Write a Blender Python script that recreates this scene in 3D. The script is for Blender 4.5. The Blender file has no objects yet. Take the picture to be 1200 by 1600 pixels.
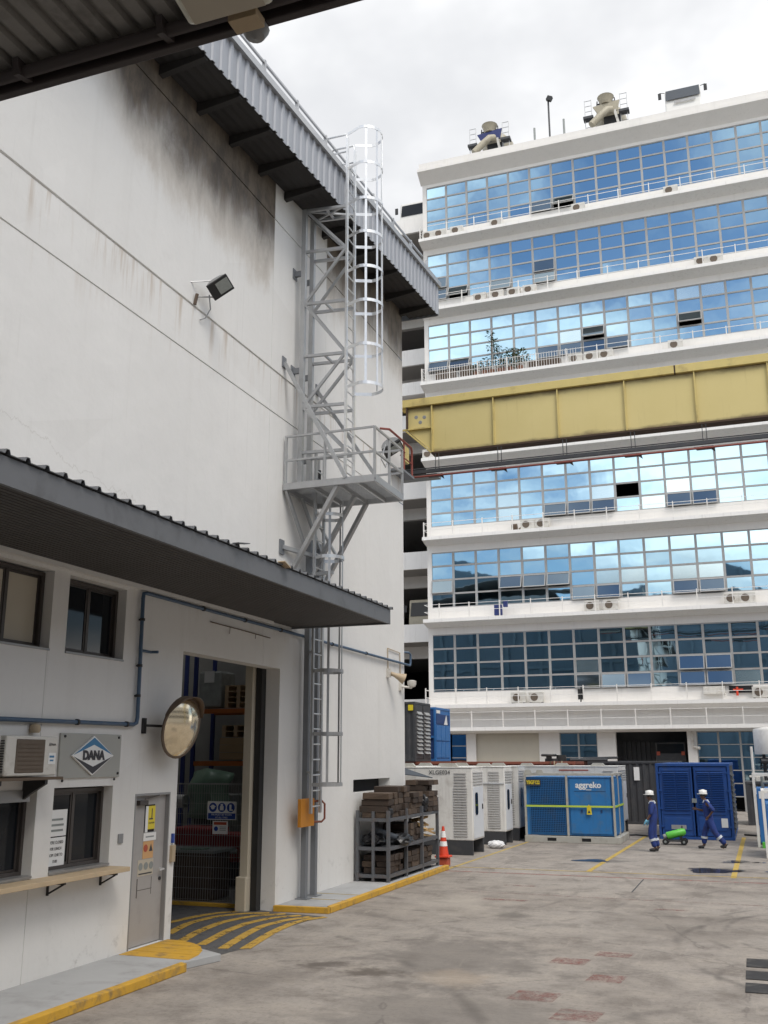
import bpy, bmesh, math, random
from mathutils import Vector, Matrix
S = bpy.context.scene
COL = S.collection
R = math.radians
random.seed(7)

# ------------------------------------------------------------------ camera
FPX, YAW, TILT, ROLL, EYE = 1533.4, R(20.126), R(14.009), R(-0.134), Vector((0, 0, 2.8))
cf = Vector((-math.sin(YAW) * math.cos(TILT), math.cos(YAW) * math.cos(TILT), math.sin(TILT)))
cr0 = Vector((math.cos(YAW), math.sin(YAW), 0)); cu0 = cr0.cross(cf)
cr = cr0 * math.cos(ROLL) + cu0 * math.sin(ROLL)
cu = -cr0 * math.sin(ROLL) + cu0 * math.cos(ROLL)
cam = bpy.data.cameras.new('camera'); camo = bpy.data.objects.new('camera', cam); COL.objects.link(camo)
camo.matrix_world = Matrix(((cr.x, cu.x, -cf.x, EYE.x), (cr.y, cu.y, -cf.y, EYE.y), (cr.z, cu.z, -cf.z, EYE.z), (0, 0, 0, 1)))
cam.sensor_fit = 'HORIZONTAL'; cam.sensor_width = 36.0; cam.lens = 36.0 * FPX / 1200.0
cam.clip_start = 0.05; cam.clip_end = 2000
S.camera = camo

# ------------------------------------------------------------------ node helper
class NT:
    def __init__(s, tree): s.t = tree; s.n = tree.nodes; s.l = tree.links
    def node(s, typ, **kw):
        n = s.n.new(typ)
        for k, v in kw.items(): setattr(n, k, v)
        return n
    def put(s, sock, v):
        if isinstance(v, bpy.types.NodeSocket): s.l.new(v, sock)
        else:
            if hasattr(sock, 'default_value'):
                try: sock.default_value = v
                except Exception:
                    sock.default_value = (*v, 1.0) if len(v) == 3 else v
    def m(s, op, a, b=0.0, c=None, clamp=False):
        n = s.node('ShaderNodeMath', operation=op, use_clamp=clamp)
        s.put(n.inputs[0], a); s.put(n.inputs[1], b)
        if c is not None: s.put(n.inputs[2], c)
        return n.outputs[0]
    def pos(s):
        if not hasattr(s, '_p'): s._p = s.node('ShaderNodeNewGeometry').outputs['Position']
        return s._p
    def xyz(s):
        if not hasattr(s, '_x'):
            n = s.node('ShaderNodeSeparateXYZ'); s.l.new(s.pos(), n.inputs[0]); s._x = n.outputs
        return s._x
    def vec(s, v, scale=(1, 1, 1), loc=(0, 0, 0)):
        n = s.node('ShaderNodeMapping'); s.put(n.inputs['Vector'], v)
        n.inputs['Scale'].default_value = scale; n.inputs['Location'].default_value = loc
        return n.outputs[0]
    def noise(s, v, scale=1.0, detail=4.0, rough=0.55, dist=0.0):
        n = s.node('ShaderNodeTexNoise'); s.put(n.inputs['Vector'], v)
        n.inputs['Scale'].default_value = scale; n.inputs['Detail'].default_value = detail
        n.inputs['Roughness'].default_value = rough; n.inputs['Distortion'].default_value = dist
        return n.outputs['Fac']
    def sm(s, v, a, b):
        n = s.node('ShaderNodeMapRange', interpolation_type='SMOOTHSTEP')
        s.put(n.inputs['Value'], v); s.put(n.inputs['From Min'], a); s.put(n.inputs['From Max'], b)
        return n.outputs[0]
    def mix(s, f, a, b, blend='MIX'):
        n = s.node('ShaderNodeMix', data_type='RGBA', blend_type=blend)
        s.put(n.inputs[0], f); s.put(n.inputs[6], a); s.put(n.inputs[7], b)
        return n.outputs[2]
    def bump(s, h, strength=0.3, dist=0.02):
        n = s.node('ShaderNodeBump'); s.put(n.inputs['Height'], h)
        n.inputs['Strength'].default_value = strength; n.inputs['Distance'].default_value = dist
        return n.outputs[0]

# ------------------------------------------------------------------ world: Nishita sky with broken cloud cover
SUN_DIR = Vector((0.42, -0.40, 0.85)).normalized()
W = bpy.data.worlds.new('World'); S.world = W; W.use_nodes = True
w = NT(W.node_tree); w.n.clear()
sky = w.node('ShaderNodeTexSky', sky_type='NISHITA'); sky.sun_disc = False
sky.sun_elevation = math.asin(SUN_DIR.z); sky.sun_rotation = math.atan2(SUN_DIR.x, SUN_DIR.y)
sky.air_density = 1.0; sky.dust_density = 0.4; sky.ozone_density = 0.9
tc = w.node('ShaderNodeTexCoord'); sp = w.node('ShaderNodeSeparateXYZ'); w.l.new(tc.outputs['Generated'], sp.inputs[0])
zc = w.m('ADD', w.m('MAXIMUM', sp.outputs[2], 0.0), 0.22)
cb = w.node('ShaderNodeCombineXYZ')
w.put(cb.inputs[0], w.m('DIVIDE', sp.outputs[0], zc)); w.put(cb.inputs[1], w.m('DIVIDE', sp.outputs[1], zc)); cb.inputs[2].default_value = 0.0
SKY_OFF = (11.2, 18.4, 4.9)
cv = w.vec(cb.outputs[0], (1, 1, 1), SKY_OFF)
n1 = w.noise(cv, 0.85, 8.0, 0.56, 0.25)
n2 = w.noise(cv, 2.6, 6.0, 0.6, 0.0)
cover = w.sm(w.m('ADD', n1, w.m('MULTIPLY', w.m('SUBTRACT', n2, 0.5), 0.12)), 0.40, 0.56)
shade = w.sm(w.noise(w.vec(cv, (1, 1, 1), (3.1, 15.4, 0.0)), 1.1, 6.0, 0.55), 0.30, 0.70)
cloud = w.mix(shade, (5.7, 5.8, 6.0, 1), (16.5, 16.3, 15.9, 1))
col = w.mix(cover, sky.outputs[0], cloud)
bg = w.node('ShaderNodeBackground'); w.put(bg.inputs[0], col); bg.inputs[1].default_value = 0.105
wo = w.node('ShaderNodeOutputWorld'); w.l.new(bg.outputs[0], wo.inputs[0])

sun = bpy.data.lights.new('sun', 'SUN'); sun.energy = 1.5; sun.angle = R(24); sun.color = (1.0, 0.94, 0.86)
suno = bpy.data.objects.new('sun', sun); COL.objects.link(suno)
suno.rotation_euler = SUN_DIR.to_track_quat('Z', 'Y').to_euler(); suno.location = (20, -20, 60)

S.view_settings.view_transform = 'Standard'; S.view_settings.look = 'None'
S.view_settings.exposure = 0.45; S.view_settings.gamma = 1.0
S.view_settings.use_curve_mapping = False
S.render.engine = 'CYCLES'
S.cycles.max_bounces = 6; S.cycles.diffuse_bounces = 4; S.cycles.glossy_bounces = 4; S.cycles.transmission_bounces = 4; S.cycles.transparent_max_bounces = 8

# ------------------------------------------------------------------ pixel -> place (a pixel gives a direction, the plane gives the distance)
def ray(px, py): return cf * FPX + cr * (px - 600) - cu * (py - 800)
def on(px, py, ax, v):
    d = ray(px, py); return EYE + d * ((v - EYE[ax]) / d[ax])
def GX(px, py, x): return on(px, py, 0, x)
def GY(px, py, y): return on(px, py, 1, y)
def GZ(px, py, z=0.0): return on(px, py, 2, z)

# ------------------------------------------------------------------ materials
MATS = {}
def principled(name):
    m = bpy.data.materials.new(name); m.use_nodes = True
    t = NT(m.node_tree); b = t.n.get('Principled BSDF'); MATS[name] = m
    return m, t, b
def mat(name, col, rough=0.6, metal=0.0, var=0.12, scale=2.5, bump=0.0, bscale=30.0, dirt=None, spec=0.5, streak=None, coat=0.0):
    """plain procedural surface: base colour, patchy variation, optional dirt (colour, amount, scale) and streaks (colour, amount)"""
    m, t, b = principled(name)
    p = t.pos()
    f = t.noise(p, scale, 5.0, 0.6)
    dk = tuple(c * (1 - var) for c in col); lt = tuple(min(1, c * (1 + var)) for c in col)
    c = t.mix(f, (*dk, 1), (*lt, 1))
    if dirt:
        dm = t.sm(t.noise(p, dirt[2], 7.0, 0.65, 0.3), 0.48, 0.72)
        c = t.mix(t.m('MULTIPLY', dm, dirt[1]), c, (*dirt[0], 1))
    if streak:
        sv = t.vec(p, (7.0, 7.0, 0.55)); sk = t.sm(t.noise(sv, 1.0, 5.0, 0.6), 0.52, 0.78)
        c = t.mix(t.m('MULTIPLY', sk, streak[1]), c, (*streak[0], 1))
    t.put(b.inputs['Base Color'], c)
    rr = t.m('MULTIPLY_ADD', f, 0.2, rough - 0.1, clamp=True)
    t.put(b.inputs['Roughness'], rr)
    b.inputs['Metallic'].default_value = metal; b.inputs['Specular IOR Level'].default_value = spec
    if coat: b.inputs['Coat Weight'].default_value = coat
    if bump: t.put(b.inputs['Normal'], t.bump(t.noise(p, bscale, 5.0, 0.6), bump, 0.01))
    return m
GRIME = (0.07, 0.06, 0.05); RUST = (0.18, 0.075, 0.03)
mat('white_paint', (0.72, 0.72, 0.71), 0.55, var=0.05, bump=0.08, bscale=40)
mat('cream_wall', (0.76, 0.735, 0.70), 0.7, var=0.04, dirt=(GRIME, 0.06, 0.5), streak=((0.34, 0.30, 0.26), 0.13))
mat('ledge_white', (0.80, 0.785, 0.76), 0.7, var=0.05, streak=((0.26, 0.23, 0.20), 0.25))
mat('soffit_grey', (0.36, 0.345, 0.33), 0.8, var=0.08)
mat('frame_grey', (0.36, 0.36, 0.355), 0.5, metal=0.15, var=0.1, dirt=((0.25, 0.17, 0.11), 0.25, 1.5))
mat('dark_void', (0.012, 0.012, 0.014), 0.9, var=0.1)
mat('galvanised', (0.43, 0.435, 0.44), 0.42, metal=0.55, var=0.14, scale=6, dirt=((0.30, 0.30, 0.30), 0.3, 5))
mat('galvanised_bright', (0.72, 0.73, 0.735), 0.36, metal=0.6, var=0.1, scale=5, dirt=((0.45, 0.40, 0.36), 0.35, 2.2))
mat('rack_steel', (0.105, 0.11, 0.12), 0.5, metal=0.2, var=0.15, scale=5, dirt=((0.14, 0.08, 0.05), 0.4, 5))
mat('painted_steel_grey', (0.20, 0.21, 0.225), 0.45, metal=0.25, var=0.12, scale=4)
mat('roof_sheet_grey', (0.33, 0.345, 0.375), 0.5, metal=0.2, var=0.07, scale=1.2, streak=((0.2, 0.2, 0.2), 0.18))
mat('soffit_dark', (0.16, 0.155, 0.15), 0.75, var=0.12)
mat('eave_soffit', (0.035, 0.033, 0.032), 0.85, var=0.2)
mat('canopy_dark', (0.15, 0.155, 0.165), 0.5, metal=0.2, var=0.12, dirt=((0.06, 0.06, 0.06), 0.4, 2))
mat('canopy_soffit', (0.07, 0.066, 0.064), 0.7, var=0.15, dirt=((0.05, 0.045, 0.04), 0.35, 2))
mat('shed_sheet', (0.26, 0.25, 0.235), 0.6, metal=0.2, var=0.15, scale=3, dirt=((0.06, 0.055, 0.05), 0.5, 3))
mat('shed_beam', (0.055, 0.045, 0.045), 0.6, var=0.2)
mat('blue_pipe', (0.055, 0.10, 0.165), 0.45, var=0.15, dirt=((0.2, 0.2, 0.2), 0.2, 6))
mat('yellow_paint', (0.56, 0.32, 0.035), 0.6, var=0.18, scale=6, dirt=((0.15, 0.12, 0.085), 0.75, 4.5), bump=0.2)
mat('orange_paint', (0.50, 0.20, 0.018), 0.55, var=0.1)
mat('concrete_walk', (0.36, 0.365, 0.37), 0.85, var=0.14, scale=2, bump=0.25, dirt=((0.16, 0.15, 0.14), 0.4, 1.6))
mat('dark_alu', (0.075, 0.065, 0.06), 0.4, metal=0.3, var=0.1)
mat('light_alu', (0.30, 0.30, 0.30), 0.4, metal=0.4, var=0.1)
mat('door_grey', (0.36, 0.345, 0.335), 0.5, var=0.05, dirt=((0.20, 0.19, 0.18), 0.25, 3.0), streak=((0.2, 0.18, 0.16), 0.12))
mat('black_metal', (0.02, 0.02, 0.021), 0.5, var=0.2)
mat('charcoal', (0.045, 0.047, 0.052), 0.55, var=0.12, dirt=((0.12, 0.11, 0.10), 0.3, 3))
mat('ac_white', (0.62, 0.60, 0.555), 0.5, var=0.08, dirt=((0.22, 0.16, 0.10), 0.4, 4))
mat('ac_grille', (0.13, 0.10, 0.075), 0.7, var=0.3, scale=9)
mat('timber_pale', (0.50, 0.385, 0.25), 0.65, var=0.15, scale=5)
mat('timber_dark', (0.045, 0.030, 0.022), 0.85, var=0.35, scale=8, bump=0.4, bscale=18, dirt=((0.03, 0.025, 0.02), 0.7, 4))
mat('timber_mid', (0.085, 0.058, 0.040), 0.85, var=0.3, scale=8, bump=0.4, bscale=18, dirt=((0.04, 0.03, 0.025), 0.6, 4))
mat('timber_split', (0.42, 0.27, 0.12), 0.8, var=0.3, scale=8, bump=0.3)
mat('pallet_wood', (0.46, 0.34, 0.21), 0.75, var=0.18, scale=5)
mat('cardboard', (0.36, 0.25, 0.14), 0.8, var=0.12)
mat('black_plastic', (0.018, 0.018, 0.02), 0.35, var=0.2)
mat('shrink_wrap', (0.32, 0.34, 0.33), 0.22, var=0.35, scale=9, bump=0.8, bscale=14)
mat('green_sheet', (0.16, 0.26, 0.19), 0.4, var=0.3, bump=0.5, bscale=8)
mat('red_machine', (0.30, 0.028, 0.03), 0.5, var=0.2)
mat('machine_grey', (0.25, 0.27, 0.26), 0.5, var=0.2)
mat('rack_blue', (0.025, 0.04, 0.17), 0.5, var=0.1)
mat('rack_orange', (0.42, 0.12, 0.025), 0.5, var=0.12)
mat('interior_wall', (0.30, 0.30, 0.29), 0.9, var=0.2)
mat('interior_floor', (0.22, 0.21, 0.20), 0.7, var=0.2)
mat('sign_white', (0.78, 0.78, 0.77), 0.45, var=0.03)
mat('sign_blue', (0.02, 0.06, 0.30), 0.45, var=0.03)
mat('sign_yellow', (0.70, 0.56, 0.03), 0.45, var=0.04)
mat('sign_orange', (0.62, 0.36, 0.16), 0.5, var=0.06)
mat('sign_beige', (0.50, 0.45, 0.36), 0.5, var=0.06)
mat('sign_red', (0.42, 0.08, 0.04), 0.5, var=0.05)
mat('sign_board', (0.37, 0.37, 0.345), 0.5, var=0.04)
mat('logo_blue', (0.035, 0.18, 0.36), 0.4, var=0.03)
mat('logo_dark', (0.028, 0.026, 0.034), 0.4, var=0.03)
mat('ink', (0.05, 0.05, 0.055), 0.6, var=0.05)
mat('mirror_back', (0.11, 0.075, 0.05), 0.6, var=0.2)
m, t, b = principled('girder_yellow')
p = t.pos(); X = t.xyz(); nz = t.noise(t.vec(p, (0.8, 1, 1.4)), 1.0, 6, 0.65); n2_ = t.noise(t.vec(p, (6, 1, 0.5)), 1.0, 5, 0.65)
c = t.mix(t.noise(p, 0.6, 4), (0.57, 0.465, 0.185, 1), (0.67, 0.56, 0.255, 1))
c = t.mix(t.m('MULTIPLY', t.sm(n2_, 0.55, 0.8), 0.25), c, (0.30, 0.20, 0.07, 1))
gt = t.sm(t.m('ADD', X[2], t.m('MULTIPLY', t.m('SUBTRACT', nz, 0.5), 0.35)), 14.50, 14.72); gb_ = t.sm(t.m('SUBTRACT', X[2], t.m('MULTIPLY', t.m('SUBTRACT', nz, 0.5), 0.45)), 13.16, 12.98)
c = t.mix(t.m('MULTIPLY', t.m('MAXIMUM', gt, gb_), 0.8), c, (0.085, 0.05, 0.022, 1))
t.put(b.inputs['Base Color'], c); b.inputs['Roughness'].default_value = 0.55; t.put(b.inputs['Normal'], t.bump(t.noise(p, 1.8, 4), 0.2, 0.02))
mat('girder_flange', (0.58, 0.465, 0.17), 0.6, var=0.12, dirt=((0.13, 0.075, 0.035), 0.5, 1.4))
mat('girder_grime', (0.06, 0.035, 0.02), 0.8, var=0.4)
mat('red_oxide', (0.23, 0.055, 0.04), 0.55, var=0.15)
mat('container_rust', (0.215, 0.065, 0.04), 0.65, var=0.18, scale=2, dirt=((0.10, 0.05, 0.035), 0.5, 1.5))
mat('container_blue', (0.012, 0.068, 0.27), 0.5, var=0.14, dirt=((0.05, 0.08, 0.13), 0.4, 2.5), streak=((0.06, 0.06, 0.07), 0.25))
mat('stack_blue', (0.03, 0.15, 0.40), 0.5, var=0.12)
mat('stack_blue_dark', (0.012, 0.045, 0.16), 0.6, var=0.15)
mat('aggreko_blue', (0.025, 0.175, 0.44), 0.45, var=0.08, dirt=((0.10, 0.16, 0.22), 0.5, 3), streak=((0.05, 0.08, 0.12), 0.35), bump=0.12, bscale=3)
mat('aggreko_dark', (0.010, 0.045, 0.13), 0.6, var=0.2)
mat('lime', (0.52, 0.66, 0.08), 0.45, var=0.05)
mat('skid_grey', (0.43, 0.42, 0.38), 0.6, var=0.12, dirt=((0.2, 0.15, 0.1), 0.4, 3))
mat('genset_white', (0.74, 0.725, 0.69), 0.5, var=0.08, dirt=((0.33, 0.29, 0.25), 0.4, 1.8), streak=((0.28, 0.24, 0.20), 0.32), bump=0.15, bscale=3)
mat('genset_side', (0.64, 0.66, 0.69), 0.5, var=0.05, streak=((0.3, 0.3, 0.3), 0.15))
mat('slot_dark', (0.05, 0.05, 0.055), 0.8, var=0.1)
mat('slot_grey', (0.36, 0.35, 0.34), 0.8, var=0.1)
mat('cone_red', (0.62, 0.055, 0.02), 0.5, var=0.1)
mat('tyre', (0.02, 0.02, 0.02), 0.85, var=0.2)
mat('green_paint', (0.11, 0.50, 0.055), 0.4, var=0.1)
mat('coverall', (0.018, 0.042, 0.19), 0.85, var=0.4, scale=9, bump=1.0, bscale=9, dirt=((0.03, 0.03, 0.05), 0.6, 7))
mat('reflective', (0.52, 0.55, 0.58), 0.5, var=0.05)
mat('skin', (0.14, 0.07, 0.045), 0.55, var=0.1)
mat('glove_blue', (0.16, 0.42, 0.58), 0.5, var=0.1)
mat('helmet', (0.78, 0.77, 0.74), 0.3, var=0.03)
mat('leaf_a', (0.045, 0.10, 0.028), 0.55, var=0.4, scale=12)
mat('leaf_b', (0.085, 0.13, 0.035), 0.55, var=0.4, scale=12)
mat('mixer_cream', (0.36, 0.325, 0.245), 0.55, var=0.15, dirt=((0.2, 0.17, 0.12), 0.5, 2))
mat('mixer_blue', (0.02, 0.03, 0.13), 0.5, var=0.1)
mat('truck_white', (0.66, 0.65, 0.62), 0.45, var=0.05)
mat('canvas_dark', (0.06, 0.07, 0.085), 0.7, var=0.2)
mat('lamp_body', (0.27, 0.275, 0.28), 0.45, metal=0.3, var=0.1)
mat('lamp_glass', (0.30, 0.315, 0.29), 0.18, var=0.2, scale=20)
mat('tube_lamp', (0.72, 0.71, 0.60), 0.35, var=0.12, scale=9, dirt=((0.24, 0.21, 0.16), 0.5, 6))
mat('shutter', (0.60, 0.555, 0.46), 0.6, var=0.05, streak=((0.42, 0.37, 0.3), 0.2))
mat('pot', (0.22, 0.10, 0.06), 0.8, var=0.2)
mat('plastic_bag', (0.66, 0.66, 0.67), 0.35, var=0.15, bump=0.6, bscale=10)
mat('horn', (0.42, 0.33, 0.22), 0.55, var=0.12)
mat('far_shed', (0.10, 0.145, 0.195), 0.5, var=0.15, scale=0.05, streak=((0.05, 0.07, 0.10), 0.5))
mat('far_rib', (0.12, 0.17, 0.22), 0.5, var=0.1)
mat('rubber_black', (0.03, 0.03, 0.032), 0.85, var=0.3, scale=6, dirt=((0.13, 0.12, 0.11), 0.5, 4))

# blue reflective solar glass of the tall block: every pane slightly wavy and differently tinted
m, t, b = principled('facade_glass')
oi = t.node('ShaderNodeObjectInfo')
base = t.mix(oi.outputs['Random'], (0.36, 0.54, 0.64, 1), (0.46, 0.63, 0.71, 1))
t.put(b.inputs['Base Color'], base); b.inputs['Metallic'].default_value = 1.0; b.inputs['Roughness'].default_value = 0.02
t.put(b.inputs['Normal'], t.bump(t.noise(t.vec(t.pos(), (0.9, 0.9, 0.7)), 1.0, 2.0, 0.5), 0.13, 0.02))
m, t, b = principled('facade_glass_dark')  # open sashes: darker tint stands in for the deeper sky they reflect
t.put(b.inputs['Base Color'], t.mix(t.noise(t.pos(), 0.5, 3), (0.15, 0.20, 0.235, 1), (0.22, 0.275, 0.31, 1))); b.inputs['Metallic'].default_value = 1.0; b.inputs['Roughness'].default_value = 0.06
m, t, b = principled('facade_glass_pale')
t.put(b.inputs['Base Color'], t.mix(t.noise(t.pos(), 0.8, 3), (0.52, 0.66, 0.70, 1), (0.66, 0.78, 0.80, 1)))
b.inputs['Metallic'].default_value = 0.9; b.inputs['Roughness'].default_value = 0.12
m, t, b = principled('window_glass')
t.put(b.inputs['Base Color'], t.mix(t.noise(t.pos(), 0.8, 3), (0.006, 0.008, 0.011, 1), (0.014, 0.017, 0.021, 1)))
b.inputs['Roughness'].default_value = 0.05; b.inputs['IOR'].default_value = 1.35
m, t, b = principled('convex_mirror')
t.put(b.inputs['Base Color'], t.mix(t.noise(t.pos(), 5.0, 5), (0.80, 0.68, 0.46, 1), (0.88, 0.78, 0.60, 1)))
b.inputs['Metallic'].default_value = 0.85; b.inputs['Roughness'].default_value = 0.16
m, t, b = principled('puddle')
b.inputs['Base Color'].default_value = (0.035, 0.035, 0.037, 1); b.inputs['Roughness'].default_value = 0.04
t.put(b.inputs['Alpha'], t.m('MULTIPLY', t.sm(t.noise(t.pos(), 1.2, 5), 0.30, 0.50), 0.75))

# warehouse wall: white paint, soot under the eaves, rust runs below the ledges, scuffs near the ground
m, t, b = principled('warehouse_wall')
p = t.pos(); X = t.xyz(); yy, zz = X[1], X[2]
big = t.noise(p, 0.5, 4, 0.6); fine = t.noise(p, 9.0, 5, 0.65)
c = t.mix(big, (0.675, 0.665, 0.645, 1), (0.755, 0.745, 0.722, 1))
c = t.mix(t.m('MULTIPLY', t.sm(fine, 0.5, 0.8), 0.10), c, (0.5, 0.48, 0.45, 1))
rep = t.node('ShaderNodeTexVoronoi', feature='F1'); t.put(rep.inputs['Vector'], t.vec(p, (1, 0.34, 0.42), (2, 3, 1))); rep.inputs['Scale'].default_value = 1.0; rep.inputs['Randomness'].default_value = 0.9
rs = t.node('ShaderNodeSeparateColor'); t.l.new(rep.outputs['Color'], rs.inputs[0])
c = t.mix(t.m('MULTIPLY', t.sm(rs.outputs[0], 0.55, 1.0), 0.16), c, (0.80, 0.79, 0.77, 1)); c = t.mix(t.m('MULTIPLY', t.sm(rs.outputs[1], 0.7, 1.0), 0.13), c, (0.52, 0.50, 0.47, 1))
crk = t.m('ABSOLUTE', t.m('SUBTRACT', t.m('ADD', zz, t.m('MULTIPLY', t.noise(t.vec(p, (1, 1.2, 0.4)), 1.0, 8, 0.7), 0.9)), t.m('MULTIPLY_ADD', yy, -0.13, 8.75)))
c = t.mix(t.m('MULTIPLY', t.m('MULTIPLY', t.sm(crk, 0.016, 0.0), t.sm(yy, 13.2, 12.4)), 0.3), c, (0.36, 0.33, 0.29, 1))
drp = t.sm(t.noise(t.vec(p, (1, 11.0, 0.22)), 1.0, 3, 0.55), 0.60, 0.70)
c = t.mix(t.m('MULTIPLY', t.m('MULTIPLY', drp, t.sm(big, 0.48, 0.62)), 0.10), c, (0.30, 0.27, 0.23, 1))
# patched vertical streaks over the whole height
sk = t.sm(t.noise(t.vec(p, (1, 2.6, 0.16)), 1.0, 5, 0.6), 0.50, 0.80)
c = t.mix(t.m('MULTIPLY', sk, 0.13), c, (0.42, 0.40, 0.36, 1))
def runs(c, ztop, length, amount, seed):
    n = t.sm(t.noise(t.vec(p, (1, 5.0, 0.35), (seed, seed, 0)), 1.0, 4, 0.65), 0.50, 0.72)
    below = t.m('SUBTRACT', ztop, zz)
    k = t.m('MULTIPLY', t.sm(below, length, 0.0), t.m('GREATER_THAN', below, 0.0))
    return t.mix(t.m('MULTIPLY', t.m('MULTIPLY', n, k), amount), c, (0.36, 0.25, 0.15, 1))
c = runs(c, 10.6, 1.0, 0.55, 3.0); c = runs(c, 9.68, 0.6, 0.16, 9.0); c = runs(c, 5.3, 0.5, 0.15, 5.0)
# soot
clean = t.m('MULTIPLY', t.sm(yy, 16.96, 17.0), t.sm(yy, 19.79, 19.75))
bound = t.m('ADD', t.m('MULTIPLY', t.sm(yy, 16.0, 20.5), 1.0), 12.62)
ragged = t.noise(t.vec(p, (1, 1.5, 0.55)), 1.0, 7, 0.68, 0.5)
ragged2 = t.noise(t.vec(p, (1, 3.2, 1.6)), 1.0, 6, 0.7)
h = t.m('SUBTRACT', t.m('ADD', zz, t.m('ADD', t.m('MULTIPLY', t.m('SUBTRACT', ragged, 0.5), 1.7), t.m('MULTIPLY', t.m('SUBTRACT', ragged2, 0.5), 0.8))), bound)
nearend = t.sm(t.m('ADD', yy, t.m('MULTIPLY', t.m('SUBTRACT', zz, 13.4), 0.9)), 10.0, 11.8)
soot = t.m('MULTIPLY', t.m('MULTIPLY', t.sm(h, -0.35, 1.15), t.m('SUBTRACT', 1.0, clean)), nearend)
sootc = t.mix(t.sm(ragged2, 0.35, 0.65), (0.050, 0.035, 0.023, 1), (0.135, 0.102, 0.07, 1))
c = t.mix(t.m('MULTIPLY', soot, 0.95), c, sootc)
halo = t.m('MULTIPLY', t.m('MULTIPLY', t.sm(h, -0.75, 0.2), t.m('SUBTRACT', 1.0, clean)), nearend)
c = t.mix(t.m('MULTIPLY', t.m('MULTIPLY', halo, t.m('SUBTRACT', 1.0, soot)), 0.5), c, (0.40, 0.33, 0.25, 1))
# scuffs and splash near the ground
low = t.sm(zz, 1.3, 0.0); sc = t.sm(t.noise(p, 3.5, 7, 0.7, 0.4), 0.55, 0.72)
c = t.mix(t.m('MULTIPLY', t.m('MULTIPLY', low, sc), 0.45), c, (0.25, 0.24, 0.22, 1))
t.put(b.inputs['Base Color'], c); b.inputs['Roughness'].default_value = 0.75
t.put(b.inputs['Normal'], t.bump(t.m('ADD', fine, t.m('MULTIPLY', t.noise(p, 1.6, 3, 0.5), 7.0)), 0.22, 0.01))

# yard concrete: patchy slab, oil stains, worn darker repair, tyre scrubs, cracks
m, t, b = principled('yard_concrete')
p = t.pos(); X = t.xyz(); xx, yy = X[0], X[1]
big = t.noise(p, 0.22, 5, 0.6, 0.4); mid = t.noise(p, 1.3, 7, 0.68); fine = t.noise(p, 14, 6, 0.7)
c = t.mix(t.sm(big, 0.3, 0.7), (0.225, 0.20, 0.178, 1), (0.31, 0.282, 0.255, 1))
c = t.mix(t.m('MULTIPLY', t.sm(mid, 0.42, 0.70), 0.5), c, (0.39, 0.345, 0.295, 1))
c = t.mix(t.m('MULTIPLY', t.sm(mid, 0.52, 0.30), 0.6), c, (0.12, 0.10, 0.083, 1))
c = t.mix(t.m('MULTIPLY', t.sm(fine, 0.48, 0.72), 0.5), c, (0.125, 0.106, 0.09, 1))
grit = t.noise(p, 55, 4, 0.75); c = t.mix(t.m('MULTIPLY', t.sm(grit, 0.55, 0.72), 0.45), c, (0.44, 0.40, 0.35, 1))
scr = t.noise(t.vec(p, (0.9, 4.5, 1)), 1.6, 7, 0.72, 0.6); c = t.mix(t.m('MULTIPLY', t.sm(scr, 0.50, 0.68), 0.30), c, (0.15, 0.13, 0.113, 1))
scr2 = t.noise(t.vec(p, (3.5, 0.8, 1), (7, 3, 0)), 1.4, 7, 0.7, 0.8); c = t.mix(t.m('MULTIPLY', t.sm(scr2, 0.54, 0.70), 0.35), c, (0.42, 0.375, 0.32, 1))
def blob(cx, cy, rx, ry, rot, soft, colr, amt, nscale=1.2, namp=0.7):
    global c
    dx = t.m('SUBTRACT', xx, cx); dy = t.m('SUBTRACT', yy, cy); cs, sn = math.cos(rot), math.sin(rot)
    u = t.m('DIVIDE', t.m('ADD', t.m('MULTIPLY', dx, cs), t.m('MULTIPLY', dy, sn)), rx)
    v = t.m('DIVIDE', t.m('SUBTRACT', t.m('MULTIPLY', dy, cs), t.m('MULTIPLY', dx, sn)), ry)
    d = t.m('SQRT', t.m('ADD', t.m('MULTIPLY', u, u), t.m('MULTIPLY', v, v)))
    d = t.m('ADD', d, t.m('MULTIPLY', t.m('SUBTRACT', t.noise(p, nscale, 6, 0.65), 0.5), namp))
    c = t.mix(t.m('MULTIPLY', t.sm(d, 1.0, 1.0 - soft), amt), c, (*colr, 1))
blob(-4.3, 14.6, 1.5, 2.0, 0.2, 0.5, (0.15, 0.135, 0.122), 0.55, 1.3, 2.2)
blob(-3.6, 11.4, 1.5, 1.6, 0.0, 0.5, (0.16, 0.145, 0.132), 0.55, 1.4, 2.2)
blob(-5.0, 13.3, 0.8, 0.35, 0.1, 0.8, (0.075, 0.06, 0.05), 0.8, 2.2, 2.4)
blob(-5.9, 13.6, 0.7, 0.3, 0.1, 0.8, (0.09, 0.075, 0.065), 0.7, 2.6, 2.4)
blob(-3.9, 13.3, 0.7, 0.7, 0.0, 0.9, (0.36, 0.29, 0.22), 0.45, 1.8, 2.4)
blob(-6.3, 12.2, 1.0, 1.2, 0.3, 0.8, (0.11, 0.095, 0.085), 0.5, 1.2, 2.2)
blob(-5.6, 19.5, 1.4, 2.0, 0.3, 0.8, (0.40, 0.36, 0.31), 0.35, 0.9, 2.2)
blob(-4.4, 18.7, 0.45, 0.5, 0.0, 0.8, (0.10, 0.09, 0.08), 0.6, 2.0, 2.0)
blob(-1.5, 18.5, 1.5, 2.5, 0.2, 0.8, (0.15, 0.13, 0.112), 0.45, 1.0, 2.4)
blob(-1.0, 27.6, 0.9, 0.8, 0.0, 0.6, (0.09, 0.085, 0.08), 0.6, 1.5, 1.4)
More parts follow.
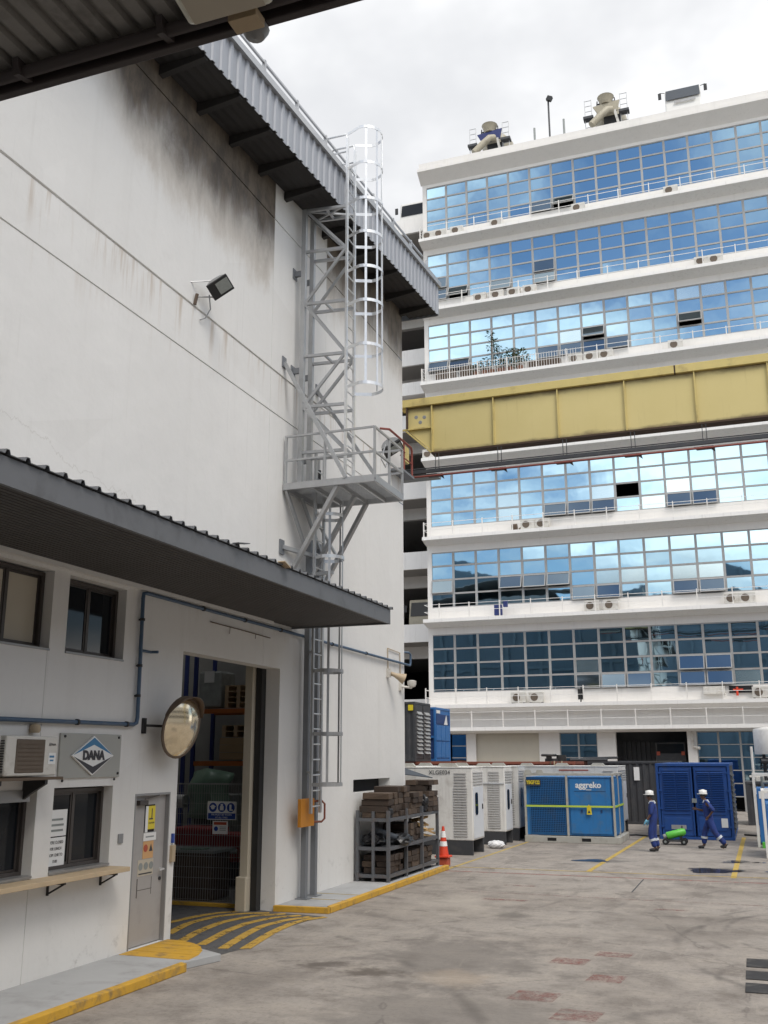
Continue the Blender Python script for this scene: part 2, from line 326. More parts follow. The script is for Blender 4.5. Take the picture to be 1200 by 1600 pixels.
blob(-4.2, 28.8, 0.9, 0.5, 0.3, 0.6, (0.09, 0.085, 0.08), 0.6, 1.5, 1.4)
# drying damp edges and random oil drips
oil = t.sm(t.noise(t.vec(p, (1, 1, 1), (11, 4, 0)), 0.9, 8, 0.72), 0.62, 0.74)
c = t.mix(t.m('MULTIPLY', oil, 0.45), c, (0.07, 0.06, 0.053, 1))
# sweeping tyre marks: rings round far-off turning centres
for (cx, cy, rr, wd, am) in ((-14, 6, 12.2, 0.16, 0.5), (-14, 6, 13.9, 0.18, 0.4), (6, 6, 8.3, 0.2, 0.5), (6, 6, 9.7, 0.16, 0.4), (5.5, 9.5, 6.4, 0.12, 0.4), (-2, 40, 20.5, 0.15, 0.35), (-2, 40, 22.0, 0.18, 0.35), (2.5, 18.5, 3.2, 0.10, 0.55), (2.5, 18.5, 3.6, 0.10, 0.5), (3.2, 17.0, 4.6, 0.12, 0.5), (-11, 22, 7.2, 0.10, 0.4), (-11, 22, 8.4, 0.12, 0.4), (1.5, 14.5, 2.2, 0.08, 0.45)):
    dx = t.m('SUBTRACT', xx, cx); dy = t.m('SUBTRACT', yy, cy)
    d = t.m('ABSOLUTE', t.m('SUBTRACT', t.m('SQRT', t.m('ADD', t.m('MULTIPLY', dx, dx), t.m('MULTIPLY', dy, dy))), rr))
    k = t.m('MULTIPLY', t.sm(d, wd, 0.0), t.sm(t.noise(p, 1.1, 5, 0.6), 0.42, 0.62))
    c = t.mix(t.m('MULTIPLY', k, am), c, (0.085, 0.075, 0.068, 1))
# hairline cracks
vo = t.node('ShaderNodeTexVoronoi', feature='DISTANCE_TO_EDGE'); t.put(vo.inputs['Vector'], t.vec(p, (0.16, 0.2, 1))); vo.inputs['Scale'].default_value = 1.0
vd = t.m('ADD', vo.outputs['Distance'], t.m('MULTIPLY', t.m('SUBTRACT', t.noise(p, 2.0, 6), 0.5), 0.05))
ck = t.m('MULTIPLY', t.sm(t.m('ABSOLUTE', vd), 0.004, 0.0), 0.35)
c = t.mix(ck, c, (0.07, 0.06, 0.055, 1))
t.put(b.inputs['Base Color'], c)
t.put(b.inputs['Roughness'], t.m('SUBTRACT', 0.92, t.m('MULTIPLY', oil, 0.3)))
t.put(b.inputs['Normal'], t.bump(t.m('ADD', t.m('ADD', fine, mid), grit), 0.45, 0.012))

def worn(name, colr, lo, hi, scale=4.0):
    m, t, b = principled(name); p = t.pos()
    t.put(b.inputs['Base Color'], t.mix(t.noise(p, 7, 4), (*[q * 0.75 for q in colr], 1), (*colr, 1))); b.inputs['Roughness'].default_value = 0.75
    a = t.m('ADD', t.m('MULTIPLY', t.noise(p, scale, 7, 0.7), 0.7), t.m('MULTIPLY', t.noise(p, scale * 5, 4, 0.6), 0.3))
    t.put(b.inputs['Alpha'], t.sm(a, lo, hi))
worn('worn_yellow', (0.52, 0.36, 0.08), 0.34, 0.46)
worn('worn_yellow_thin', (0.48, 0.35, 0.11), 0.30, 0.50)
worn('worn_red', (0.36, 0.12, 0.10), 0.34, 0.56)
worn('worn_red_faint', (0.32, 0.145, 0.125), 0.38, 0.72, 6.0)
worn('repair_grey', (0.19, 0.18, 0.165), 0.30, 0.62, 1.6)
worn('hatch_dark', (0.10, 0.098, 0.098), 0.30, 0.50)
worn('hatch_yellow', (0.50, 0.31, 0.055), 0.36, 0.50)
# ------------------------------------------------------------------ mesh builders
class MB:
    def __init__(s): s.v = []; s.f = []; s.mi = []; s.cur = 0
    def add(s, vs, fs):
        o = len(s.v); s.v += [tuple(q) for q in vs]; s.f += [tuple(i + o for i in f) for f in fs]; s.mi += [s.cur] * len(fs); return s
    def box(s, x0, x1, y0, y1, z0, z1):
        return s.add([(x0, y0, z0), (x1, y0, z0), (x1, y1, z0), (x0, y1, z0), (x0, y0, z1), (x1, y0, z1), (x1, y1, z1), (x0, y1, z1)],
                     [(0, 3, 2, 1), (4, 5, 6, 7), (0, 1, 5, 4), (1, 2, 6, 5), (2, 3, 7, 6), (3, 0, 4, 7)])
    def obox(s, c, size, rot=None):
        c = Vector(c); h = Vector(size) * 0.5; M = rot if rot is not None else Matrix.Identity(3); q = []
        for z in (-1, 1):
            for (x, y) in ((-1, -1), (1, -1), (1, 1), (-1, 1)): q.append(c + M @ Vector((x * h.x, y * h.y, z * h.z)))
        return s.add(q, [(0, 3, 2, 1), (4, 5, 6, 7), (0, 1, 5, 4), (1, 2, 6, 5), (2, 3, 7, 6), (3, 0, 4, 7)])
    def beam(s, p, q, w, h=None, up=(0, 0, 1)):
        p, q = Vector(p), Vector(q); d = (q - p); L = d.length; d.normalize(); h = h or w
        u = Vector(up)
        if abs(d.dot(u)) > 0.98: u = Vector((0, 1, 0))
        x = d.cross(u).normalized(); z = x.cross(d)
        return s.obox((p + q) / 2, (w, L, h), Matrix((x, d, z)).transposed())
    def tube(s, p, q, r, n=8, r2=None):
        p, q = Vector(p), Vector(q); d = (q - p).normalized(); r2 = r if r2 is None else r2
        u = Vector((0, 0, 1)) if abs(d.z) < 0.9 else Vector((1, 0, 0)); x = d.cross(u).normalized(); y = d.cross(x)
        vs = []
        for (c, rr) in ((p, r), (q, r2)):
            for i in range(n):
                a = 2 * math.pi * i / n; vs.append(c + x * math.cos(a) * rr + y * math.sin(a) * rr)
        fs = [(i, (i + 1) % n, n + (i + 1) % n, n + i) for i in range(n)] + [tuple(range(n - 1, -1, -1)), tuple(range(n, 2 * n))]
        return s.add(vs, fs)
    def path(s, pts, r, n=8):
        pts = [Vector(q) for q in pts]; rings = []; prev = None
        for i, c in enumerate(pts):
            d = (pts[min(i + 1, len(pts) - 1)] - pts[max(i - 1, 0)]).normalized()
            if prev is None:
                u = Vector((0, 0, 1)) if abs(d.z) < 0.9 else Vector((1, 0, 0)); x = d.cross(u).normalized()
            else: x = (prev - d * prev.dot(d)).normalized()
            prev = x; y = d.cross(x)
            rings.append([c + x * math.cos(2 * math.pi * k / n) * r + y * math.sin(2 * math.pi * k / n) * r for k in range(n)])
        vs = [q for g in rings for q in g]; fs = []
        for i in range(len(pts) - 1):
            for k in range(n): fs.append((i * n + k, i * n + (k + 1) % n, (i + 1) * n + (k + 1) % n, (i + 1) * n + k))
        fs += [tuple(range(n - 1, -1, -1)), tuple(range((len(pts) - 1) * n, len(pts) * n))]
        return s.add(vs, fs)
    def strip(s, pts, w, h, out):
        """flat bar following a path; w across (along 'out'-perpendicular), h thickness"""
        for a, bq in zip(pts, pts[1:]): s.beam(a, bq, h, w, up=out)
        return s
    def prism(s, pts, ext):
        ext = Vector(ext); a = [Vector(q) for q in pts]; n = len(a); bq = [q + ext for q in a]
        return s.add(a + bq, [tuple(range(n - 1, -1, -1)), tuple(range(n, 2 * n))] + [(i, (i + 1) % n, n + (i + 1) % n, n + i) for i in range(n)])
    def poly(s, pts): return s.add(pts, [tuple(range(len(pts)))])
    def lathe(s, prof, c=(0, 0, 0), n=16, M=None):
        c = Vector(c); M = M or Matrix.Identity(3); vs = []
        for (r, z) in prof:
            for i in range(n):
                a = 2 * math.pi * i / n; vs.append(c + M @ Vector((r * math.cos(a), r * math.sin(a), z)))
        fs = []
        for j in range(len(prof) - 1):
            for i in range(n): fs.append((j * n + i, j * n + (i + 1) % n, (j + 1) * n + (i + 1) % n, (j + 1) * n + i))
        fs += [tuple(range(n - 1, -1, -1)), tuple(range((len(prof) - 1) * n, len(prof) * n))]
        return s.add(vs, fs)
    def sheet(s, prof, ext, thick=None):
        """profile polyline (3D points) swept along ext; a thin corrugated sheet"""
        ext = Vector(ext); n = len(prof); a = [Vector(q) for q in prof]; vs = a + [q + ext for q in a]
        return s.add(vs, [(i, i + 1, n + i + 1, n + i) for i in range(n - 1)])

LOC = {}
def wloc(o):
    v = Vector((0, 0, 0))
    while o is not None: v += Vector(o.location); o = o.parent
    return v
def build(mb, name, material, parent=None, smooth=False, local=False, bevel=0.0, label=None, solid=0.0, kind=None):
    off = wloc(parent) if (parent is not None and not local) else Vector((0, 0, 0))
    me = bpy.data.meshes.new(name)
    me.from_pydata([(q[0] - off.x, q[1] - off.y, q[2] - off.z) for q in mb.v], [], mb.f)
    mats = material if isinstance(material, (list, tuple)) else [material]
    for k in mats: me.materials.append(MATS[k])
    if len(mats) > 1: me.polygons.foreach_set('material_index', mb.mi)
    me.validate(); me.update()
    bm = bmesh.new(); bm.from_mesh(me); bmesh.ops.recalc_face_normals(bm, faces=bm.faces); bm.to_mesh(me); bm.free()
    if smooth:
        me.polygons.foreach_set('use_smooth', [True] * len(me.polygons))
        if hasattr(me, 'set_sharp_from_angle'): me.set_sharp_from_angle(angle=R(40))
    o = bpy.data.objects.new(name, me); COL.objects.link(o); o.parent = parent
    if bevel:
        md = o.modifiers.new('bevel', 'BEVEL'); md.width = bevel; md.segments = 2; md.limit_method = 'ANGLE'
    if solid:
        md = o.modifiers.new('solid', 'SOLIDIFY'); md.thickness = solid; md.offset = 0
    if label: o['label'] = label
    if kind: o['kind'] = kind
    return o
def tag(o, label, cat, group=None):
    o['label'] = label; o['category'] = cat
    if group: o['group'] = group
    return o
def thing(name, label, cat, loc=(0, 0, 0), rotz=0.0, group=None):
    o = bpy.data.objects.new(name, None); COL.objects.link(o); o.location = loc; o.rotation_euler = (0, 0, rotz)
    o.empty_display_size = 0.2
    return tag(o, label, cat, group)
def structure(o): o['kind'] = 'structure'; return o
def B(*a): return MB().box(*a)
def shared(me_obj, name, parent, loc, rot=(0, 0, 0), scale=(1, 1, 1)):
    """another piece that shares mesh data"""
    o = bpy.data.objects.new(name, me_obj.data if hasattr(me_obj, 'data') else me_obj); COL.objects.link(o)
    o.parent = parent; o.location = Vector(loc) - (wloc(parent) if parent else Vector((0, 0, 0))); o.rotation_euler = rot; o.scale = scale
    return o
def copy_tree(o, parent=None):
    c = o.copy(); COL.objects.link(c); c.parent = parent
    for ch in list(o.children): copy_tree(ch, c)
    return c
def text(body, size, material, name, parent, origin, right, up, depth=0.004, align='CENTER', bold=0.0, xs=1.0):
    """flat lettering standing on a surface: right/up are world directions"""
    cu_ = bpy.data.curves.new(name, 'FONT'); cu_.body = body; cu_.size = size; cu_.align_x = align; cu_.align_y = 'CENTER'
    cu_.extrude = depth / 2; cu_.offset = bold; cu_.resolution_u = 3
    tmp = bpy.data.objects.new(name + '_tmp', cu_); COL.objects.link(tmp)
    dg = bpy.context.evaluated_depsgraph_get(); me = bpy.data.meshes.new_from_object(tmp.evaluated_get(dg))
    bpy.data.objects.remove(tmp); bpy.data.curves.remove(cu_)
    r_, u_ = Vector(right).normalized(), Vector(up).normalized(); n_ = r_.cross(u_)
    M4 = Matrix(((r_.x * xs, u_.x, n_.x, 0), (r_.y * xs, u_.y, n_.y, 0), (r_.z * xs, u_.z, n_.z, 0), (0, 0, 0, 1)))
    me.transform(M4); me.transform(Matrix.Translation(Vector(origin) - (wloc(parent) if parent else Vector((0, 0, 0)))))
    me.name = name; me.materials.clear(); me.materials.append(MATS[material])
    o = bpy.data.objects.new(name, me); COL.objects.link(o); o.parent = parent
    return o

# ------------------------------------------------------------------ ground
structure(build(B(-220, 220, -220, 260, -0.3, 0.0), 'ground', 'yard_concrete'))
WX = -8.7                                   # face of the warehouse wall
KH = 0.10                                   # kerb height
pv = MB().prism([(WX, -6, 0.001), (-7.62, -6, 0.001), (-7.55, 12.55, 0.001), (-7.34, 13.28, 0.001), (WX, 14.03, 0.001)], (0, 0, KH))
structure(build(pv, 'pavement', 'concrete_walk', bevel=0.01))
kb = MB().prism([(-7.615, -6, 0.001), (-7.49, -6, 0.001), (-7.42, 12.5, 0.001), (-7.545, 12.55, 0.001)], (0, 0, KH + 0.012))
structure(build(kb, 'kerb', 'yellow_paint', bevel=0.012))
# yellow painted apron in front of the door, scored into flags
apron = structure(bpy.data.objects.new('door_apron', None)); COL.objects.link(apron)
nf = 6
for i in range(nf):
    a0, a1 = i / nf, (i + 1) / nf
    def edge(a):                                # outer curve of the apron from the kerb to the wall
        th = a * math.pi / 2; return 12.72 + 1.28 * math.sin(th), -8.66 + 1.12 * math.cos(th)
    y0, x0 = edge(a0); y1, x1 = edge(a1)
    ya, yb = 12.72 + 1.28 * math.sin(a0 * math.pi / 2) + 0.008, y1 - 0.008
    build(MB().prism([(-8.66, ya, KH + 0.001), (x0, ya, KH + 0.001), (x1, yb, KH + 0.001), (-8.66, yb, KH + 0.001)], (0, 0, 0.006)), 'flagstone', 'yellow_paint', apron)
# far pavement with its yellow kerb
pv2 = MB().prism([(WX, 17.78, 0.001), (-7.72, 17.95, 0.001), (-7.72, 25.45, 0.001), (-9.3, 25.45, 0.001), (-9.3, 25.31, 0.001), (WX, 25.31, 0.001)], (0, 0, KH))
structure(build(pv2, 'pavement', 'concrete_walk', bevel=0.01))
structure(build(MB().prism([(-7.715, 17.93, 0.001), (-7.59, 17.80, 0.001), (-7.59, 25.5, 0.001), (-7.715, 25.5, 0.001)], (0, 0, KH + 0.012)), 'kerb', 'yellow_paint', bevel=0.012))
structure(build(MB().prism([(WX, 17.66, 0.001), (-7.60, 17.74, 0.001), (-7.60, 17.80, 0.001), (WX, 17.775, 0.001)], (0, 0, KH + 0.008)), 'kerb', 'yellow_paint', bevel=0.008))
for y in (18.75, 19.55): structure(build(B(-8.66, -7.74, y, y + 0.03, KH + 0.002, KH + 0.006), 'paint_line', 'worn_yellow_thin'))

def marking(pts, material, z=0.004, name='road_marking'):
    return structure(build(MB().poly([(q[0], q[1], z) for q in pts]), name, material))
def bar(p, q, wd, material, z=0.004):
    p, q = Vector((p[0], p[1])), Vector((q[0], q[1])); d = (q - p).normalized(); n = Vector((-d.y, d.x)) * wd / 2
    return marking([p + n, q + n, q - n, p - n], material, z)
bar((-4.17, 26.2), (-3.95, 38.0), 0.13, 'worn_yellow'); bar((-0.73, 25.9), (-0.62, 38.6), 0.13, 'worn_yellow')
bar((-7.75, 26.15), (3.0, 26.15), 0.09, 'worn_yellow_thin'); bar((-7.6, 25.2), (3.0, 25.05), 0.09, 'worn_red')
bar((-7.66, 25.5), (-7.45, 34.4), 0.10, 'worn_yellow_thin'); bar((2.7, 25.9), (2.75, 38), 0.13, 'worn_yellow')
bar((-6.2, 21.6), (3.0, 21.3), 0.07, 'worn_red_faint')
# faint red letters blocks worn off the yard
for (x, y, a, sx, sy) in ((-2.72, 14.92, 0.0, 0.5, 0.42), (-2.2, 15.6, 0, 0.5, 0.36), (-2.08, 13.95, 0, 0.45, 0.45), (-2.76, 12.7, 0, 0.55, 0.5), (-2.13, 11.95, 0, 0.5, 0.5), (-1.75, 20.3, 0, 0.6, 0.16), (-5.0, 20.6, 0, 0.9, 0.2), (-5.2, 22.9, 0, 0.7, 0.16)):
    marking([(x - sx / 2, y - sy / 2), (x + sx / 2, y - sy / 2), (x + sx / 2 + 0.05, y + sy / 2), (x - sx / 2 + 0.05, y + sy / 2)], 'worn_red_faint')
# saw-cut slab joint
structure(build(B(-2.72, -2.69, 22.6, 25.0, 0.001, 0.003), 'slab_joint', 'slot_dark'))
# black rubber strips
for (y0, y1) in ((15.33, 15.92), (14.52, 15.06), (13.74, 14.28)):
    hs = tag(build(B(-0.36, 2.4, y0, y1, 0.001, 0.012), 'rubber_strip', 'rubber_black', bevel=0.004), 'flat black rubber strip laid across the yard concrete', 'rubber strip', 'black rubber strips on the yard')
# hatched entrance
hatch = [(-13, 14.12), (-8.68, 14.12)] + [tuple(GZ(px, py).xy) for px, py in ((345, 1492), (383, 1482), (415, 1464), (455, 1447), (505, 1432), (440, 1427))] + [(-8.70, 17.62), (-9.0, 17.79), (-13, 17.79)]
marking(hatch, 'hatch_dark', 0.004, 'hatched_floor')
def ribbon(px, wd):
    pts = [GZ(200 + x / 3.078, 980 + y / 3.078) for x, y in px]
    pts = [Vector((q.x, q.y)) for q in pts]
    fine_ = []
    for i in range(len(pts) - 1):
        for k in range(4):
            tq = k / 4; fine_.append(pts[i].lerp(pts[i + 1], tq))
    fine_.append(pts[-1])
    for _ in range(1): fine_ = [fine_[0]] + [(fine_[i - 1] + fine_[i] * 2 + fine_[i + 1]) / 4 for i in range(1, len(fine_) - 1)] + [fine_[-1]]
    mb = MB(); n = len(fine_); L, Rr = [], []
    for i in range(n):
        d = (fine_[min(i + 1, n - 1)] - fine_[max(i - 1, 0)]).normalized(); q = Vector((-d.y, d.x)) * wd / 2
        L.append((*(fine_[i] + q), 0.008)); Rr.append((*(fine_[i] - q), 0.008))
    mb.add(L + Rr, [(i, i + 1, n + i + 1, n + i) for i in range(n - 1)])
    structure(build(mb, 'hatch_stripe', 'hatch_yellow'))
for px in ([(120, 1440), (205, 1420), (330, 1392), (430, 1376), (560, 1366)], [(190, 1478), (290, 1425), (420, 1393), (560, 1378), (680, 1376)],
           [(235, 1525), (330, 1468), (450, 1420), (600, 1390), (760, 1380)], [(350, 1530), (470, 1465), (570, 1425), (700, 1398), (830, 1388)],
           [(455, 1548), (560, 1482), (640, 1440), (760, 1410), (880, 1394)], [(560, 1550), (690, 1470), (790, 1425), (880, 1404), (950, 1396)]):
    ribbon(px, 0.165)

# ------------------------------------------------------------------ warehouse
wh = thing('warehouse', 'tall white warehouse with soot under its eaves and a roller entrance', 'building', (WX, 10, 0))
HOLES = [(9.35, 10.77, 4.18, 5.26), (11.1, 12.45, 4.18, 5.26), (9.35, 10.77, 1.33, 2.40), (11.1, 12.40, 1.33, 2.41),
         (12.97, 13.93, 0.10, 2.27), (14.12, 17.73, 0.0, 4.5), (21.65, 24.12, 2.0, 2.29)]
ys = sorted({-6.0, 16.975, 16.985, 19.765, 19.775, 25.3, 10.735, 10.745} | {h[0] for h in HOLES} | {h[1] for h in HOLES})
grooves = [(9.665, 9.695, 0.03), (10.575, 10.625, 0.045), (14.005, 14.035, 0.03)]
zs = sorted({0.0, 15.9} | {g[0] for g in grooves} | {g[1] for g in grooves} | {h[2] for h in HOLES} | {h[3] for h in HOLES})
TH = 0.30
wm = MB()
def depth_at(ya, yb, za, zb):
    ym, zm = (ya + yb) / 2, (za + zb) / 2
    for h in HOLES:
        if h[0] <= ym <= h[1] and h[2] <= zm <= h[3]: return None
    for g in grooves:
        if g[0] <= zm <= g[1]: return g[2]
    if 10.735 < ym < 10.745 and zm < 5.5: return 0.008
    if yb - ya < 0.012 and ym > 16: return 0.006
    return 0.0
D = {}
for i in range(len(ys) - 1):
    for j in range(len(zs) - 1): D[i, j] = depth_at(ys[i], ys[i + 1], zs[j], zs[j + 1])
for (i, j), d in D.items():
    y0, y1, z0, z1 = ys[i], ys[i + 1], zs[j], zs[j + 1]
    if d is not None:
        wm.add([(WX - d, y0, z0), (WX - d, y1, z0), (WX - d, y1, z1), (WX - d, y0, z1)], [(0, 1, 2, 3)])
        wm.add([(WX - TH, y0, z0), (WX - TH, y1, z0), (WX - TH, y1, z1), (WX - TH, y0, z1)], [(0, 3, 2, 1)])
    dd = TH if d is None else d
    for (di, dj) in ((1, 0), (0, 1)):                   # side faces where depth changes
        e = D.get((i + di, j + dj), 'x')
        if e == 'x': continue
        ee = TH if e is None else e
        if abs(ee - dd) > 1e-6:
            a, bq = WX - dd, WX - ee
            if di: wm.add([(a, y1, z0), (bq, y1, z0), (bq, y1, z1), (a, y1, z1)], [(0, 1, 2, 3)])
            else: wm.add([(a, y0, z1), (bq, y0, z1), (bq, y1, z1), (a, y1, z1)], [(0, 1, 2, 3)])
me_wall = build(wm, 'wall', 'warehouse_wall', wh)
endw = MB().box(-34, WX - 0.002, 25.0, 25.298, 0, 15.88); build(endw, 'end_wall', 'far_shed', wh)
for x_ in range(-32, -9, 3): build(B(x_ - 0.15, x_ + 0.15, 25.299, 25.45, 0, 15.2), 'wall_stanchion', 'far_rib', wh)
for z_ in (3.2, 6.8, 10.4): build(B(-33.8, -9.0, 25.3, 25.4, z_, z_ + 0.25), 'wall_rail', 'far_rib', wh)
build(B(-34, -33.7, -6, 24.99, 0, 15.8), 'back_wall', 'warehouse_wall', wh); build(B(-33.69, WX - TH - 0.01, -6, -5.7, 0, 15.8), 'end_wall', 'warehouse_wall', wh)
# eaves: sloping line measured at both ends (the eave climbs slightly away from the street)
EX = -7.78
eb0, eb1 = GX(312, 75, EX), GX(685, 494, EX); et0, et1 = GX(357, 62, EX), GX(687, 453, EX)
def eave(y, top):
    a, bq = (et0, et1) if top else (eb0, eb1); tq = (y - a.y) / (bq.y - a.y); return a.z + (bq.z - a.z) * tq
Y0, Y1 = -6.0, eb1.y
pr = []; rib = 0.30; y = Y0; k = 0
fm = MB(); prof = []
while y < Y1 - 0.01:
    for (dy, dx) in ((0.0, 0.0), (0.02, 0.035), (0.10, 0.035), (0.12, 0.0)):
        if y + dy < Y1: prof.append((y + dy, EX + dx))
    y += rib
prof.append((Y1, EX))
n = len(prof); vs = [(x, yq, eave(yq, False)) for yq, x in prof] + [(x, yq, eave(yq, True)) for yq, x in prof]
fm.add(vs, [(i, i + 1, n + i + 1, n + i) for i in range(n - 1)])
build(fm, 'fascia', 'roof_sheet_grey', wh, solid=0.012)
cap = MB().beam((EX + 0.02, Y0, eave(Y0, True) + 0.07), (EX + 0.02, Y1 + 0.03, eave(Y1, True) + 0.07), 0.16, 0.15); build(cap, 'fascia_capping', 'galvanised', wh)
lip = MB().beam((EX - 0.06, Y0, eave(Y0, True) - 0.04), (EX - 0.06, Y1, eave(Y1, True) - 0.04), 0.06, 0.10); build(lip, 'fascia_shadow_strip', 'black_metal', wh)  # black strip standing in for the shadow line under the capping
# soffit: slatted sheet that follows the eave
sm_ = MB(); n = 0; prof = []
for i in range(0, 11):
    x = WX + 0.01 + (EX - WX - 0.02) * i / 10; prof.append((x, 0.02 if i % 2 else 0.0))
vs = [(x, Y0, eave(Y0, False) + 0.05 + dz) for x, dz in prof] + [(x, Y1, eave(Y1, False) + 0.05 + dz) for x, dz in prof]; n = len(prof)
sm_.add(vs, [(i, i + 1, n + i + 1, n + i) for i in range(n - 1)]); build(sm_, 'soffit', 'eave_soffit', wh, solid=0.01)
for y in (3.9, 5.15, 6.4, 7.6, 8.85, 10.05, 11.3, 12.5, 13.75, 14.97, 16.21, 17.44, 19.5, 20.9, 22.4, 23.9, 25.15):
    z = eave(y, False); build(MB().prism([(WX + 0.002, y - 0.06, z + 0.04), (WX + 0.002, y - 0.06, z - 0.15), (EX - 0.03, y - 0.06, z - 0.04), (EX - 0.03, y - 0.06, z + 0.04)], (0, 0.12, 0)), 'eave_bracket', 'eave_soffit', wh)
def rz_(x, y): return eave(y, True) + 0.02 + 1.6 * (1 - abs(x + 21.0) / 13.25)
rf = MB()
for (xa, xb, ya, yb) in ((EX - 0.05, -11.0, Y0, Y1), (-11.0, -16.0, Y0, 17.5), (-11.0, -16.0, 24.6, Y1), (-16.0, -21, Y0, Y1), (-21, -34.2, Y0, Y1)):
    rf.add([(xa, ya, rz_(xa, ya)), (xa, yb, rz_(xa, yb)), (xb, yb, rz_(xb, yb)), (xb, ya, rz_(xb, ya))], [(0, 1, 2, 3)])
build(rf, 'roof', 'roof_sheet_grey', wh, solid=0.05)      # gap over the racks is added to let daylight into the interior
endf = B(-33, EX - 0.002, Y1 - 0.03, Y1, eb1.z, et1.z); build(endf, 'fascia', 'roof_sheet_grey', wh)
# roof-edge guard rail
gr = thing('roof_guard_rail', 'thin grey guard rail along the warehouse roof edge', 'railing', (EX, 10, eave(10, True)))
RXP = -7.95
gp = [GX(413, 97, RXP), GX(464, 160, RXP), GX(499, 205, RXP)]
yy_ = [gp[0].y + (gp[1].y - gp[0].y) * i for i in range(-4, 10)]
RH_ = sum(q.z - eave(q.y, True) for q in gp) / 3
for y in yy_:
    if y > Y1 - 0.1: break
    z = eave(y, True); build(MB().beam((RXP, y, z + 0.02), (RXP, y, z + RH_ + 0.05), 0.07, 0.06), 'rail_post', 'galvanised', gr)
build(MB().beam((RXP, Y0, eave(Y0, True) + RH_), (RXP, Y1 - 1.0, eave(Y1 - 1.0, True) + RH_), 0.045), 'rail', 'galvanised', gr)

# windows, sliding dark aluminium, recessed
def sliding_window(y0, y1, z0, z1, blind=False):
    xg = WX - 0.18; f = 0.055; ym = (y0 + y1) / 2
    wd = build(B(xg - 0.07, xg - 0.062, y0 + 0.01, y1 - 0.01, z0 + 0.01, z1 - 0.01), 'window', 'dark_void', wh)
    fr = MB()
    for (a, bq, c_, d) in ((y0, y0 + f, z0, z1), (y1 - f, y1, z0, z1), (y0 + f, y1 - f, z0, z0 + f), (y0 + f, y1 - f, z1 - f, z1)): fr.box(xg - 0.055, xg + 0.03, a + 0.001, bq - 0.001, c_ + 0.001, d - 0.001)
    fr.box(xg - 0.05, xg + 0.012, ym - 0.03, ym + 0.03, z0 + f, z1 - f)
    build(fr, 'frame', 'dark_alu', wd, bevel=0.004)
    for k, (a, bq) in enumerate(((y0 + f, ym - 0.03), (ym + 0.03, y1 - f))):
        sf = MB(); s_ = 0.03; xo = xg - 0.005 - 0.02 * k
        for (u0, u1, v0, v1) in ((a, a + s_, z0 + f, z1 - f), (bq - s_, bq, z0 + f, z1 - f), (a + s_, bq - s_, z0 + f, z0 + f + s_), (a + s_, bq - s_, z1 - f - s_, z1 - f)): sf.box(xo - 0.02, xo + 0.005, u0 + 0.001, u1 - 0.001, v0 + 0.001, v1 - 0.001)
        build(sf, 'sash', 'dark_alu', wd)
        build(B(xo - 0.012, xo - 0.006, a + s_, bq - s_, z0 + f + s_, z1 - f - s_), 'pane', 'sign_beige' if blind else 'window_glass', wd)
    build(B(xg - 0.06, WX + 0.02, y0 + 0.004, y1 - 0.004, z0 - 0.02, z0 + 0.008), 'sill', 'light_alu', wd)
sliding_window(9.35, 10.77, 4.2, 5.24, True); sliding_window(11.1, 12.45, 4.2, 5.24)
sliding_window(9.35, 10.77, 1.35, 2.38); sliding_window(11.1, 12.40, 1.35, 2.39)
build(B(-9.4, WX - TH - 0.02, 9.2, 12.6, 1.0, 5.6), 'office_lining', 'dark_void', wh)
# shutter box over the near serving window
build(B(WX - 0.17, WX + 0.015, 9.36, 10.62, 2.26, 2.40), 'shutter_box', 'light_alu', wh)
# notices stuck inside the serving window
nt = thing('paper_notice', 'two white printed notices stuck inside the lower dark window', 'notice', (WX - 0.17, 11.25, 1.42))
xg = WX - 0.165
build(B(xg, xg + 0.003, 11.22, 11.62, 1.78, 2.12), 'sheet', 'sign_white', nt); build(B(xg, xg + 0.003, 11.22, 11.62, 1.40, 1.765), 'sheet', 'sign_white', nt)
for (z, wd_) in ((1.98, 0.24), (1.91, 0.28), (1.84, 0.26)): build(B(xg + 0.004, xg + 0.005, 11.42 - wd_ / 2, 11.42 + wd_ / 2, z, z + 0.028), 'text_line', 'machine_grey', nt)
for (z, tx) in ((1.70, "WE'RE CLOSED"), (1.62, 'FOR LUNCH'), (1.54, 'FROM 12:00 TO'), (1.46, '13:00')):
    text(tx, 0.055, 'ink', 'lettering', nt, (xg + 0.006, 11.42, z), (0, 1, 0), (0, 0, 1), 0.002, xs=0.8)

# steel door
dx = WX - 0.06
dr = build(B(dx - 0.05, dx, 13.0, 13.90, 0.112, 2.235), 'door', 'door_grey', wh, bevel=0.004)
df = MB()
for (a, bq, c_, d) in ((12.972, 12.998, 0.102, 2.268), (13.902, 13.928, 0.102, 2.268), (12.998, 13.902, 2.238, 2.268)): df.box(dx - 0.08, WX + 0.006, a, bq, c_, d)
build(df, 'door_frame', 'light_alu', dr)
for z in (0.45, 1.15, 1.9): build(MB().tube((dx + 0.012, 13.005, z), (dx + 0.012, 13.005, z + 0.14), 0.012), 'hinge', 'dark_alu', dr)
build(MB().tube((dx, 13.82, 1.14), (dx + 0.07, 13.82, 1.14), 0.014).beam((dx + 0.065, 13.84, 1.14), (dx + 0.065, 13.72, 1.13), 0.02), 'handle', 'galvanised_bright', dr)
build(MB().tube((dx, 13.82, 1.0), (dx + 0.02, 13.82, 1.0), 0.026, 12), 'lock', 'black_metal', dr)
build(MB().box(dx, dx + 0.07, 13.10, 13.32, 2.10, 2.17).beam((dx + 0.05, 13.25, 2.19), (dx + 0.06, 13.62, 2.235), 0.02), 'door_closer', 'dark_alu', dr, bevel=0.006)
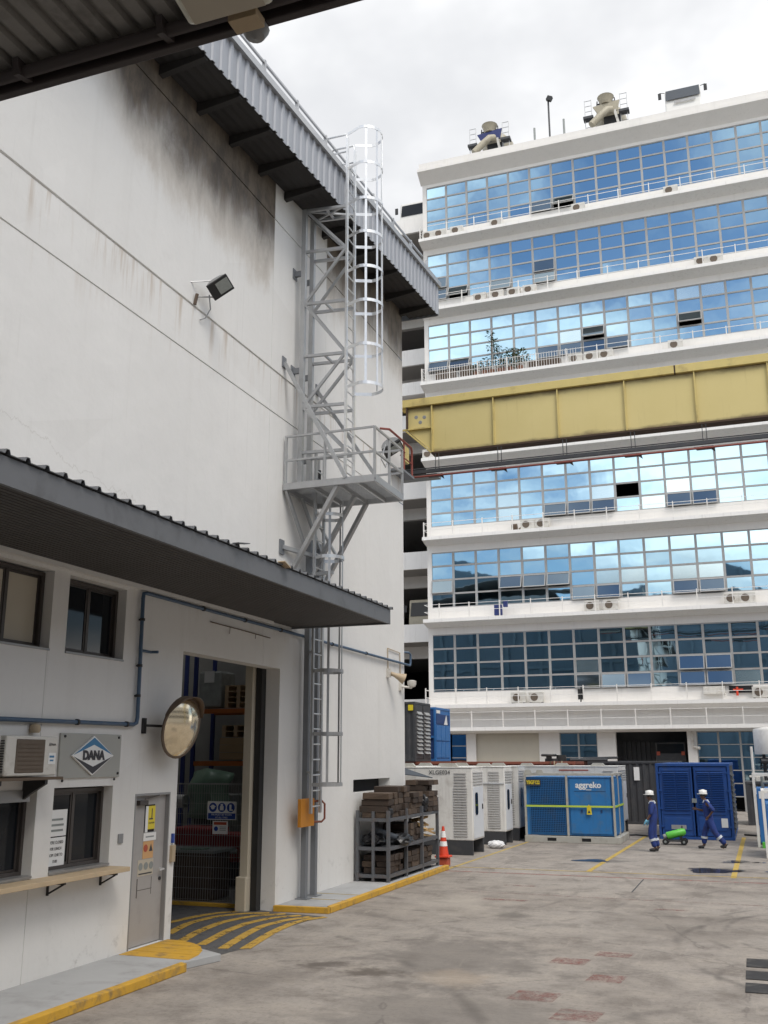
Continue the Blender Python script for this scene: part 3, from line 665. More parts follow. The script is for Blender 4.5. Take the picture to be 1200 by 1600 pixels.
def plate(y0, y1, z0, z1, m_, nm, x=None, par=None, lab=None): return build(B((x if x else dx + 0.001), (x if x else dx + 0.001) + 0.003, y0, y1, z0, z1), nm, m_, par or dr, label=lab)
build(B(dx + 0.001, dx + 0.005, 13.33, 13.60, 1.70, 2.10), 'vision_panel', 'dark_void', dr)
ps = plate(13.42, 13.61, 1.74, 2.08, 'sign_yellow', 'safety_sign', dx + 0.006, lab='yellow safety poster with an arrow figure')
plate(13.35, 13.42, 1.70, 2.08, 'sign_white', 'poster_strip', dx + 0.006)
build(MB().beam((dx + 0.010, 13.52, 1.90), (dx + 0.010, 13.52, 2.04), 0.02, 0.004, up=(1, 0, 0)).beam((dx + 0.010, 13.45, 1.89), (dx + 0.010, 13.55, 1.89), 0.02, 0.004, up=(1, 0, 0)), 'pictogram', 'ink', ps)
text('CAUTION', 0.035, 'ink', 'lettering', ps, (dx + 0.011, 13.515, 1.83), (0, 1, 0), (0, 0, 1), 0.002)
ps = plate(13.32, 13.66, 1.575, 1.69, 'sign_white', 'name_plate', dx + 0.007); build(B(dx + 0.0105, dx + 0.0115, 13.38, 13.60, 1.622, 1.642), 'text_line', 'machine_grey', ps)
ps = plate(13.33, 13.61, 1.32, 1.57, 'sign_orange', 'safety_sign', lab='small orange warning sticker with two symbols')
build(MB().lathe([(0.055, 0.0), (0.055, 0.002)], (dx + 0.006, 13.40, 1.47), 16, Matrix(((0, 0, 1), (1, 0, 0), (0, 1, 0)))), 'symbol', 'sign_red', ps)
build(MB().poly([(dx + 0.007, 13.49, 1.42), (dx + 0.007, 13.59, 1.42), (dx + 0.007, 13.54, 1.53)]), 'symbol', 'ink', ps)
ps = plate(13.22, 13.63, 1.08, 1.31, 'sign_beige', 'safety_sign', dx + 0.001, lab='faded beige notice with three round symbols')
for k in range(3): build(MB().lathe([(0.055, 0.0), (0.055, 0.002)], (dx + 0.006, 13.29 + 0.14 * k, 1.215), 16, Matrix(((0, 0, 1), (1, 0, 0), (0, 1, 0)))), 'symbol', 'machine_grey', ps)
build(B(dx + 0.0045, dx + 0.0055, 13.25, 13.60, 1.10, 1.12), 'text_line', 'ink', ps)
build(MB().box(dx, dx + 0.002, 13.22, 13.62, 0.88, 0.888).box(dx, dx + 0.002, 13.22, 13.24, 0.78, 1.05).box(dx, dx + 0.002, 13.60, 13.61, 0.8, 1.05), 'glue_mark', 'dark_alu', dr)
# card reader and small wall plates
cdr = thing('card_reader', 'small cream card reader beside the grey door', 'card reader', (WX, 14.03, 1.3))
build(B(WX, WX + 0.05, 13.985, 14.085, 1.22, 1.47), 'housing', 'horn', cdr, bevel=0.006); build(B(WX + 0.002, WX + 0.035, 14.01, 14.06, 1.50, 1.64), 'reader', 'sign_blue', cdr)
tag(build(B(WX, WX + 0.02, 12.585, 12.70, 1.60, 1.73), 'wall_vent', 'lamp_body', bevel=0.004), 'small grey square cover plate on the wall left of the door', 'cover plate')

# big doorway: reveal, cream sliding-door post, black seal
def T(p): return p
build(B(WX - 0.43, WX - TH - 0.006, 17.56, 17.95, 0.0, 4.9), 'door_seal', 'black_metal', wh)
build(B(WX - 0.60, WX - 0.445, 17.43, 17.62, 0.0, 4.9), 'door_track_post', 'sign_beige', wh)
build(B(WX - 0.66, WX - 0.44, 17.38, 17.64, 0.0, 0.62), 'post_guard', 'sign_beige', wh, bevel=0.02)
structure(build(B(-11.4, WX - 0.46, 17.80, 17.90, 0.002, 0.07), 'threshold', 'yellow_paint', bevel=0.01))

# canopy over the frontage
cn = thing('canopy', 'long dark metal canopy with corrugated edge over the office windows', 'canopy', (WX, 10, 5.4))
CX, CY0, CY1 = -6.58, -4.0, 18.2
build(MB().beam((CX, CY0, 5.49), (CX, CY1, 5.49), 0.05, 0.28), 'fascia', 'canopy_dark', cn)
build(B(WX + 0.004, CX + 0.022, CY1 + 0.001, CY1 + 0.05, 5.345, 5.635), 'end_fascia', 'canopy_dark', cn)
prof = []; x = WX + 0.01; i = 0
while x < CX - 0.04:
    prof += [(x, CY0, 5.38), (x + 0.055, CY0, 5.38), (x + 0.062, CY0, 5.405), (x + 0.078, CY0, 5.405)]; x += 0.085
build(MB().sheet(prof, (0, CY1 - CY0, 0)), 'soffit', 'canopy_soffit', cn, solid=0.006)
prof = []; y = CY0
random.seed(3)
while y < CY1 + 0.05:
    prof += [(CX + 0.06, y, 5.645), (CX + 0.06, y + 0.19, 5.645), (CX + 0.06, y + 0.21, 5.69), (CX + 0.06, y + 0.25, 5.69), (CX + 0.06, y + 0.27, 5.645)]; y += 0.29
build(MB().sheet(prof, (WX - CX - 0.07, 0, 0.16)), 'roof_sheet', 'canopy_dark', cn, solid=0.008)
build(MB().obox((CX + 0.07, 11.95, 5.71), (0.10, 0.34, 0.012), Matrix.Rotation(0.16, 3, 'X')), 'loose_sheet', 'canopy_dark', cn)
build(MB().obox((CX + 0.06, 13.35, 5.66), (0.12, 0.22, 0.012), Matrix.Rotation(-0.3, 3, 'X')), 'loose_sheet', 'timber_pale', cn)
# plaster ledge where canopy meets the wall
build(B(WX + 0.001, WX + 0.10, CY0, 17.2, 5.31, 5.372), 'wall_ledge', 'warehouse_wall', cn)

# blue water pipe
bp = thing('blue_pipe', 'slim blue water pipe running round the windows and along the wall', 'pipe', (WX, 12.8, 3.2))
xp = WX + 0.06
build(MB().path([(xp, 6, 3.245), (xp, 12.72, 3.275), (xp, 12.80, 3.30), (xp, 12.82, 3.38), (xp, 12.79, 5.18), (xp, 12.80, 5.25), (xp, 12.88, 5.27), (xp, 25.45, 5.22), (xp, 25.62, 5.22), (xp, 25.66, 5.30), (xp, 25.66, 5.52), (xp, 25.5, 5.56), (xp - 0.2, 25.4, 5.57)], 0.030, 10), 'pipe', 'blue_pipe', bp, smooth=True)
build(MB().path([(xp, 12.80, 4.38), (xp, 13.08, 4.38), (xp + 0.12, 13.10, 4.38)], 0.022, 8), 'branch', 'blue_pipe', bp, smooth=True)
for (y, z) in ((7.6, 3.252), (9.2, 3.26), (11.4, 3.27), (12.55, 3.275), (14.6, 5.263), (16.1, 5.257), (17.6, 5.25), (20.2, 5.24), (22.3, 5.235)): build(MB().tube((xp, y - 0.02, z), (xp, y + 0.02, z), 0.042, 10).box(WX, xp, y - 0.012, y + 0.012, z - 0.012, z + 0.012), 'clip', 'black_metal', bp)
for z in (3.7, 4.15, 4.85): build(MB().tube((xp, 12.803, z - 0.02), (xp, 12.803, z + 0.02), 0.042, 10).box(WX, xp, 12.79, 12.814, z - 0.012, z + 0.012), 'clip', 'black_metal', bp)
# thin wire conduit under the canopy
tag(build(MB().path([(WX + 0.03, 14.9, 5.08), (WX + 0.03, 16.0, 5.07), (WX + 0.03, 17.2, 5.05)], 0.010, 6).path([(WX + 0.03, 15.6, 5.075), (WX + 0.02, 15.6, 4.95)], 0.006, 5).path([(WX + 0.03, 16.6, 5.06), (WX + 0.02, 16.6, 4.97)], 0.006, 5), 'wire_conduit', 'mirror_back'), 'thin brown wire conduit above the warehouse doorway', 'conduit')
# ------------------------------------------------------------------ caged ladder tower
lt = thing('ladder_tower', 'galvanised caged ladder with landing platform fixed to the warehouse wall', 'ladder', (-8.5, 18.3, KH))
GV, GB = 'galvanised', 'galvanised_bright'
def P(p, q, w_, h_=None, nm='brace', m_=GV, up=(0, 0, 1)): return build(MB().beam(p, q, w_, h_, up), nm, m_, lt)
UY = (18.0, 18.45)                                         # upper frames
UX, LX = -8.47, -7.49
for y in UY: P((UX, y, 8.3), (UX, y, 14.75), 0.10, 0.10, 'post')
for y in (18.70, 19.16):
    P((-8.55, y, KH), (-8.55, y, 7.3), 0.11, 0.11, 'post', 'painted_steel_grey')
    build(B(-8.68, -8.42, y - 0.13, y + 0.13, KH + 0.001, KH + 0.02), 'base_plate', 'painted_steel_grey', lt)
LV = (14.72, 13.70, 12.44, 11.21, 10.05, 9.03)
SY = (18.1, 18.55)                                         # ladder stringers
for k, (yu, yl) in enumerate(zip(UY, SY)):
    for z in LV: P((UX + 0.05, yu, z), (LX - 0.03, yl, z), 0.06, 0.06, 'arm')
    ends = [(UX + 0.05, yu), (LX - 0.03, yl)]
    for i in range(5):                                     # zigzag
        a, bq = ends[i % 2], ends[(i + 1) % 2]; P((*a, LV[i] - 0.02), (*bq, LV[i + 1] + 0.02), 0.055, 0.055, 'brace')
for z in LV: P(((UX + LX) / 2, UY[0] + 0.05, z), ((UX + LX) / 2, SY[1] - 0.06, z), 0.045, 0.045, 'cross_tie')
for z in (13.2, 10.9):
    for y in UY: P((WX + 0.004, y, z), (UX - 0.05, y, z), 0.07, 0.12, 'wall_bracket', 'painted_steel_grey'); build(B(WX + 0.001, WX + 0.02, y - 0.1, y + 0.1, z - 0.12, z + 0.12), 'wall_plate', 'painted_steel_grey', lt)
# soffit ties at the top
P((UX, UY[0], 14.72), (LX, SY[1], 14.74), 0.04, 0.04, 'brace'); P((UX, UY[1], 14.70), (LX, SY[0], 14.76), 0.04, 0.04, 'brace')
# upper ladder
ZT = 16.42
for y in SY: P((LX, y, 8.25), (LX, y, ZT), 0.045, 0.075, 'stringer', GB, up=(0, 1, 0))
rg = None; z = 8.55
while z < 15.9:
    if rg is None: rg = build(MB().tube((0, 0, 0), (0, SY[1] - SY[0] - 0.05, 0), 0.014, 8), 'rung', GB, lt, local=True); rg.location = Vector((LX, SY[0] + 0.025, z)) - wloc(lt)
    else: shared(rg, 'rung', lt, (LX, SY[0] + 0.025, z))
    z += 0.30
# walk-through handrails at the top
for y in SY:
    build(MB().path([(LX, y, 15.5), (LX, y, ZT - 0.02), (LX - 0.04, y, ZT + 0.12), (LX - 0.54, y, ZT + 0.12), (LX - 0.60, y, ZT + 0.06), (LX - 0.60, y, eave(18.2, True) + 0.03)], 0.024, 8), 'handrail', GB, lt, smooth=True)
    build(MB().tube((LX, y, 16.1), (LX - 0.54, y, 16.1), 0.02, 8), 'handrail', GB, lt)
# cage
CR = 0.38; cyc = (SY[0] + SY[1]) / 2
def hoop_pts(x0, z, n=14, out=0.36, half=None):
    half = half or (SY[1] - SY[0]) / 2
    pts = [Vector((x0, cyc - half, z))]
    for i in range(n + 1):
        a = math.pi * i / n; pts.append(Vector((x0 + out + CR * math.sin(a), cyc - CR * math.cos(a), z)))
    pts.append(Vector((x0, cyc + half, z))); return pts
for z in (10.42, 11.3, 12.31, 13.11, 13.94, 14.76, 15.65, ZT + 0.12):
    hp = hoop_pts(LX, z); mb = MB()
    for a, bq in zip(hp, hp[1:]): mb.beam(a, bq, 0.008, 0.07)
    build(mb, 'cage_hoop', GB, lt)
for ang in (0.12, 0.35, 0.5, 0.65, 0.88):
    a = math.pi * ang; p = (LX + 0.36 + (CR - 0.01) * math.sin(a), cyc - (CR - 0.01) * math.cos(a))
    P((*p, 10.42), (*p, ZT + 0.13), 0.05, 0.008, 'cage_bar', GB, up=(math.sin(a), -math.cos(a), 0))
# platform
PX0, PX1, PY0, PY1, PZ = WX + 0.04, -6.66, 17.64, 19.32, 8.21
for (a, bq) in (((PX0, PY0, PZ), (PX1, PY0, PZ)), ((PX1, PY0, PZ), (PX1, PY1, PZ)), ((PX0, PY1, PZ), (PX1, PY1, PZ)), ((PX0, PY0, PZ), (PX0, PY1, PZ))): P(a, bq, 0.06, 0.14, 'platform_frame')
for x in (-8.05, -7.48, -7.05): P((x, PY0, PZ - 0.02), (x, PY1, PZ - 0.02), 0.05, 0.09, 'joist')
gm = MB(); x = PX0 + 0.05
while x < PX1 - 0.03: gm.box(x, x + 0.006, PY0 + 0.03, PY1 - 0.03, PZ + 0.035, PZ + 0.07); x += 0.035
y = PY0 + 0.06
while y < PY1: gm.box(PX0 + 0.03, PX1 - 0.03, y, y + 0.006, PZ + 0.045, PZ + 0.065); y += 0.09
build(gm, 'grating', GV, lt)
# railing
RZ = PZ + 1.08
posts = [(PX0 + 0.03, PY0), (-7.75, PY0), (PX1, PY0), (PX1, 18.5), (PX1, PY1), (-7.3, PY1), (PX0 + 0.03, PY1)]
for (x, y) in posts: P((x, y, PZ), (x, y, RZ), 0.045, 0.045, 'rail_post')
for z in (RZ, PZ + 0.56): 
    for (a, bq) in (((PX0, PY0), (PX1, PY0)), ((PX1, PY0), (PX1, PY1)), ((-7.3, PY1), (PX1, PY1))): P((*a, z), (*bq, z), 0.04, 0.04, 'guard_rail')
# hanger ties above, raking struts below
P((WX + 0.03, 17.56, 10.93), (-7.28, PY0 - 0.01, PZ + 0.06), 0.075, 0.075, 'hanger'); P((WX + 0.03, 19.30, 10.9), (-6.95, PY1 + 0.01, PZ + 0.06), 0.075, 0.075, 'hanger')
for y in (17.56, 19.30): build(B(WX + 0.001, WX + 0.025, y - 0.09, y + 0.09, 10.82, 11.06), 'wall_plate', 'painted_steel_grey', lt)
for (y0, y1) in ((17.69, 17.99), (18.62, 18.90), (19.30, 19.68)): P((-7.48, y0, PZ - 0.06), (WX + 0.05, y1, 6.45), 0.085, 0.085, 'raking_strut')
for (y0, y1) in ((17.66, 18.35), (18.42, 19.2)): P((WX + 0.08, y0, PZ - 0.06), (-8.5, y1, 7.1), 0.06, 0.06, 'raking_strut')
P((-8.5, 19.0, 7.75), (-8.48, 20.0, 7.2), 0.05, 0.05, 'raking_strut')
P((WX + 0.02, 17.64, 6.95), (-8.45, 18.75, 6.95), 0.08, 0.08, 'arm'); build(B(WX + 0.001, WX + 0.03, 17.54, 17.74, 6.80, 7.1), 'wall_plate', 'painted_steel_grey', lt)
P((-8.5, 18.72, 6.55), (-8.0, 18.72, 6.57), 0.07, 0.07, 'arm')
# lower ladder and its cage
LLX = -8.30; SL = (18.42, 18.87)
for y in SL: P((LLX, y, 1.72), (LLX, y, 9.2), 0.045, 0.075, 'stringer', GV, up=(0, 1, 0))
z = 1.85
while z < 8.9:
    if not (PZ - 0.1 < z < PZ + 0.1): shared(rg, 'rung', lt, (LLX, SL[0] + 0.025, z), scale=(1, 1.0, 1))
    z += 0.30
for z in (2.5, 4.9, 6.2):
    for y in SL: P((LLX, y, z), (-8.5, y + 0.25, z), 0.04, 0.05, 'ladder_bracket')
cyc = (SL[0] + SL[1]) / 2; CR = 0.33
for z in (2.27, 3.25, 4.5, 5.7, 6.85, 7.75):
    hp = hoop_pts(LLX, z, out=0.22); mb = MB()
    for a, bq in zip(hp, hp[1:]): mb.beam(a, bq, 0.008, 0.07)
    build(mb, 'cage_hoop', GB if z > 5 else GV, lt)
for ang in (0.15, 0.5, 0.85):
    a = math.pi * ang; p = (LLX + 0.22 + (CR - 0.01) * math.sin(a), cyc - (CR - 0.01) * math.cos(a))
    P((*p, 2.24), (*p, 8.1), 0.05, 0.008, 'cage_bar', GV, up=(math.sin(a), -math.cos(a), 0))
# orange anti-climb guard: plate and hoop
build(B(-8.47, -8.40, 18.18, 18.82, 1.47, 2.0), 'guard_plate', 'orange_paint', lt, bevel=0.004)
build(MB().path([(-8.45, 18.80, 1.94), (-8.30, 18.96, 1.94), (-8.25, 18.99, 1.88), (-8.25, 18.99, 1.60), (-8.30, 18.96, 1.54), (-8.45, 18.80, 1.54)], 0.022, 8), 'guard_hoop', 'container_rust', lt, smooth=True)
# stand pipe with taps on the landing
sp_ = thing('stand_pipe', 'small grey stand pipe with black valve on the ladder landing', 'pipe', (WX, 18.9, 8.3))
build(MB().tube((WX + 0.15, 18.95, 8.28), (WX + 0.15, 18.95, 9.02), 0.03, 8).tube((WX + 0.15, 18.95, 8.75), (WX + 0.15, 19.2, 8.75), 0.025, 8), 'pipe', 'painted_steel_grey', sp_)
build(MB().tube((WX + 0.15, 19.18, 8.72), (WX + 0.15, 19.18, 8.98), 0.035, 8), 'valve', 'black_metal', sp_)
build(B(WX + 0.002, WX + 0.12, 18.3, 18.55, 8.95, 9.03), 'bracket', 'painted_steel_grey', sp_)

# ------------------------------------------------------------------ flood lights
def aimed(fwd, along):
    y = -Vector(fwd).normalized(); e_ = Vector(along); x = (e_ - y * e_.dot(y)).normalized(); z = x.cross(y); return Matrix((x, y, z)).transposed()
def flood(name, label, base, pivot, aim_rot, sc_=1.0):
    f = thing(name, label, 'flood light', base)
    M = aim_rot * sc_; pv_ = Vector(pivot)
    hb = MB()
    # head: dark rectangular front, humped ribbed back
    build(MB().obox(pv_ + M @ Vector((0, 0, 0)), (0.46, 0.06, 0.34), M), 'front_frame', 'black_metal', f, bevel=0.01)
    build(MB().obox(pv_ + M @ Vector((0.07, -0.034, 0)), (0.27, 0.01, 0.24), M), 'lens', 'lamp_glass', f)
    pr_ = [pv_ + M @ Vector((0.22 * math.cos(a), 0.03 + 0.17 * math.sin(a), -0.15)) for a in [math.pi * i / 10 for i in range(11)]]
    build(MB().prism(pr_, M @ Vector((0, 0, 0.30))), 'housing', 'lamp_body', f, bevel=0.008)
    ym = MB(); bq = Vector(base)
    l_, r_ = pv_ + M @ Vector((-0.10, 0.06, -0.19)), pv_ + M @ Vector((-0.10, 0.06, 0.19))
    ym.path([l_, bq + (l_ - pv_) * 0.9, bq + (r_ - pv_) * 0.9, r_], 0.014, 6); build(ym, 'yoke', 'galvanised', f)
    return f
def basis(fwd, up=(0, 0, 1)):                               # local -Y looks along fwd
    y = -Vector(fwd).normalized(); x = y.cross(Vector(up)).normalized(); z = x.cross(y); return Matrix((x, y, z)).transposed()
fb = GX(303, 452, WX)
fl = flood('flood_light', 'grey flood light on a yoke above the rusty wall ledge', (WX + 0.05, fb.y - 0.05, fb.z), (WX + 0.36, fb.y + 0.30, fb.z + 0.12), aimed((0.62, -0.50, -0.60), cr * 0.86 + cu * 0.50), 0.92)
build(MB().path([(WX + 0.2, fb.y + 0.2, fb.z - 0.05), (WX + 0.14, fb.y + 0.36, fb.z - 0.25), (WX + 0.06, fb.y + 0.33, fb.z - 0.42), (WX + 0.02, fb.y + 0.22, fb.z - 0.5)], 0.012, 6), 'cable', 'lamp_body', fl)
build(MB().tube((WX + 0.02, fb.y + 0.02, 10.62), (WX + 0.06, fb.y + 0.02, 10.82), 0.03, 8), 'rusty_bolt', 'mirror_back', fl)
flood('flood_light', 'grey flood light beside the ladder landing on a red bracket', (-7.0, 19.36, 9.05), (-6.95, 19.55, 9.42), aimed((0.55, -0.20, -0.80), cr * 0.86 + cu * 0.5))
# red pipe handrail at the corner, leading to the crane walkway
rr_ = thing('red_handrail', 'red pipe handrail at the far top corner of the warehouse wall', 'railing', (-8.45, 25, 10.4))
build(MB().path([(WX + 0.05, 23.3, 11.30), (-8.4, 23.35, 11.26), (-8.4, 25.15, 11.28), (-8.4, 25.22, 11.2), (-8.4, 25.22, 10.45)], 0.032, 8), 'rail', 'red_oxide', rr_, smooth=True)
build(MB().path([(WX + 0.05, 23.7, 11.02), (-8.4, 23.75, 11.0), (-8.4, 24.6, 10.98)], 0.026, 8), 'rail', 'red_oxide', rr_, smooth=True)
build(MB().tube((-8.42, 24.6, 11.28), (-8.42, 24.6, 10.4), 0.026, 8).tube((-8.4, 25.22, 10.82), (-8.42, 24.3, 10.82), 0.02, 8), 'post', 'red_oxide', rr_)
build(B(WX + 0.002, -8.35, 24.2, 25.28, 10.38, 10.44), 'step_plate', 'painted_steel_grey', rr_)

# ------------------------------------------------------------------ sign board
sg = thing('company_sign', 'grey board with blue, white and black DANA diamond emblem', 'sign', (WX, 11.8, 2.8))
build(B(WX + 0.002, WX + 0.03, 11.12, 12.49, 2.53, 3.12), 'board', 'sign_board', sg, bevel=0.003)
for (y, z) in ((11.2, 3.08), (12.42, 3.08), (12.44, 2.58), (11.2, 2.50), (12.36, 2.50)): build(MB().tube((WX + 0.03, y, z), (WX + 0.045, y, z), 0.018, 8), 'fixing', 'black_metal', sg)
cy_, cz_, hw, hh = 11.81, 2.825, 0.47, 0.265
def dia(k, x, yo=0, zo=0): return [(x, cy_ - hw * k, cz_), (x, cy_, cz_ - hh * k), (x, cy_ + hw * k, cz_), (x, cy_, cz_ + hh * k)]
e1 = build(MB().prism(dia(1.0, WX + 0.031), (0.03, 0, 0)), 'emblem', 'sign_white', sg, bevel=0.003)
xq = WX + 0.063
k = 0.93
build(MB().poly([(xq, cy_ - hw * k, cz_ + 0.012), (xq, cy_ - hw * 0.55, cz_ + 0.012 + 0.0), (xq, cy_ - hw * 0.0, cz_ + 0.145), (xq, cy_ + hw * 0.55, cz_ + 0.012), (xq, cy_ + hw * k, cz_ + 0.012), (xq, cy_, cz_ + hh * k)][:0] or [(xq, cy_ - hw * k, cz_ + 0.01), (xq, cy_, cz_ + 0.148), (xq, cy_, cz_ + hh * k)]).poly([(xq, cy_ + hw * k, cz_ + 0.01), (xq, cy_, cz_ + hh * k), (xq, cy_, cz_ + 0.148)]), 'blue_chevron', 'logo_blue', e1)
build(MB().poly([(xq, cy_ - hw * k, cz_ - 0.01), (xq, cy_, cz_ - hh * k), (xq, cy_, cz_ - 0.148)]).poly([(xq, cy_ + hw * k, cz_ - 0.01), (xq, cy_, cz_ - 0.148), (xq, cy_, cz_ - hh * k)]), 'black_chevron', 'logo_dark', e1)
text('DANA', 0.165, 'logo_dark', 'lettering', e1, (xq + 0.004, cy_, cz_), (0, 1, 0), (0, 0, 1), 0.006, bold=0.009, xs=1.02)

# ------------------------------------------------------------------ old air conditioner by the sign
ac = thing('air_conditioner', 'dirty old cream air conditioner on a bracket beside the emblem sign', 'air conditioner', (-8.5, 10.3, 2.55))
ax = -8.36
build(B(WX + 0.06, ax, 9.72, 10.68, 2.58, 3.06), 'casing', 'ac_white', ac, bevel=0.02)
build(B(ax - 0.01, ax + 0.012, 9.90, 10.42, 2.62, 3.02), 'fan_guard', 'ac_grille', ac, bevel=0.015)
for z in [2.66 + 0.05 * i for i in range(7)]: build(B(ax + 0.013, ax + 0.018, 9.93, 10.39, z, z + 0.006), 'guard_wire', 'mirror_back', ac)
for z in [2.63 + 0.03 * i for i in range(13)]: build(B(WX + 0.10, ax - 0.02, 9.712, 9.722, z, z + 0.014), 'side_vent', 'slot_dark', ac)
lb = build(B(ax + 0.001, ax + 0.004, 10.50, 10.64, 2.72, 2.86), 'label_plate', 'sign_white', ac); build(MB().box(ax + 0.0045, ax + 0.0055, 10.52, 10.61, 2.80, 2.825).box(ax + 0.0045, ax + 0.0055, 10.53, 10.60, 2.755, 2.775), 'text_line', 'logo_blue', lb)
build(MB().path([(ax + 0.003, 10.50 + 0.013 * i, 2.955 + (0.028 if i % 2 else -0.012) * (1 - 0.05 * i)) for i in range(11)], 0.004, 5), 'script_mark', 'ink', ac)
build(MB().box(WX + 0.03, ax + 0.02, 9.5, 10.80, 2.53, 2.565), 'tray', 'mirror_back', ac)
for y in (9.65, 10.48): build(MB().prism([(WX + 0.001, y, 2.53), (ax, y, 2.53), (ax, y, 2.48), (WX + 0.12, y, 2.36), (WX + 0.001, y, 2.28)], (0, 0.05, 0)), 'bracket', 'black_metal', ac)
ac2 = thing('air_conditioner', 'louvred side of a cream air conditioner at the frame edge beside another unit', 'air conditioner', (-8.5, 9.2, 2.55))
build(B(WX + 0.06, ax + 0.01, 8.75, 9.62, 2.58, 3.07), 'casing', 'ac_white', ac2, bevel=0.02)
for z in [2.62 + 0.032 * i for i in range(13)]: build(B(ax + 0.008, ax + 0.016, 9.3, 9.58, z, z + 0.016), 'side_vent', 'slot_dark', ac2)
tag(build(MB().lathe([(0.0, 0), (0.06, 0.0), (0.075, 0.04), (0.06, 0.10), (0.0, 0.12)], (WX + 0.06, 10.55, 3.11), 12), 'pipe_boss', 'horn', smooth=True), 'small round junction box under the blue pipe above the air conditioner', 'junction box')

# ------------------------------------------------------------------ serving shelf
sh = thing('wall_shelf', 'long pale timber shelf on black brackets under the serving windows', 'shelf', (WX, 11, 1.3))
build(B(WX + 0.002, -8.36, 8.0, 12.44, 1.255, 1.315), 'board', 'timber_pale', sh, bevel=0.006)
for y in (8.6, 9.8, 11.1, 12.22): build(MB().beam((WX + 0.01, y, 1.235), (-8.42, y, 1.235), 0.035, 0.03).beam((WX + 0.012, y, 1.23), (WX + 0.012, y, 1.08), 0.035, 0.02, up=(0, 1, 0)).beam((WX + 0.02, y, 1.10), (-8.45, y, 1.22), 0.02), 'bracket', 'black_metal', sh)

# ------------------------------------------------------------------ convex traffic mirror
mr = thing('convex_mirror', 'round convex traffic mirror with brown hood beside the doorway', 'mirror', (WX, 13.0, 3.25))
mc = Vector((-8.33, 13.56, 3.25)); fwd = Vector((0.62, 0.25, -0.10)).normalized()
fwd = Vector((0.80, -0.05, -0.16)).normalized()
MM = basis(fwd) @ Matrix.Rotation(R(90), 3, 'X')            # local +Z looks along fwd
rad = 0.46; prof = [(rad * math.sin(R(a)) / math.sin(R(34)), (math.cos(R(a)) - math.cos(R(34))) * rad / math.sin(R(34))) for a in range(34, -1, -2)]
prof[-1] = (0.001, prof[-1][1])
build(MB().lathe(prof, mc, 40, MM), 'mirror_face', 'convex_mirror', mr, smooth=True)
build(MB().lathe([(rad * 0.5, -0.08), (rad + 0.012, -0.02), (rad + 0.018, 0.012), (rad - 0.006, 0.014)], mc, 40, MM), 'mirror_rim', 'mirror_back', mr, smooth=True)
hd = MB(); nA = 14; inner = []; outer = []
for i in range(nA + 1):
    a = R(20 + 140 * i / nA); inner.append(mc + MM @ Vector(((rad + 0.02) * math.cos(a), (rad + 0.02) * math.sin(a), -0.02))); outer.append(mc + MM @ Vector(((rad + 0.035) * math.cos(a), (rad + 0.035) * math.sin(a), 0.04 + 0.13 * math.sin(math.pi * i / nA))))
# hood sits on the upper side: choose the half whose points are higher
if (inner[nA // 2] - mc).z < 0:
    inner = [mc - (q - mc) if False else mc + MM @ Matrix.Rotation(math.pi, 3, 'Z') @ MM.transposed() @ (q - mc) for q in inner]; outer = [mc + MM @ Matrix.Rotation(math.pi, 3, 'Z') @ MM.transposed() @ (q - mc) for q in outer]
n = nA + 1; hd.add(inner + outer, [(i, i + 1, n + i + 1, n + i) for i in range(nA)]); build(hd, 'hood', 'mirror_back', mr, solid=0.012, smooth=True)
build(MB().beam((WX + 0.03, 13.05, 3.15), (WX + 0.03, 13.05, 3.38), 0.05, 0.06, up=(0, 1, 0)).tube((WX + 0.05, 13.06, 3.27), mc + MM @ Vector((0, 0, -0.06)), 0.02, 8), 'bracket', 'black_metal', mr)

# ------------------------------------------------------------------ horn speaker and camera by the corner
hs = thing('horn_speaker', 'tan horn loudspeaker on the wall near the far corner', 'loudspeaker', (WX, 23.9, 4.8))
build(MB().lathe([(0.05, 0), (0.055, 0.12), (0.08, 0.2), (0.14, 0.38), (0.135, 0.38), (0.07, 0.2), (0.02, 0.1)], (WX + 0.1, 23.95, 4.88), 14, basis((0.75, 0.45, -0.35)) @ Matrix.Rotation(R(90), 3, 'X')), 'horn', 'horn', hs, smooth=True)
build(B(WX + 0.002, WX + 0.1, 23.88, 23.98, 4.78, 5.0), 'mount', 'ac_white', hs)
build(MB().path([(WX + 0.03, 23.93, 5.0), (WX + 0.03, 23.91, 5.52), (WX + 0.03, 24.86, 5.49), (WX + 0.03, 24.9, 4.65)], 0.014, 6), 'conduit', 'horn', hs)
cc = thing('security_camera', 'white dome security camera on the warehouse wall corner', 'camera', (WX, 25, 4.6))
build(MB().lathe([(0.0, -0.1), (0.09, -0.07), (0.12, 0.0), (0.12, 0.08), (0.05, 0.1)], (WX + 0.28, 25.1, 4.68), 14), 'dome', 'ac_white', cc, smooth=True)
build(MB().tube((WX + 0.002, 24.9, 4.62), (WX + 0.28, 25.1, 4.58), 0.03, 8).box(WX + 0.002, WX + 0.06, 24.84, 24.98, 4.5, 4.75), 'arm', 'ac_white', cc)

# ------------------------------------------------------------------ vent slot lining
build(B(WX - 0.5, WX - TH - 0.004, 21.5, 24.3, 1.9, 2.4), 'vent_lining', 'dark_void', wh)

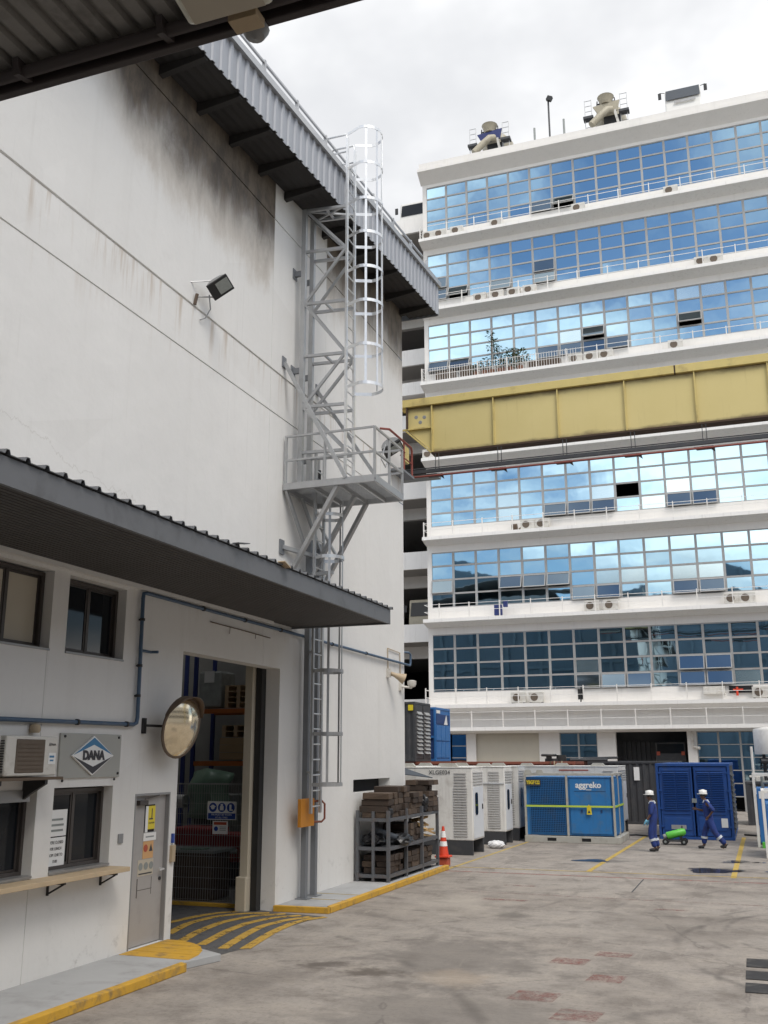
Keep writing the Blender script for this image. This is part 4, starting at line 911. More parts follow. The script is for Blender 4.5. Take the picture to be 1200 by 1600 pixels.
# ------------------------------------------------------------------ shed roof over the camera
sd = thing('shed_roof', 'grey corrugated shed roof with dark edge beam overhead', 'roof', (0, 2, 6.6))
SZ, SYE = 6.60, 3.88
prof = []; x = -9.5; pt = 0.135
while x < 6.0:
    prof += [(x, -14, SZ), (x + 0.075, -14, SZ), (x + 0.088, -14, SZ + 0.035), (x + 0.122, -14, SZ + 0.035)]; x += pt
build(MB().sheet([(q[0], q[1], q[2]) for q in prof if q[0] > -7.2], (0, SYE + 14 - 0.02, 0)), 'roof_sheet', 'shed_sheet', sd, solid=0.004)
build(B(-7.3, 6.0, SYE - 0.03, SYE + 0.02, SZ - 0.09, SZ + 0.10), 'edge_beam', 'shed_beam', sd, bevel=0.006)
build(MB().tube((-7.3, SYE - 0.10, SZ - 0.05), (6.0, SYE - 0.10, SZ - 0.05), 0.035, 10), 'purlin', 'shed_beam', sd, smooth=True)
for x in (-5.2, -3.55, -2.62, -0.9, 1.0): build(MB().beam((x, SYE - 0.16, SZ - 0.05), (x, SYE - 0.04, SZ - 0.02), 0.04, 0.10), 'purlin_cleat', 'shed_beam', sd)
for (x, y) in ((5.6, 3.6), (5.6, -8), (-6.9, -8)): build(B(x - 0.12, x + 0.12, y - 0.12, y + 0.12, 0, SZ - 0.1), 'column', 'painted_steel_grey', sd)
build(B(-7.05, -6.85, -10, 3.5, SZ - 0.3, SZ - 0.1), 'side_beam', 'shed_beam', sd)
ob = GZ(387, 30, SZ - 0.1)
lf = thing('tube_light', 'grimy cream diffuser light hung under the shed roof edge', 'lamp', (GZ(345, 10, SZ - 0.2)))
lc = [GZ(*p, SZ - 0.30) for p in ((262, -12), (296, 45), (430, 8), (405, -40))]
lcen = sum(lc, Vector()) / 4
build(MB().prism([Vector(q) for q in lc], (0, 0, 0.09)), 'diffuser', 'tube_lamp', lf, bevel=0.03)
build(MB().prism([lcen + (q - lcen) * 1.06 + Vector((0, 0, 0.091)) for q in lc], (0, 0, 0.04)), 'tray', 'horn', lf, bevel=0.01)
build(MB().prism([lcen + (q - lcen) * 0.82 + Vector((0, 0, -0.006)) for q in lc], (0, 0, 0.006)), 'lens_panel', 'sign_beige', lf)
build(MB().tube(lcen + Vector((0, 0.05, 0.13)), lcen + Vector((0, 0.05, 0.30)), 0.02), 'hanger', 'black_metal', lf)
ob = GZ(385, 32, SZ - 0.16)
tag(build(MB().obox(ob, (0.16, 0.10, 0.05)), 'junction_box', 'timber_pale', bevel=0.004), 'small brown junction box beside the overhead light', 'junction box')
tag(build(MB().lathe([(0.0, -0.06), (0.05, -0.045), (0.075, 0.0), (0.05, 0.045), (0.0, 0.06)], GZ(399, 46, SZ - 0.12), 14), 'detector', 'lamp_body', smooth=True), 'round grey fitting on the shed roof edge beam', 'fitting')
# ------------------------------------------------------------------ warehouse interior seen through the doorway
itr = thing('interior_shell', 'dark interior walls of the warehouse seen through the doorway', 'interior', (-14, 18, 0))
build(B(-20.2, -20, 12.9, 24.98, 0, 15.2), 'inner_wall', 'interior_wall', itr); build(B(-20, WX - TH - 0.01, 12.9, 13.1, 0, 15.2), 'inner_wall', 'interior_wall', itr)
build(B(-20, WX - TH - 0.01, 24.9, 24.98, 0, 15.2), 'inner_wall', 'interior_wall', itr)
structure(build(B(-20, WX - TH - 0.01, 17.9, 24.9, 0.001, 0.006), 'interior_floor', 'interior_floor'))
rk = thing('pallet_rack', 'blue and orange pallet rack inside the dark warehouse', 'rack', (-13, 23.6, 0))
for x in (-14.95, -14.05, -11.6):
    for y in (23.5, 24.5): build(B(x - 0.05, x + 0.05, y - 0.04, y + 0.04, 0, 6.0), 'upright', 'rack_blue', rk)
for z in (2.58, 3.93):
    for y in (23.5, 24.5): build(B(-14.0, -11.65, y - 0.03, y + 0.03, z, z + 0.12), 'beam', 'rack_orange', rk)
    build(B(-14.0, -11.65, 23.54, 24.46, z + 0.121, z + 0.14), 'deck', 'interior_wall', rk)
def pallet(loc, label, m_='pallet_wood', group='pallets stored in the warehouse rack'):
    p = thing('pallet', label, 'pallet', loc, 0, group); x0, y0, z0 = loc
    for i in range(5): build(B(x0 - 0.4 + 0.165 * i, x0 - 0.4 + 0.165 * i + 0.14, y0, y0 + 0.8, z0 + 0.12, z0 + 0.145), 'plank', m_, p)
    for i in range(3): build(B(x0 - 0.4 + 0.35 * i, x0 - 0.4 + 0.35 * i + 0.1, y0 + 0.002, y0 + 0.798, z0 + 0.022, z0 + 0.119), 'block', m_, p)
    for i in range(3): build(B(x0 - 0.4 + 0.35 * i - 0.01, x0 - 0.4 + 0.35 * i + 0.12, y0 - 0.004, y0 + 0.804, z0, z0 + 0.021), 'plank', m_, p)
    return p
for k in range(4): pallet((-12.77, 23.55, 4.08 + 0.147 * k), 'pale wooden pallet in the stack of four on the upper rack shelf', group='stack of four pallets on the upper rack shelf')
for k in range(2): pallet((-12.82, 23.55, 3.33 + 0.147 * k), 'wooden pallet lying on top of the timber crate', group='pallets on top of the crate')
cr_ = thing('crate', 'brown timber crate on the lower rack shelf under two pallets', 'crate', (-12.82, 23.9, 2.72))
for k, z in enumerate((2.74, 2.93, 3.12)): build(B(-13.25, -12.40, 23.5, 24.35, z, z + 0.18), 'plank', 'cardboard', cr_)
wl = MB()
random.seed(5)
wl.box(-13.95, -13.28, 23.5, 24.3, 4.09, 5.05)
o = build(wl, 'wrapped_load', 'shrink_wrap', bevel=0.05); tag(o, 'plastic-wrapped goods on the upper shelf beside the pallet stack', 'wrapped goods'); 
tag(build(B(-13.78, -13.48, 23.485, 23.495, 4.75, 5.06), 'delivery_note', 'sign_white'), 'pale green-white delivery note on the wrapped goods', 'notice')
# tarpaulin covered machine, red machine, bench, drums
gs = MB(); nx, nz = 10, 8
pts = []
for j in range(nz + 1):
    for i in range(nx + 1):
        u, v = i / nx, j / nz; pts.append((-13.35 + 1.15 * u + 0.05 * math.sin(9 * v), 22.2 - 0.30 * math.sin(math.pi * u) + 0.05 * math.sin(13 * u + 4 * v) + 0.8 * max(0, v - 0.7), 1.35 + 1.2 * v ** 0.8 - 0.25 * abs(u - 0.45) * v))
gs.add(pts, [(j * (nx + 1) + i, j * (nx + 1) + i + 1, (j + 1) * (nx + 1) + i + 1, (j + 1) * (nx + 1) + i) for j in range(nz) for i in range(nx)])
tag(build(gs, 'tarpaulin', 'green_sheet', smooth=True, solid=0.01), 'pale green sheet thrown over a machine inside the warehouse', 'tarpaulin')
mc_ = thing('machine', 'grey machine tool under the green sheet inside the warehouse', 'machine', (-12.7, 22.6, 0))
build(B(-13.3, -12.2, 22.3, 23.2, 0.3, 1.9), 'body', 'machine_grey', mc_, bevel=0.04); build(MB().tube((-13.75, 22.0, 1.75), (-13.3, 22.0, 1.75), 0.16, 16), 'drum', 'galvanised_bright', mc_); build(B(-13.2, -12.3, 22.31 - 0.06, 22.29, 1.15, 1.6), 'panel', 'charcoal', mc_)
rm = thing('red_machine', 'red machine with cases behind the mesh fence', 'machine', (-12.6, 20.6, 0))
build(B(-12.7, -11.6, 20.4, 21.2, 0.75, 1.25), 'hood', 'red_machine', rm, bevel=0.05); build(B(-11.55, -10.85, 20.3, 21.0, 0.55, 1.15), 'body', 'red_machine', rm, bevel=0.05); build(B(-12.6, -11.0, 20.45, 20.9, 0.05, 0.7), 'base', 'charcoal', rm)
build(MB().tube((-11.5, 20.28, 0.8), (-10.9, 20.28, 0.78), 0.05, 10), 'handle', 'galvanised', rm)
bn = thing('work_bench', 'brown work bench behind the mesh fence near the door', 'bench', (-11.4, 18.6, 0))
build(B(-11.9, -10.35, 18.3, 19.2, 0.92, 0.97), 'top', 'machine_grey', bn); build(B(-11.85, -10.45, 18.35, 19.15, 0.02, 0.915), 'cabinet', 'timber_mid', bn)
build(B(-11.2, -10.7, 18.4, 18.7, 0.972, 0.995), 'folder', 'green_sheet', bn)
tag(build(MB().lathe([(0.24, 0), (0.25, 0.02), (0.25, 0.4), (0.24, 0.42)], (-9.6, 19.6, 0.01), 18), 'steel_drum', 'machine_grey'), 'squat grey drum on the warehouse floor behind the fence', 'drum')
# mesh fence with signs
fn = thing('mesh_fence', 'grey wire mesh fence panel inside the warehouse doorway', 'fence', (-10.2, 17.82, 0))
FY = 17.95
wires = MB(); x = -11.2
while x < -9.36: wires.box(x, x + 0.006, FY - 0.003, FY + 0.003, 0.08, 2.27); x += 0.055
z = 0.10
while z < 2.3: wires.box(-11.2, -9.36, FY - 0.009, FY - 0.003, z, z + 0.006); z += 0.2
build(wires, 'wire_mesh', 'galvanised', fn)
build(B(-9.38, -9.33, FY - 0.03, FY + 0.03, 0.0, 2.42), 'post', 'galvanised_bright', fn); build(B(-11.24, -11.19, FY - 0.03, FY + 0.03, 0, 2.3), 'post', 'galvanised', fn)
build(B(-11.19, -9.38, FY - 0.015, FY + 0.015, 2.27, 2.295), 'top_rail', 'galvanised', fn); build(B(-11.19, -9.38, FY - 0.015, FY + 0.015, 0.05, 0.075), 'bottom_rail', 'galvanised', fn)
s1 = thing('safety_sign', 'blue and white sign with three round symbols on the mesh fence', 'sign', (-9.98, FY - 0.02, 1.78))
sx0, sx1 = -10.33, -9.68
build(B(sx0, sx1, FY - 0.02, FY - 0.012, 1.60, 1.95), 'plate', 'sign_white', s1); build(B(sx0 + 0.02, sx1 - 0.02, FY - 0.024, FY - 0.0205, 1.615, 1.725), 'band', 'sign_blue', s1)
MZ = Matrix(((1, 0, 0), (0, 0, -1), (0, 1, 0)))             # discs facing -Y
for k in range(3):
    xx0 = sx0 + 0.125 + 0.2 * k
    d = build(MB().lathe([(0.088, 0), (0.088, 0.003)], (xx0, FY - 0.021, 1.835), 24, MZ), 'symbol', 'sign_blue', s1)
    if k == 0: build(MB().lathe([(0.045, 0), (0.045, 0.003)], (xx0, FY - 0.025, 1.84), 16, MZ).box(xx0 - 0.06, xx0 + 0.06, FY - 0.0275, FY - 0.025, 1.845, 1.86), 'pictogram', 'sign_white', d)
    if k == 1: build(MB().box(xx0 - 0.04, xx0 + 0.04, FY - 0.0275, FY - 0.025, 1.78, 1.86).box(xx0 - 0.025, xx0 + 0.025, FY - 0.0275, FY - 0.025, 1.862, 1.90), 'pictogram', 'sign_white', d)
    if k == 2: build(MB().box(xx0 - 0.03, xx0 + 0.015, FY - 0.0275, FY - 0.025, 1.80, 1.89).box(xx0 - 0.03, xx0 + 0.05, FY - 0.0275, FY - 0.025, 1.775, 1.799), 'pictogram', 'sign_white', d)
text('PPE MUST BE WORN', 0.05, 'sign_white', 'lettering', s1, ((sx0 + sx1) / 2, FY - 0.026, 1.695), (1, 0, 0), (0, 0, 1), 0.002); text('AT ALL TIMES', 0.045, 'sign_white', 'lettering', s1, ((sx0 + sx1) / 2, FY - 0.026, 1.642), (1, 0, 0), (0, 0, 1), 0.002)
s2 = thing('warning_sign', 'small white sign with red heading below the blue fence sign', 'sign', (-9.98, FY - 0.02, 1.45))
build(B(-10.2, -9.86, FY - 0.02, FY - 0.012, 1.33, 1.575), 'plate', 'sign_white', s2); build(B(-10.17, -9.89, FY - 0.024, FY - 0.0205, 1.505, 1.558), 'band', 'sign_red', s2)
build(MB().lathe([(0.045, 0), (0.045, 0.003)], (-10.12, FY - 0.021, 1.43), 20, MZ), 'symbol', 'sign_blue', s2)
for z in (1.46, 1.43, 1.40): build(B(-10.04, -9.9, FY - 0.023, FY - 0.0205, z, z + 0.012), 'text_line', 'machine_grey', s2)

# ------------------------------------------------------------------ timber rack on the far pavement
tr = thing('steel_rack', 'dark grey steel rack loaded with timber blocks against the warehouse wall', 'rack', (-8.25, 23.5, KH))
RX0, RX1, RY0, RY1 = -8.60, -7.86, 21.68, 25.38
for y in (RY0, 22.9, 24.1, RY1):
    for x in (RX0, RX1): build(B(x - 0.035, x + 0.035, y - 0.035, y + 0.035, KH + 0.001, (1.62 if y < 25 else 1.78)), 'post', 'rack_steel', tr)
build(B(-8.25, -8.19, RY0 - 0.03, RY0 + 0.03, KH + 0.001, 1.6), 'post', 'rack_steel', tr)
for z in (0.22, 0.80, 1.42):
    for x in (RX0, RX1): build(B(x - 0.03, x + 0.03, RY0 + 0.036, RY1 - 0.036, z - 0.035, z + 0.035), 'beam', 'rack_steel', tr)
    for y in (RY0, RY1): build(B(RX0 + 0.036, RX1 - 0.036, y - 0.028, y + 0.028, z - 0.035, z + 0.035), 'beam', 'rack_steel', tr)
    build(B(RX0 + 0.031, RX1 - 0.031, RY0 + 0.03, RY1 - 0.03, z + 0.015, z + 0.03), 'shelf_plate', 'charcoal', tr)
random.seed(21)
blk = {}
for m_ in ('timber_dark', 'timber_mid'):
    for k in range(3):
        L, Wd, H = (0.62, 0.24, 0.135) if k == 0 else ((0.36, 0.28, 0.12) if k == 1 else (0.30, 0.22, 0.16))
        mb = MB().obox((0, 0, H / 2), (L, Wd, H)); mb.v = [(q[0] + random.uniform(-.012, .012), q[1] + random.uniform(-.01, .01), q[2] + (random.uniform(-.006, .006) if q[2] > 0.01 else 0)) for q in mb.v]
        blk[m_, k] = (build(mb, 'timber_block', m_, bevel=0.008), (L, Wd, H))
used = set()
def put_block(m_, k, loc, rz, label, grp, tilt=(0, 0)):
    o, _ = blk[m_, k]
    if (m_, k) in used: o = o.copy(); COL.objects.link(o)
    else: used.add((m_, k))
    o.location = loc; o.rotation_euler = (tilt[0], tilt[1], rz); o.scale = (random.uniform(.9, 1.12), random.uniform(.9, 1.1), 1.0)
    tag(o, label, 'timber block', grp)
def stack(y0, y1, z0, z1, grp, label, x0=RX0 + 0.06, x1=RX1 - 0.02):
    z = z0
    while z < z1 - 0.05:
        cross = random.random() < 0.65; k = 0 if cross else 1; h = 0.135 if cross else 0.12
        y = y0 + random.uniform(0, 0.03)
        while y < y1 - 0.2:
            m_ = random.choice(('timber_dark', 'timber_dark', 'timber_mid'))
            if cross: put_block(m_, 0, ((x0 + x1) / 2 + random.uniform(-.05, .05), y + 0.125, z), random.uniform(-.06, .06), label, grp); y += 0.262
            else:
                for q in range(2): put_block(random.choice(('timber_dark', 'timber_mid')), 1, (x0 + 0.15 + 0.34 * q + random.uniform(-.03, .03), y + 0.19, z), R(90) + random.uniform(-.08, .08), label, grp)
                y += 0.40
        z += h + 0.006
stack(21.70, 22.55, 1.455, 2.03, 'blocks on the rack top', 'dark weathered timber block piled on top of the steel rack')
stack(22.56, 23.5, 1.455, 2.16, 'blocks on the rack top', 'dark weathered timber block piled on top of the steel rack')
stack(23.52, 24.3, 1.455, 1.95, 'blocks on the rack top', 'dark weathered timber block piled on top of the steel rack')
stack(24.55, 25.2, 1.455, 2.2, 'tall pile at the rack end', 'dark timber block in the tall pile at the far end of the rack top', x0=-8.45)
stack(23.0, 24.05, 0.835, 1.25, 'blocks on the middle shelf', 'timber block on the middle shelf of the steel rack')
stack(21.8, 22.8, 0.255, 0.70, 'blocks on the bottom shelf', 'blackened timber block on the bottom shelf of the steel rack')
stack(23.05, 25.25, 0.255, 0.62, 'blocks on the bottom shelf', 'blackened timber block on the bottom shelf of the steel rack')
for (m_, k), (o, _) in blk.items():
    if (m_, k) not in used: put_block(m_, k, (-8.2, 24.5, 0.836 + 0.17 * (m_ == 'timber_mid')), 0.5, 'short stubby timber block on the middle shelf of the steel rack', 'stubby blocks on the middle shelf')
# split pale wedges on the middle shelf, black bags hanging out
wdg = None
for i in range(12):
    mb = MB().prism([(-0.30, -0.06, 0), (0.30, -0.02, 0), (0.30, 0.03, 0.01), (-0.30, 0.07, 0.05)], (0.02, 0.0, 0.045))
    if wdg is None: wdg = build(mb, 'wood_wedge', 'timber_split'); o = wdg
    else: o = wdg.copy(); COL.objects.link(o)
    o.location = (-8.10 + random.uniform(-.08, .12), 24.45 + 0.75 * random.random(), 0.84 + 0.036 * i); o.rotation_euler = (random.uniform(-.2, .2), random.uniform(-.2, .25), random.uniform(0.6, 2.4))
    tag(o, 'pale split wood wedge heaped on the middle shelf of the rack', 'wood wedge', 'split wedges on the rack')
def bag(name, label, c, size, seed, m_='black_plastic', rough=1.0):
    random.seed(seed); bm = bmesh.new(); bmesh.ops.create_icosphere(bm, subdivisions=3, radius=1.0)
    for v in bm.verts:
        n_ = v.co.copy(); k = 1 + rough * (0.16 * math.sin(7 * n_.x + seed) * math.sin(6 * n_.y + 2 * seed) + 0.10 * math.sin(15 * n_.z + 11 * n_.x + seed)); v.co = Vector((n_.x * size[0] * k, n_.y * size[1] * k, n_.z * size[2] * k))
    me = bpy.data.meshes.new(name); bm.to_mesh(me); bm.free(); me.materials.append(MATS[m_]); o = bpy.data.objects.new(name, me); COL.objects.link(o); o.location = c
    return tag(o, label, 'bag')
bag('plastic_bag', 'black plastic sack slumped out of the rack middle shelf', (-7.92, 22.7, 0.93), (0.26, 0.40, 0.14), 2)
bag('plastic_bag', 'black plastic sack between the timber piles on the rack top', (-8.0, 24.42, 1.68), (0.20, 0.13, 0.24), 5)
bag('plastic_bag', 'black plastic sack inside the near end of the middle shelf', (-8.32, 22.05, 0.98), (0.25, 0.30, 0.16), 8)
bag('plastic_bag', 'dark sack hanging beside posts at the rack top near end', (-8.0, 21.9, 1.56), (0.16, 0.14, 0.16), 11)
bag('plastic_bag', 'crumpled white plastic sack on the ground between the white generators', (-7.9, 31.75, 0.11), (0.28, 0.20, 0.13), 3, 'plastic_bag', 0.45)
tag(build(MB().tube((-8.25, 21.95, 1.18), (-7.86, 22.65, 0.92), 0.075, 12), 'plastic_tube', 'canvas_dark', smooth=True), 'dull blue-grey roll leaning on the rack middle shelf', 'roll')
# small dark tarp canopy poking past the corner
tag(build(MB().add([(-9.6, 25.6, 2.42), (-8.95, 25.55, 2.36), (-8.35, 26.6, 2.24), (-9.4, 27.0, 2.42), (-9.2, 26.2, 2.55)], [(0, 1, 4), (1, 2, 4), (2, 3, 4), (3, 0, 4)]), 'tarp_awning', 'canvas_dark', solid=0.02), 'small dark awning poking out past the warehouse corner', 'awning')
tag(build(MB().tube((-9.0, 25.6, 0.0), (-9.0, 25.6, 2.36), 0.02, 8), 'awning_pole', 'black_metal'), 'thin pole under the small awning at the warehouse corner', 'pole')

# ------------------------------------------------------------------ traffic cone
tcn = thing('traffic_cone', 'red traffic cone with white bands standing at the kerb end', 'cone', (-7.98, 26.3, 0.0))
build(MB().lathe([(0.14, 0.26), (0.033, 0.98), (0.028, 1.0)], (-7.98, 26.3, 0), 20), 'cone', 'cone_red', tcn, smooth=True)
build(MB().obox((-7.98, 26.3, 0.24), (0.38, 0.38, 0.05)), 'base', 'cone_red', tcn, bevel=0.015); build(MB().obox((-7.98, 26.3, 0.107), (0.30, 0.30, 0.21)), 'lower_base', 'sign_red', tcn, bevel=0.03)
for (z0, z1) in ((0.50, 0.62), (0.72, 0.88)):
    rr = lambda z: 0.14 + (0.033 - 0.14) * (z - 0.26) / 0.72 + 0.004
    build(MB().lathe([(rr(z0), z0), (rr(z1), z1)], (-7.98, 26.3, 0), 20), 'band', 'sign_white', tcn, smooth=True)
# ------------------------------------------------------------------ generators and containers in the yard
def slots(mb_parent, x0, x1, y, z0, z1, dz, name='louvre', m_='slot_grey', h=None):
    h = h or dz * 0.33; z = z0; first = None
    while z < z1:
        if first is None:
            first = build(MB().prism([(x0, y - 0.003, z), (x0, y - 0.03, z), (x0, y - 0.003, z + h)], (x1 - x0, 0, 0)), name, m_, mb_parent)
            z00 = z
        else:
            o = first.copy(); COL.objects.link(o); o.location = Vector(first.location) + Vector((0, 0, z - z00))
        z += dz
def slots_x(par, x, y0, y1, z0, z1, dz, name='louvre', m_='slot_grey', h=None):
    h = h or dz * 0.33; z = z0; first = None
    while z < z1:
        if first is None: first = build(MB().prism([(x + 0.003, y0, z), (x + 0.03, y0, z), (x + 0.003, y0, z + h)], (0, y1 - y0, 0)), name, m_, par); z00 = z
        else: o = first.copy(); COL.objects.link(o); o.location = Vector(first.location) + Vector((0, 0, z - z00))
        z += dz
def genset(name, label, x1, y0, y1, L, ztop, number, zb=0.41, groove=True):
    g = thing(name, label, 'generator', (x1 - L / 2, (y0 + y1) / 2, 0)); x0 = x1 - L
    build(B(x0, x1, y0 + 0.02, y1 - 0.02, zb, ztop), 'enclosure', 'genset_white', g, bevel=0.025)
    bs = MB(); bs.box(x0 + 0.01, x1 - 0.02, y0 + 0.03, y0 + 0.13, 0.001, zb); bs.box(x0 + 0.01, x1 - 0.02, y1 - 0.13, y1 - 0.03, 0.001, zb); bs.box(x0 + 0.01, x0 + 0.3, y0 + 0.131, y1 - 0.131, 0.05, zb - 0.02).box(x1 - 1.1, x1 - 0.8, y0 + 0.131, y1 - 0.131, 0.05, zb - 0.02)
    build(bs, 'skid_base', 'charcoal', g)
    build(B(x0, x1 + 0.01, y0 + 0.005, y1 - 0.005, ztop + 0.001, ztop + 0.03), 'roof_cap', 'genset_white', g, bevel=0.008)
    for k in range(3): 
        xx = x1 - 0.75 - 1.35 * k; build(MB().prism([(xx - 0.28, y0 + 0.2, ztop + 0.031), (xx + 0.28, y0 + 0.2, ztop + 0.031), (xx + 0.18, y0 + 0.2, ztop + 0.14), (xx - 0.18, y0 + 0.2, ztop + 0.14)], (0, 0.12, 0)), 'lifting_lug', 'skid_grey', g)
    slots(g, x1 - 0.58, x1 - 0.16, y0 + 0.02, zb + 0.12, ztop - 0.55, 0.075, 'louvre')
    slots(g, x1 - 0.55, x1 - 0.18, y0 + 0.02, ztop - 0.5, ztop - 0.08, 0.085, 'louvre')
    # service door outline on the long side
    xd0, xd1 = x1 - 2.6, x1 - 1.15
    d = build(B(xd0, xd1, y0 + 0.008, y0 + 0.019, zb + 0.1, ztop - 0.62), 'service_door', 'genset_white', g, bevel=0.006)
    for z in (zb + 0.25, ztop - 0.9): build(B(xd1 - 0.04, xd1 + 0.12, y0 - 0.006, y0 + 0.007, z, z + 0.035), 'hinge', 'genset_side', d)
    # end door with slim window, louvres over it
    ed = build(B(x1 + 0.001, x1 + 0.014, y0 + 0.12, y1 - 0.12, zb + 0.05, ztop - 0.55), 'end_door', 'genset_side', g, bevel=0.006)
    ym = y0 + 0.40
    build(MB().prism([(x1 + 0.015, ym + a, ztop - 1.05 + bq) for a, bq in ((-0.12, 0.06), (-0.06, 0.0), (0.12, 0.0), (0.18, 0.06), (0.18, 0.58), (0.12, 0.64), (-0.06, 0.64), (-0.12, 0.58))][:8] and [(x1 + 0.015, ym + a, ztop - 1.35 + bq) for a, bq in ((-0.12, 0.06), (-0.06, 0.0), (0.12, 0.0), (0.18, 0.06), (0.18, 0.58), (0.12, 0.64), (-0.06, 0.64), (-0.12, 0.58))], (0.012, 0, 0)), 'window', 'window_glass', ed)
    build(B(x1 + 0.015, x1 + 0.04, y1 - 0.28, y1 - 0.24, zb + 0.85, zb + 1.0), 'handle', 'black_metal', ed)
    slots_x(g, x1, y0 + 0.10, y1 - 0.12, ztop - 0.48, ztop - 0.1, 0.085, 'louvre')
    if number: text(number, 0.17, 'ink', 'lettering', g, (x1 - 1.0, y0 + 0.006, ztop - 0.13), (1, 0, 0), (0, 0, 1), 0.004)
    return g
genset('generator', 'white generator marked XLGE034 standing nearest the timber rack', -7.95, 29.2, 30.55, 5.2, 2.47, 'XLGE034')
g2 = genset('generator', 'white generator on black skid behind the one marked XLGE034', -7.86, 32.95, 34.05, 4.6, 2.45, '000F7')
build(B(-8.9, -7.87, 32.935, 32.962, 1.93, 1.96), 'trim_strip', 'genset_side', g2)
genset('generator', 'white generator squeezed between two others beside the rust-red container', -7.80, 34.75, 35.9, 4.6, 2.45, None)
g4 = genset('generator', 'white generator standing behind the blue mesh load bank', -4.82, 38.2, 40.6, 4.6, 2.42, None)
build(MB().box(-7.0, -5.9, 38.212, 38.216, 2.28, 2.32), 'text_line', 'sign_red', g4)
# white side panels, vertical trim on its end
build(B(-4.818, -4.80, 39.3, 39.36, 0.5, 1.9), 'trim_strip', 'sign_white', g4)

def corrugated(x0, x1, y0, y1, z0, z1, name, m_, par, face='y', pitch=0.28, depth=0.04):
    """corrugated container side; the ribs are real"""
    pr_ = []
    if face == 'y':
        x = x0
        while x < x1 - 0.001:
            for (dx_, dd) in ((0, 0), (0.30, 0), (0.5, 1), (0.8, 1)):
                xx = min(x + dx_ * pitch, x1); pr_.append((xx, y0 + dd * depth, z0))
            x += pitch
        pr_.append((x1, y0, z0))
    else:
        y = y0
        while y < y1 - 0.001:
            for (dy_, dd) in ((0, 0), (0.30, 0), (0.5, 1), (0.8, 1)):
                yq = min(y + dy_ * pitch, y1); pr_.append((x1 - dd * depth, yq, z0))
            y += pitch
        pr_.append((x1, y1, z0))
    return build(MB().sheet(pr_, (0, 0, z1 - z0)), name, m_, par, solid=0.006)
def container(name, label, x0, x1, y0, y1, z0, h, m_, front='corr', side='corr', loc=None):
    c_ = thing(name, label, 'container', ((x0 + x1) / 2, (y0 + y1) / 2, z0)); z1 = z0 + h; e = 0.09
    fr = MB()
    for x in (x0, x1 - e):
        for y in (y0, y1 - e): fr.box(x, x + e, y, y + e, z0, z1)
    for z in (z0, z1 - 0.1):
        fr.box(x0 + e, x1 - e, y0, y0 + 0.07, z + 0.003, z + 0.1); fr.box(x0 + e, x1 - e, y1 - 0.07, y1, z + 0.003, z + 0.1)
        fr.box(x0, x0 + 0.07, y0 + e, y1 - e, z + 0.003, z + 0.1); fr.box(x1 - 0.07, x1, y0 + e, y1 - e, z + 0.003, z + 0.1)
    build(fr, 'frame', m_, c_, bevel=0.006)
    build(B(x0 + 0.05, x1 - 0.05, y0 + 0.06, y1 - 0.05, z1 - 0.05, z1 - 0.01), 'roof', m_, c_); build(B(x0 + 0.04, x0 + 0.06, y0 + e, y1 - e, z0 + 0.1, z1 - 0.1), 'side_wall', m_, c_); build(B(x0 + e, x1 - e, y1 - 0.05, y1 - 0.03, z0 + 0.1, z1 - 0.1), 'end_wall', m_, c_)
    if front == 'corr': corrugated(x0 + e, x1 - e, y0 + 0.02, 0, z0 + 0.1, z1 - 0.1, 'front_wall', m_, c_)
    if side == 'corr': corrugated(0, x1 - 0.02, y0 + e, y1 - e, z0 + 0.1, z1 - 0.1, 'side_wall', m_, c_, 'x')
    else: build(B(x1 - 0.05, x1 - 0.03, y0 + e, y1 - e, z0 + 0.1, z1 - 0.1), 'side_wall', m_, c_)
    for x in (x0 - 0.004, x1 - e - 0.02 + 0.004):
        for y in (y0 - 0.004, y1 - e - 0.02 + 0.004):
            for z in (z0 - 0.0, z1 - 0.118): build(B(x, x + e + 0.02, y, y + e + 0.02, z, z + 0.12), 'corner_casting', m_, c_, bevel=0.01)
    return c_
# long rust-red container lying across the back of the yard
container('shipping_container', 'long rust-red container lying behind the white generators', -19.0, -6.85, 40.9, 43.3, 0.0, 2.59, 'container_rust')
# dark grey louvred container stacked on it, ends facing the yard
container('shipping_container', 'second rust-red container under the bright blue stacked one', -19.2, -13.0, 43.62, 46.05, 0.0, 2.59, 'container_rust')
sc = container('shipping_container', 'black louvred container stacked on the rust-red container', -19.6, -13.54, 40.72, 42.95, 2.60, 2.50, 'charcoal', front='corr', side='flat')
for (a, bq) in ((40.84, 41.78), (41.90, 42.84)):
    d = build(B(-13.565, -13.535, a, bq, 2.72, 4.98), 'door', 'charcoal', sc, bevel=0.008)
    for k in range(11):
        z = 2.95 + k * 0.165; build(MB().prism([(-13.534, a + 0.14, z), (-13.45, a + 0.14, z - 0.03), (-13.534, a + 0.14, z + 0.10)], (0, bq - a - 0.28, 0)), 'louvre', 'frame_grey', d)
build(MB().obox((-13.72, 40.70, 4.85), (0.22, 0.02, 0.24)), 'yellow_plate', 'sign_yellow', sc)
sb = container('shipping_container', 'bright blue container stacked behind the black louvred one', -19.6, -13.54, 43.7, 46.05, 2.60, 2.40, 'stack_blue', front='flat', side='flat')
for (a, bq) in ((43.84, 44.5), (44.56, 45.2), (45.26, 45.9)): build(B(-13.56, -13.53, a, bq, 2.75, 3.45), 'panel', 'stack_blue', sb, bevel=0.01); build(B(-13.56, -13.525, a, bq, 3.52, 4.2), 'panel', 'stack_blue', sb, bevel=0.01)
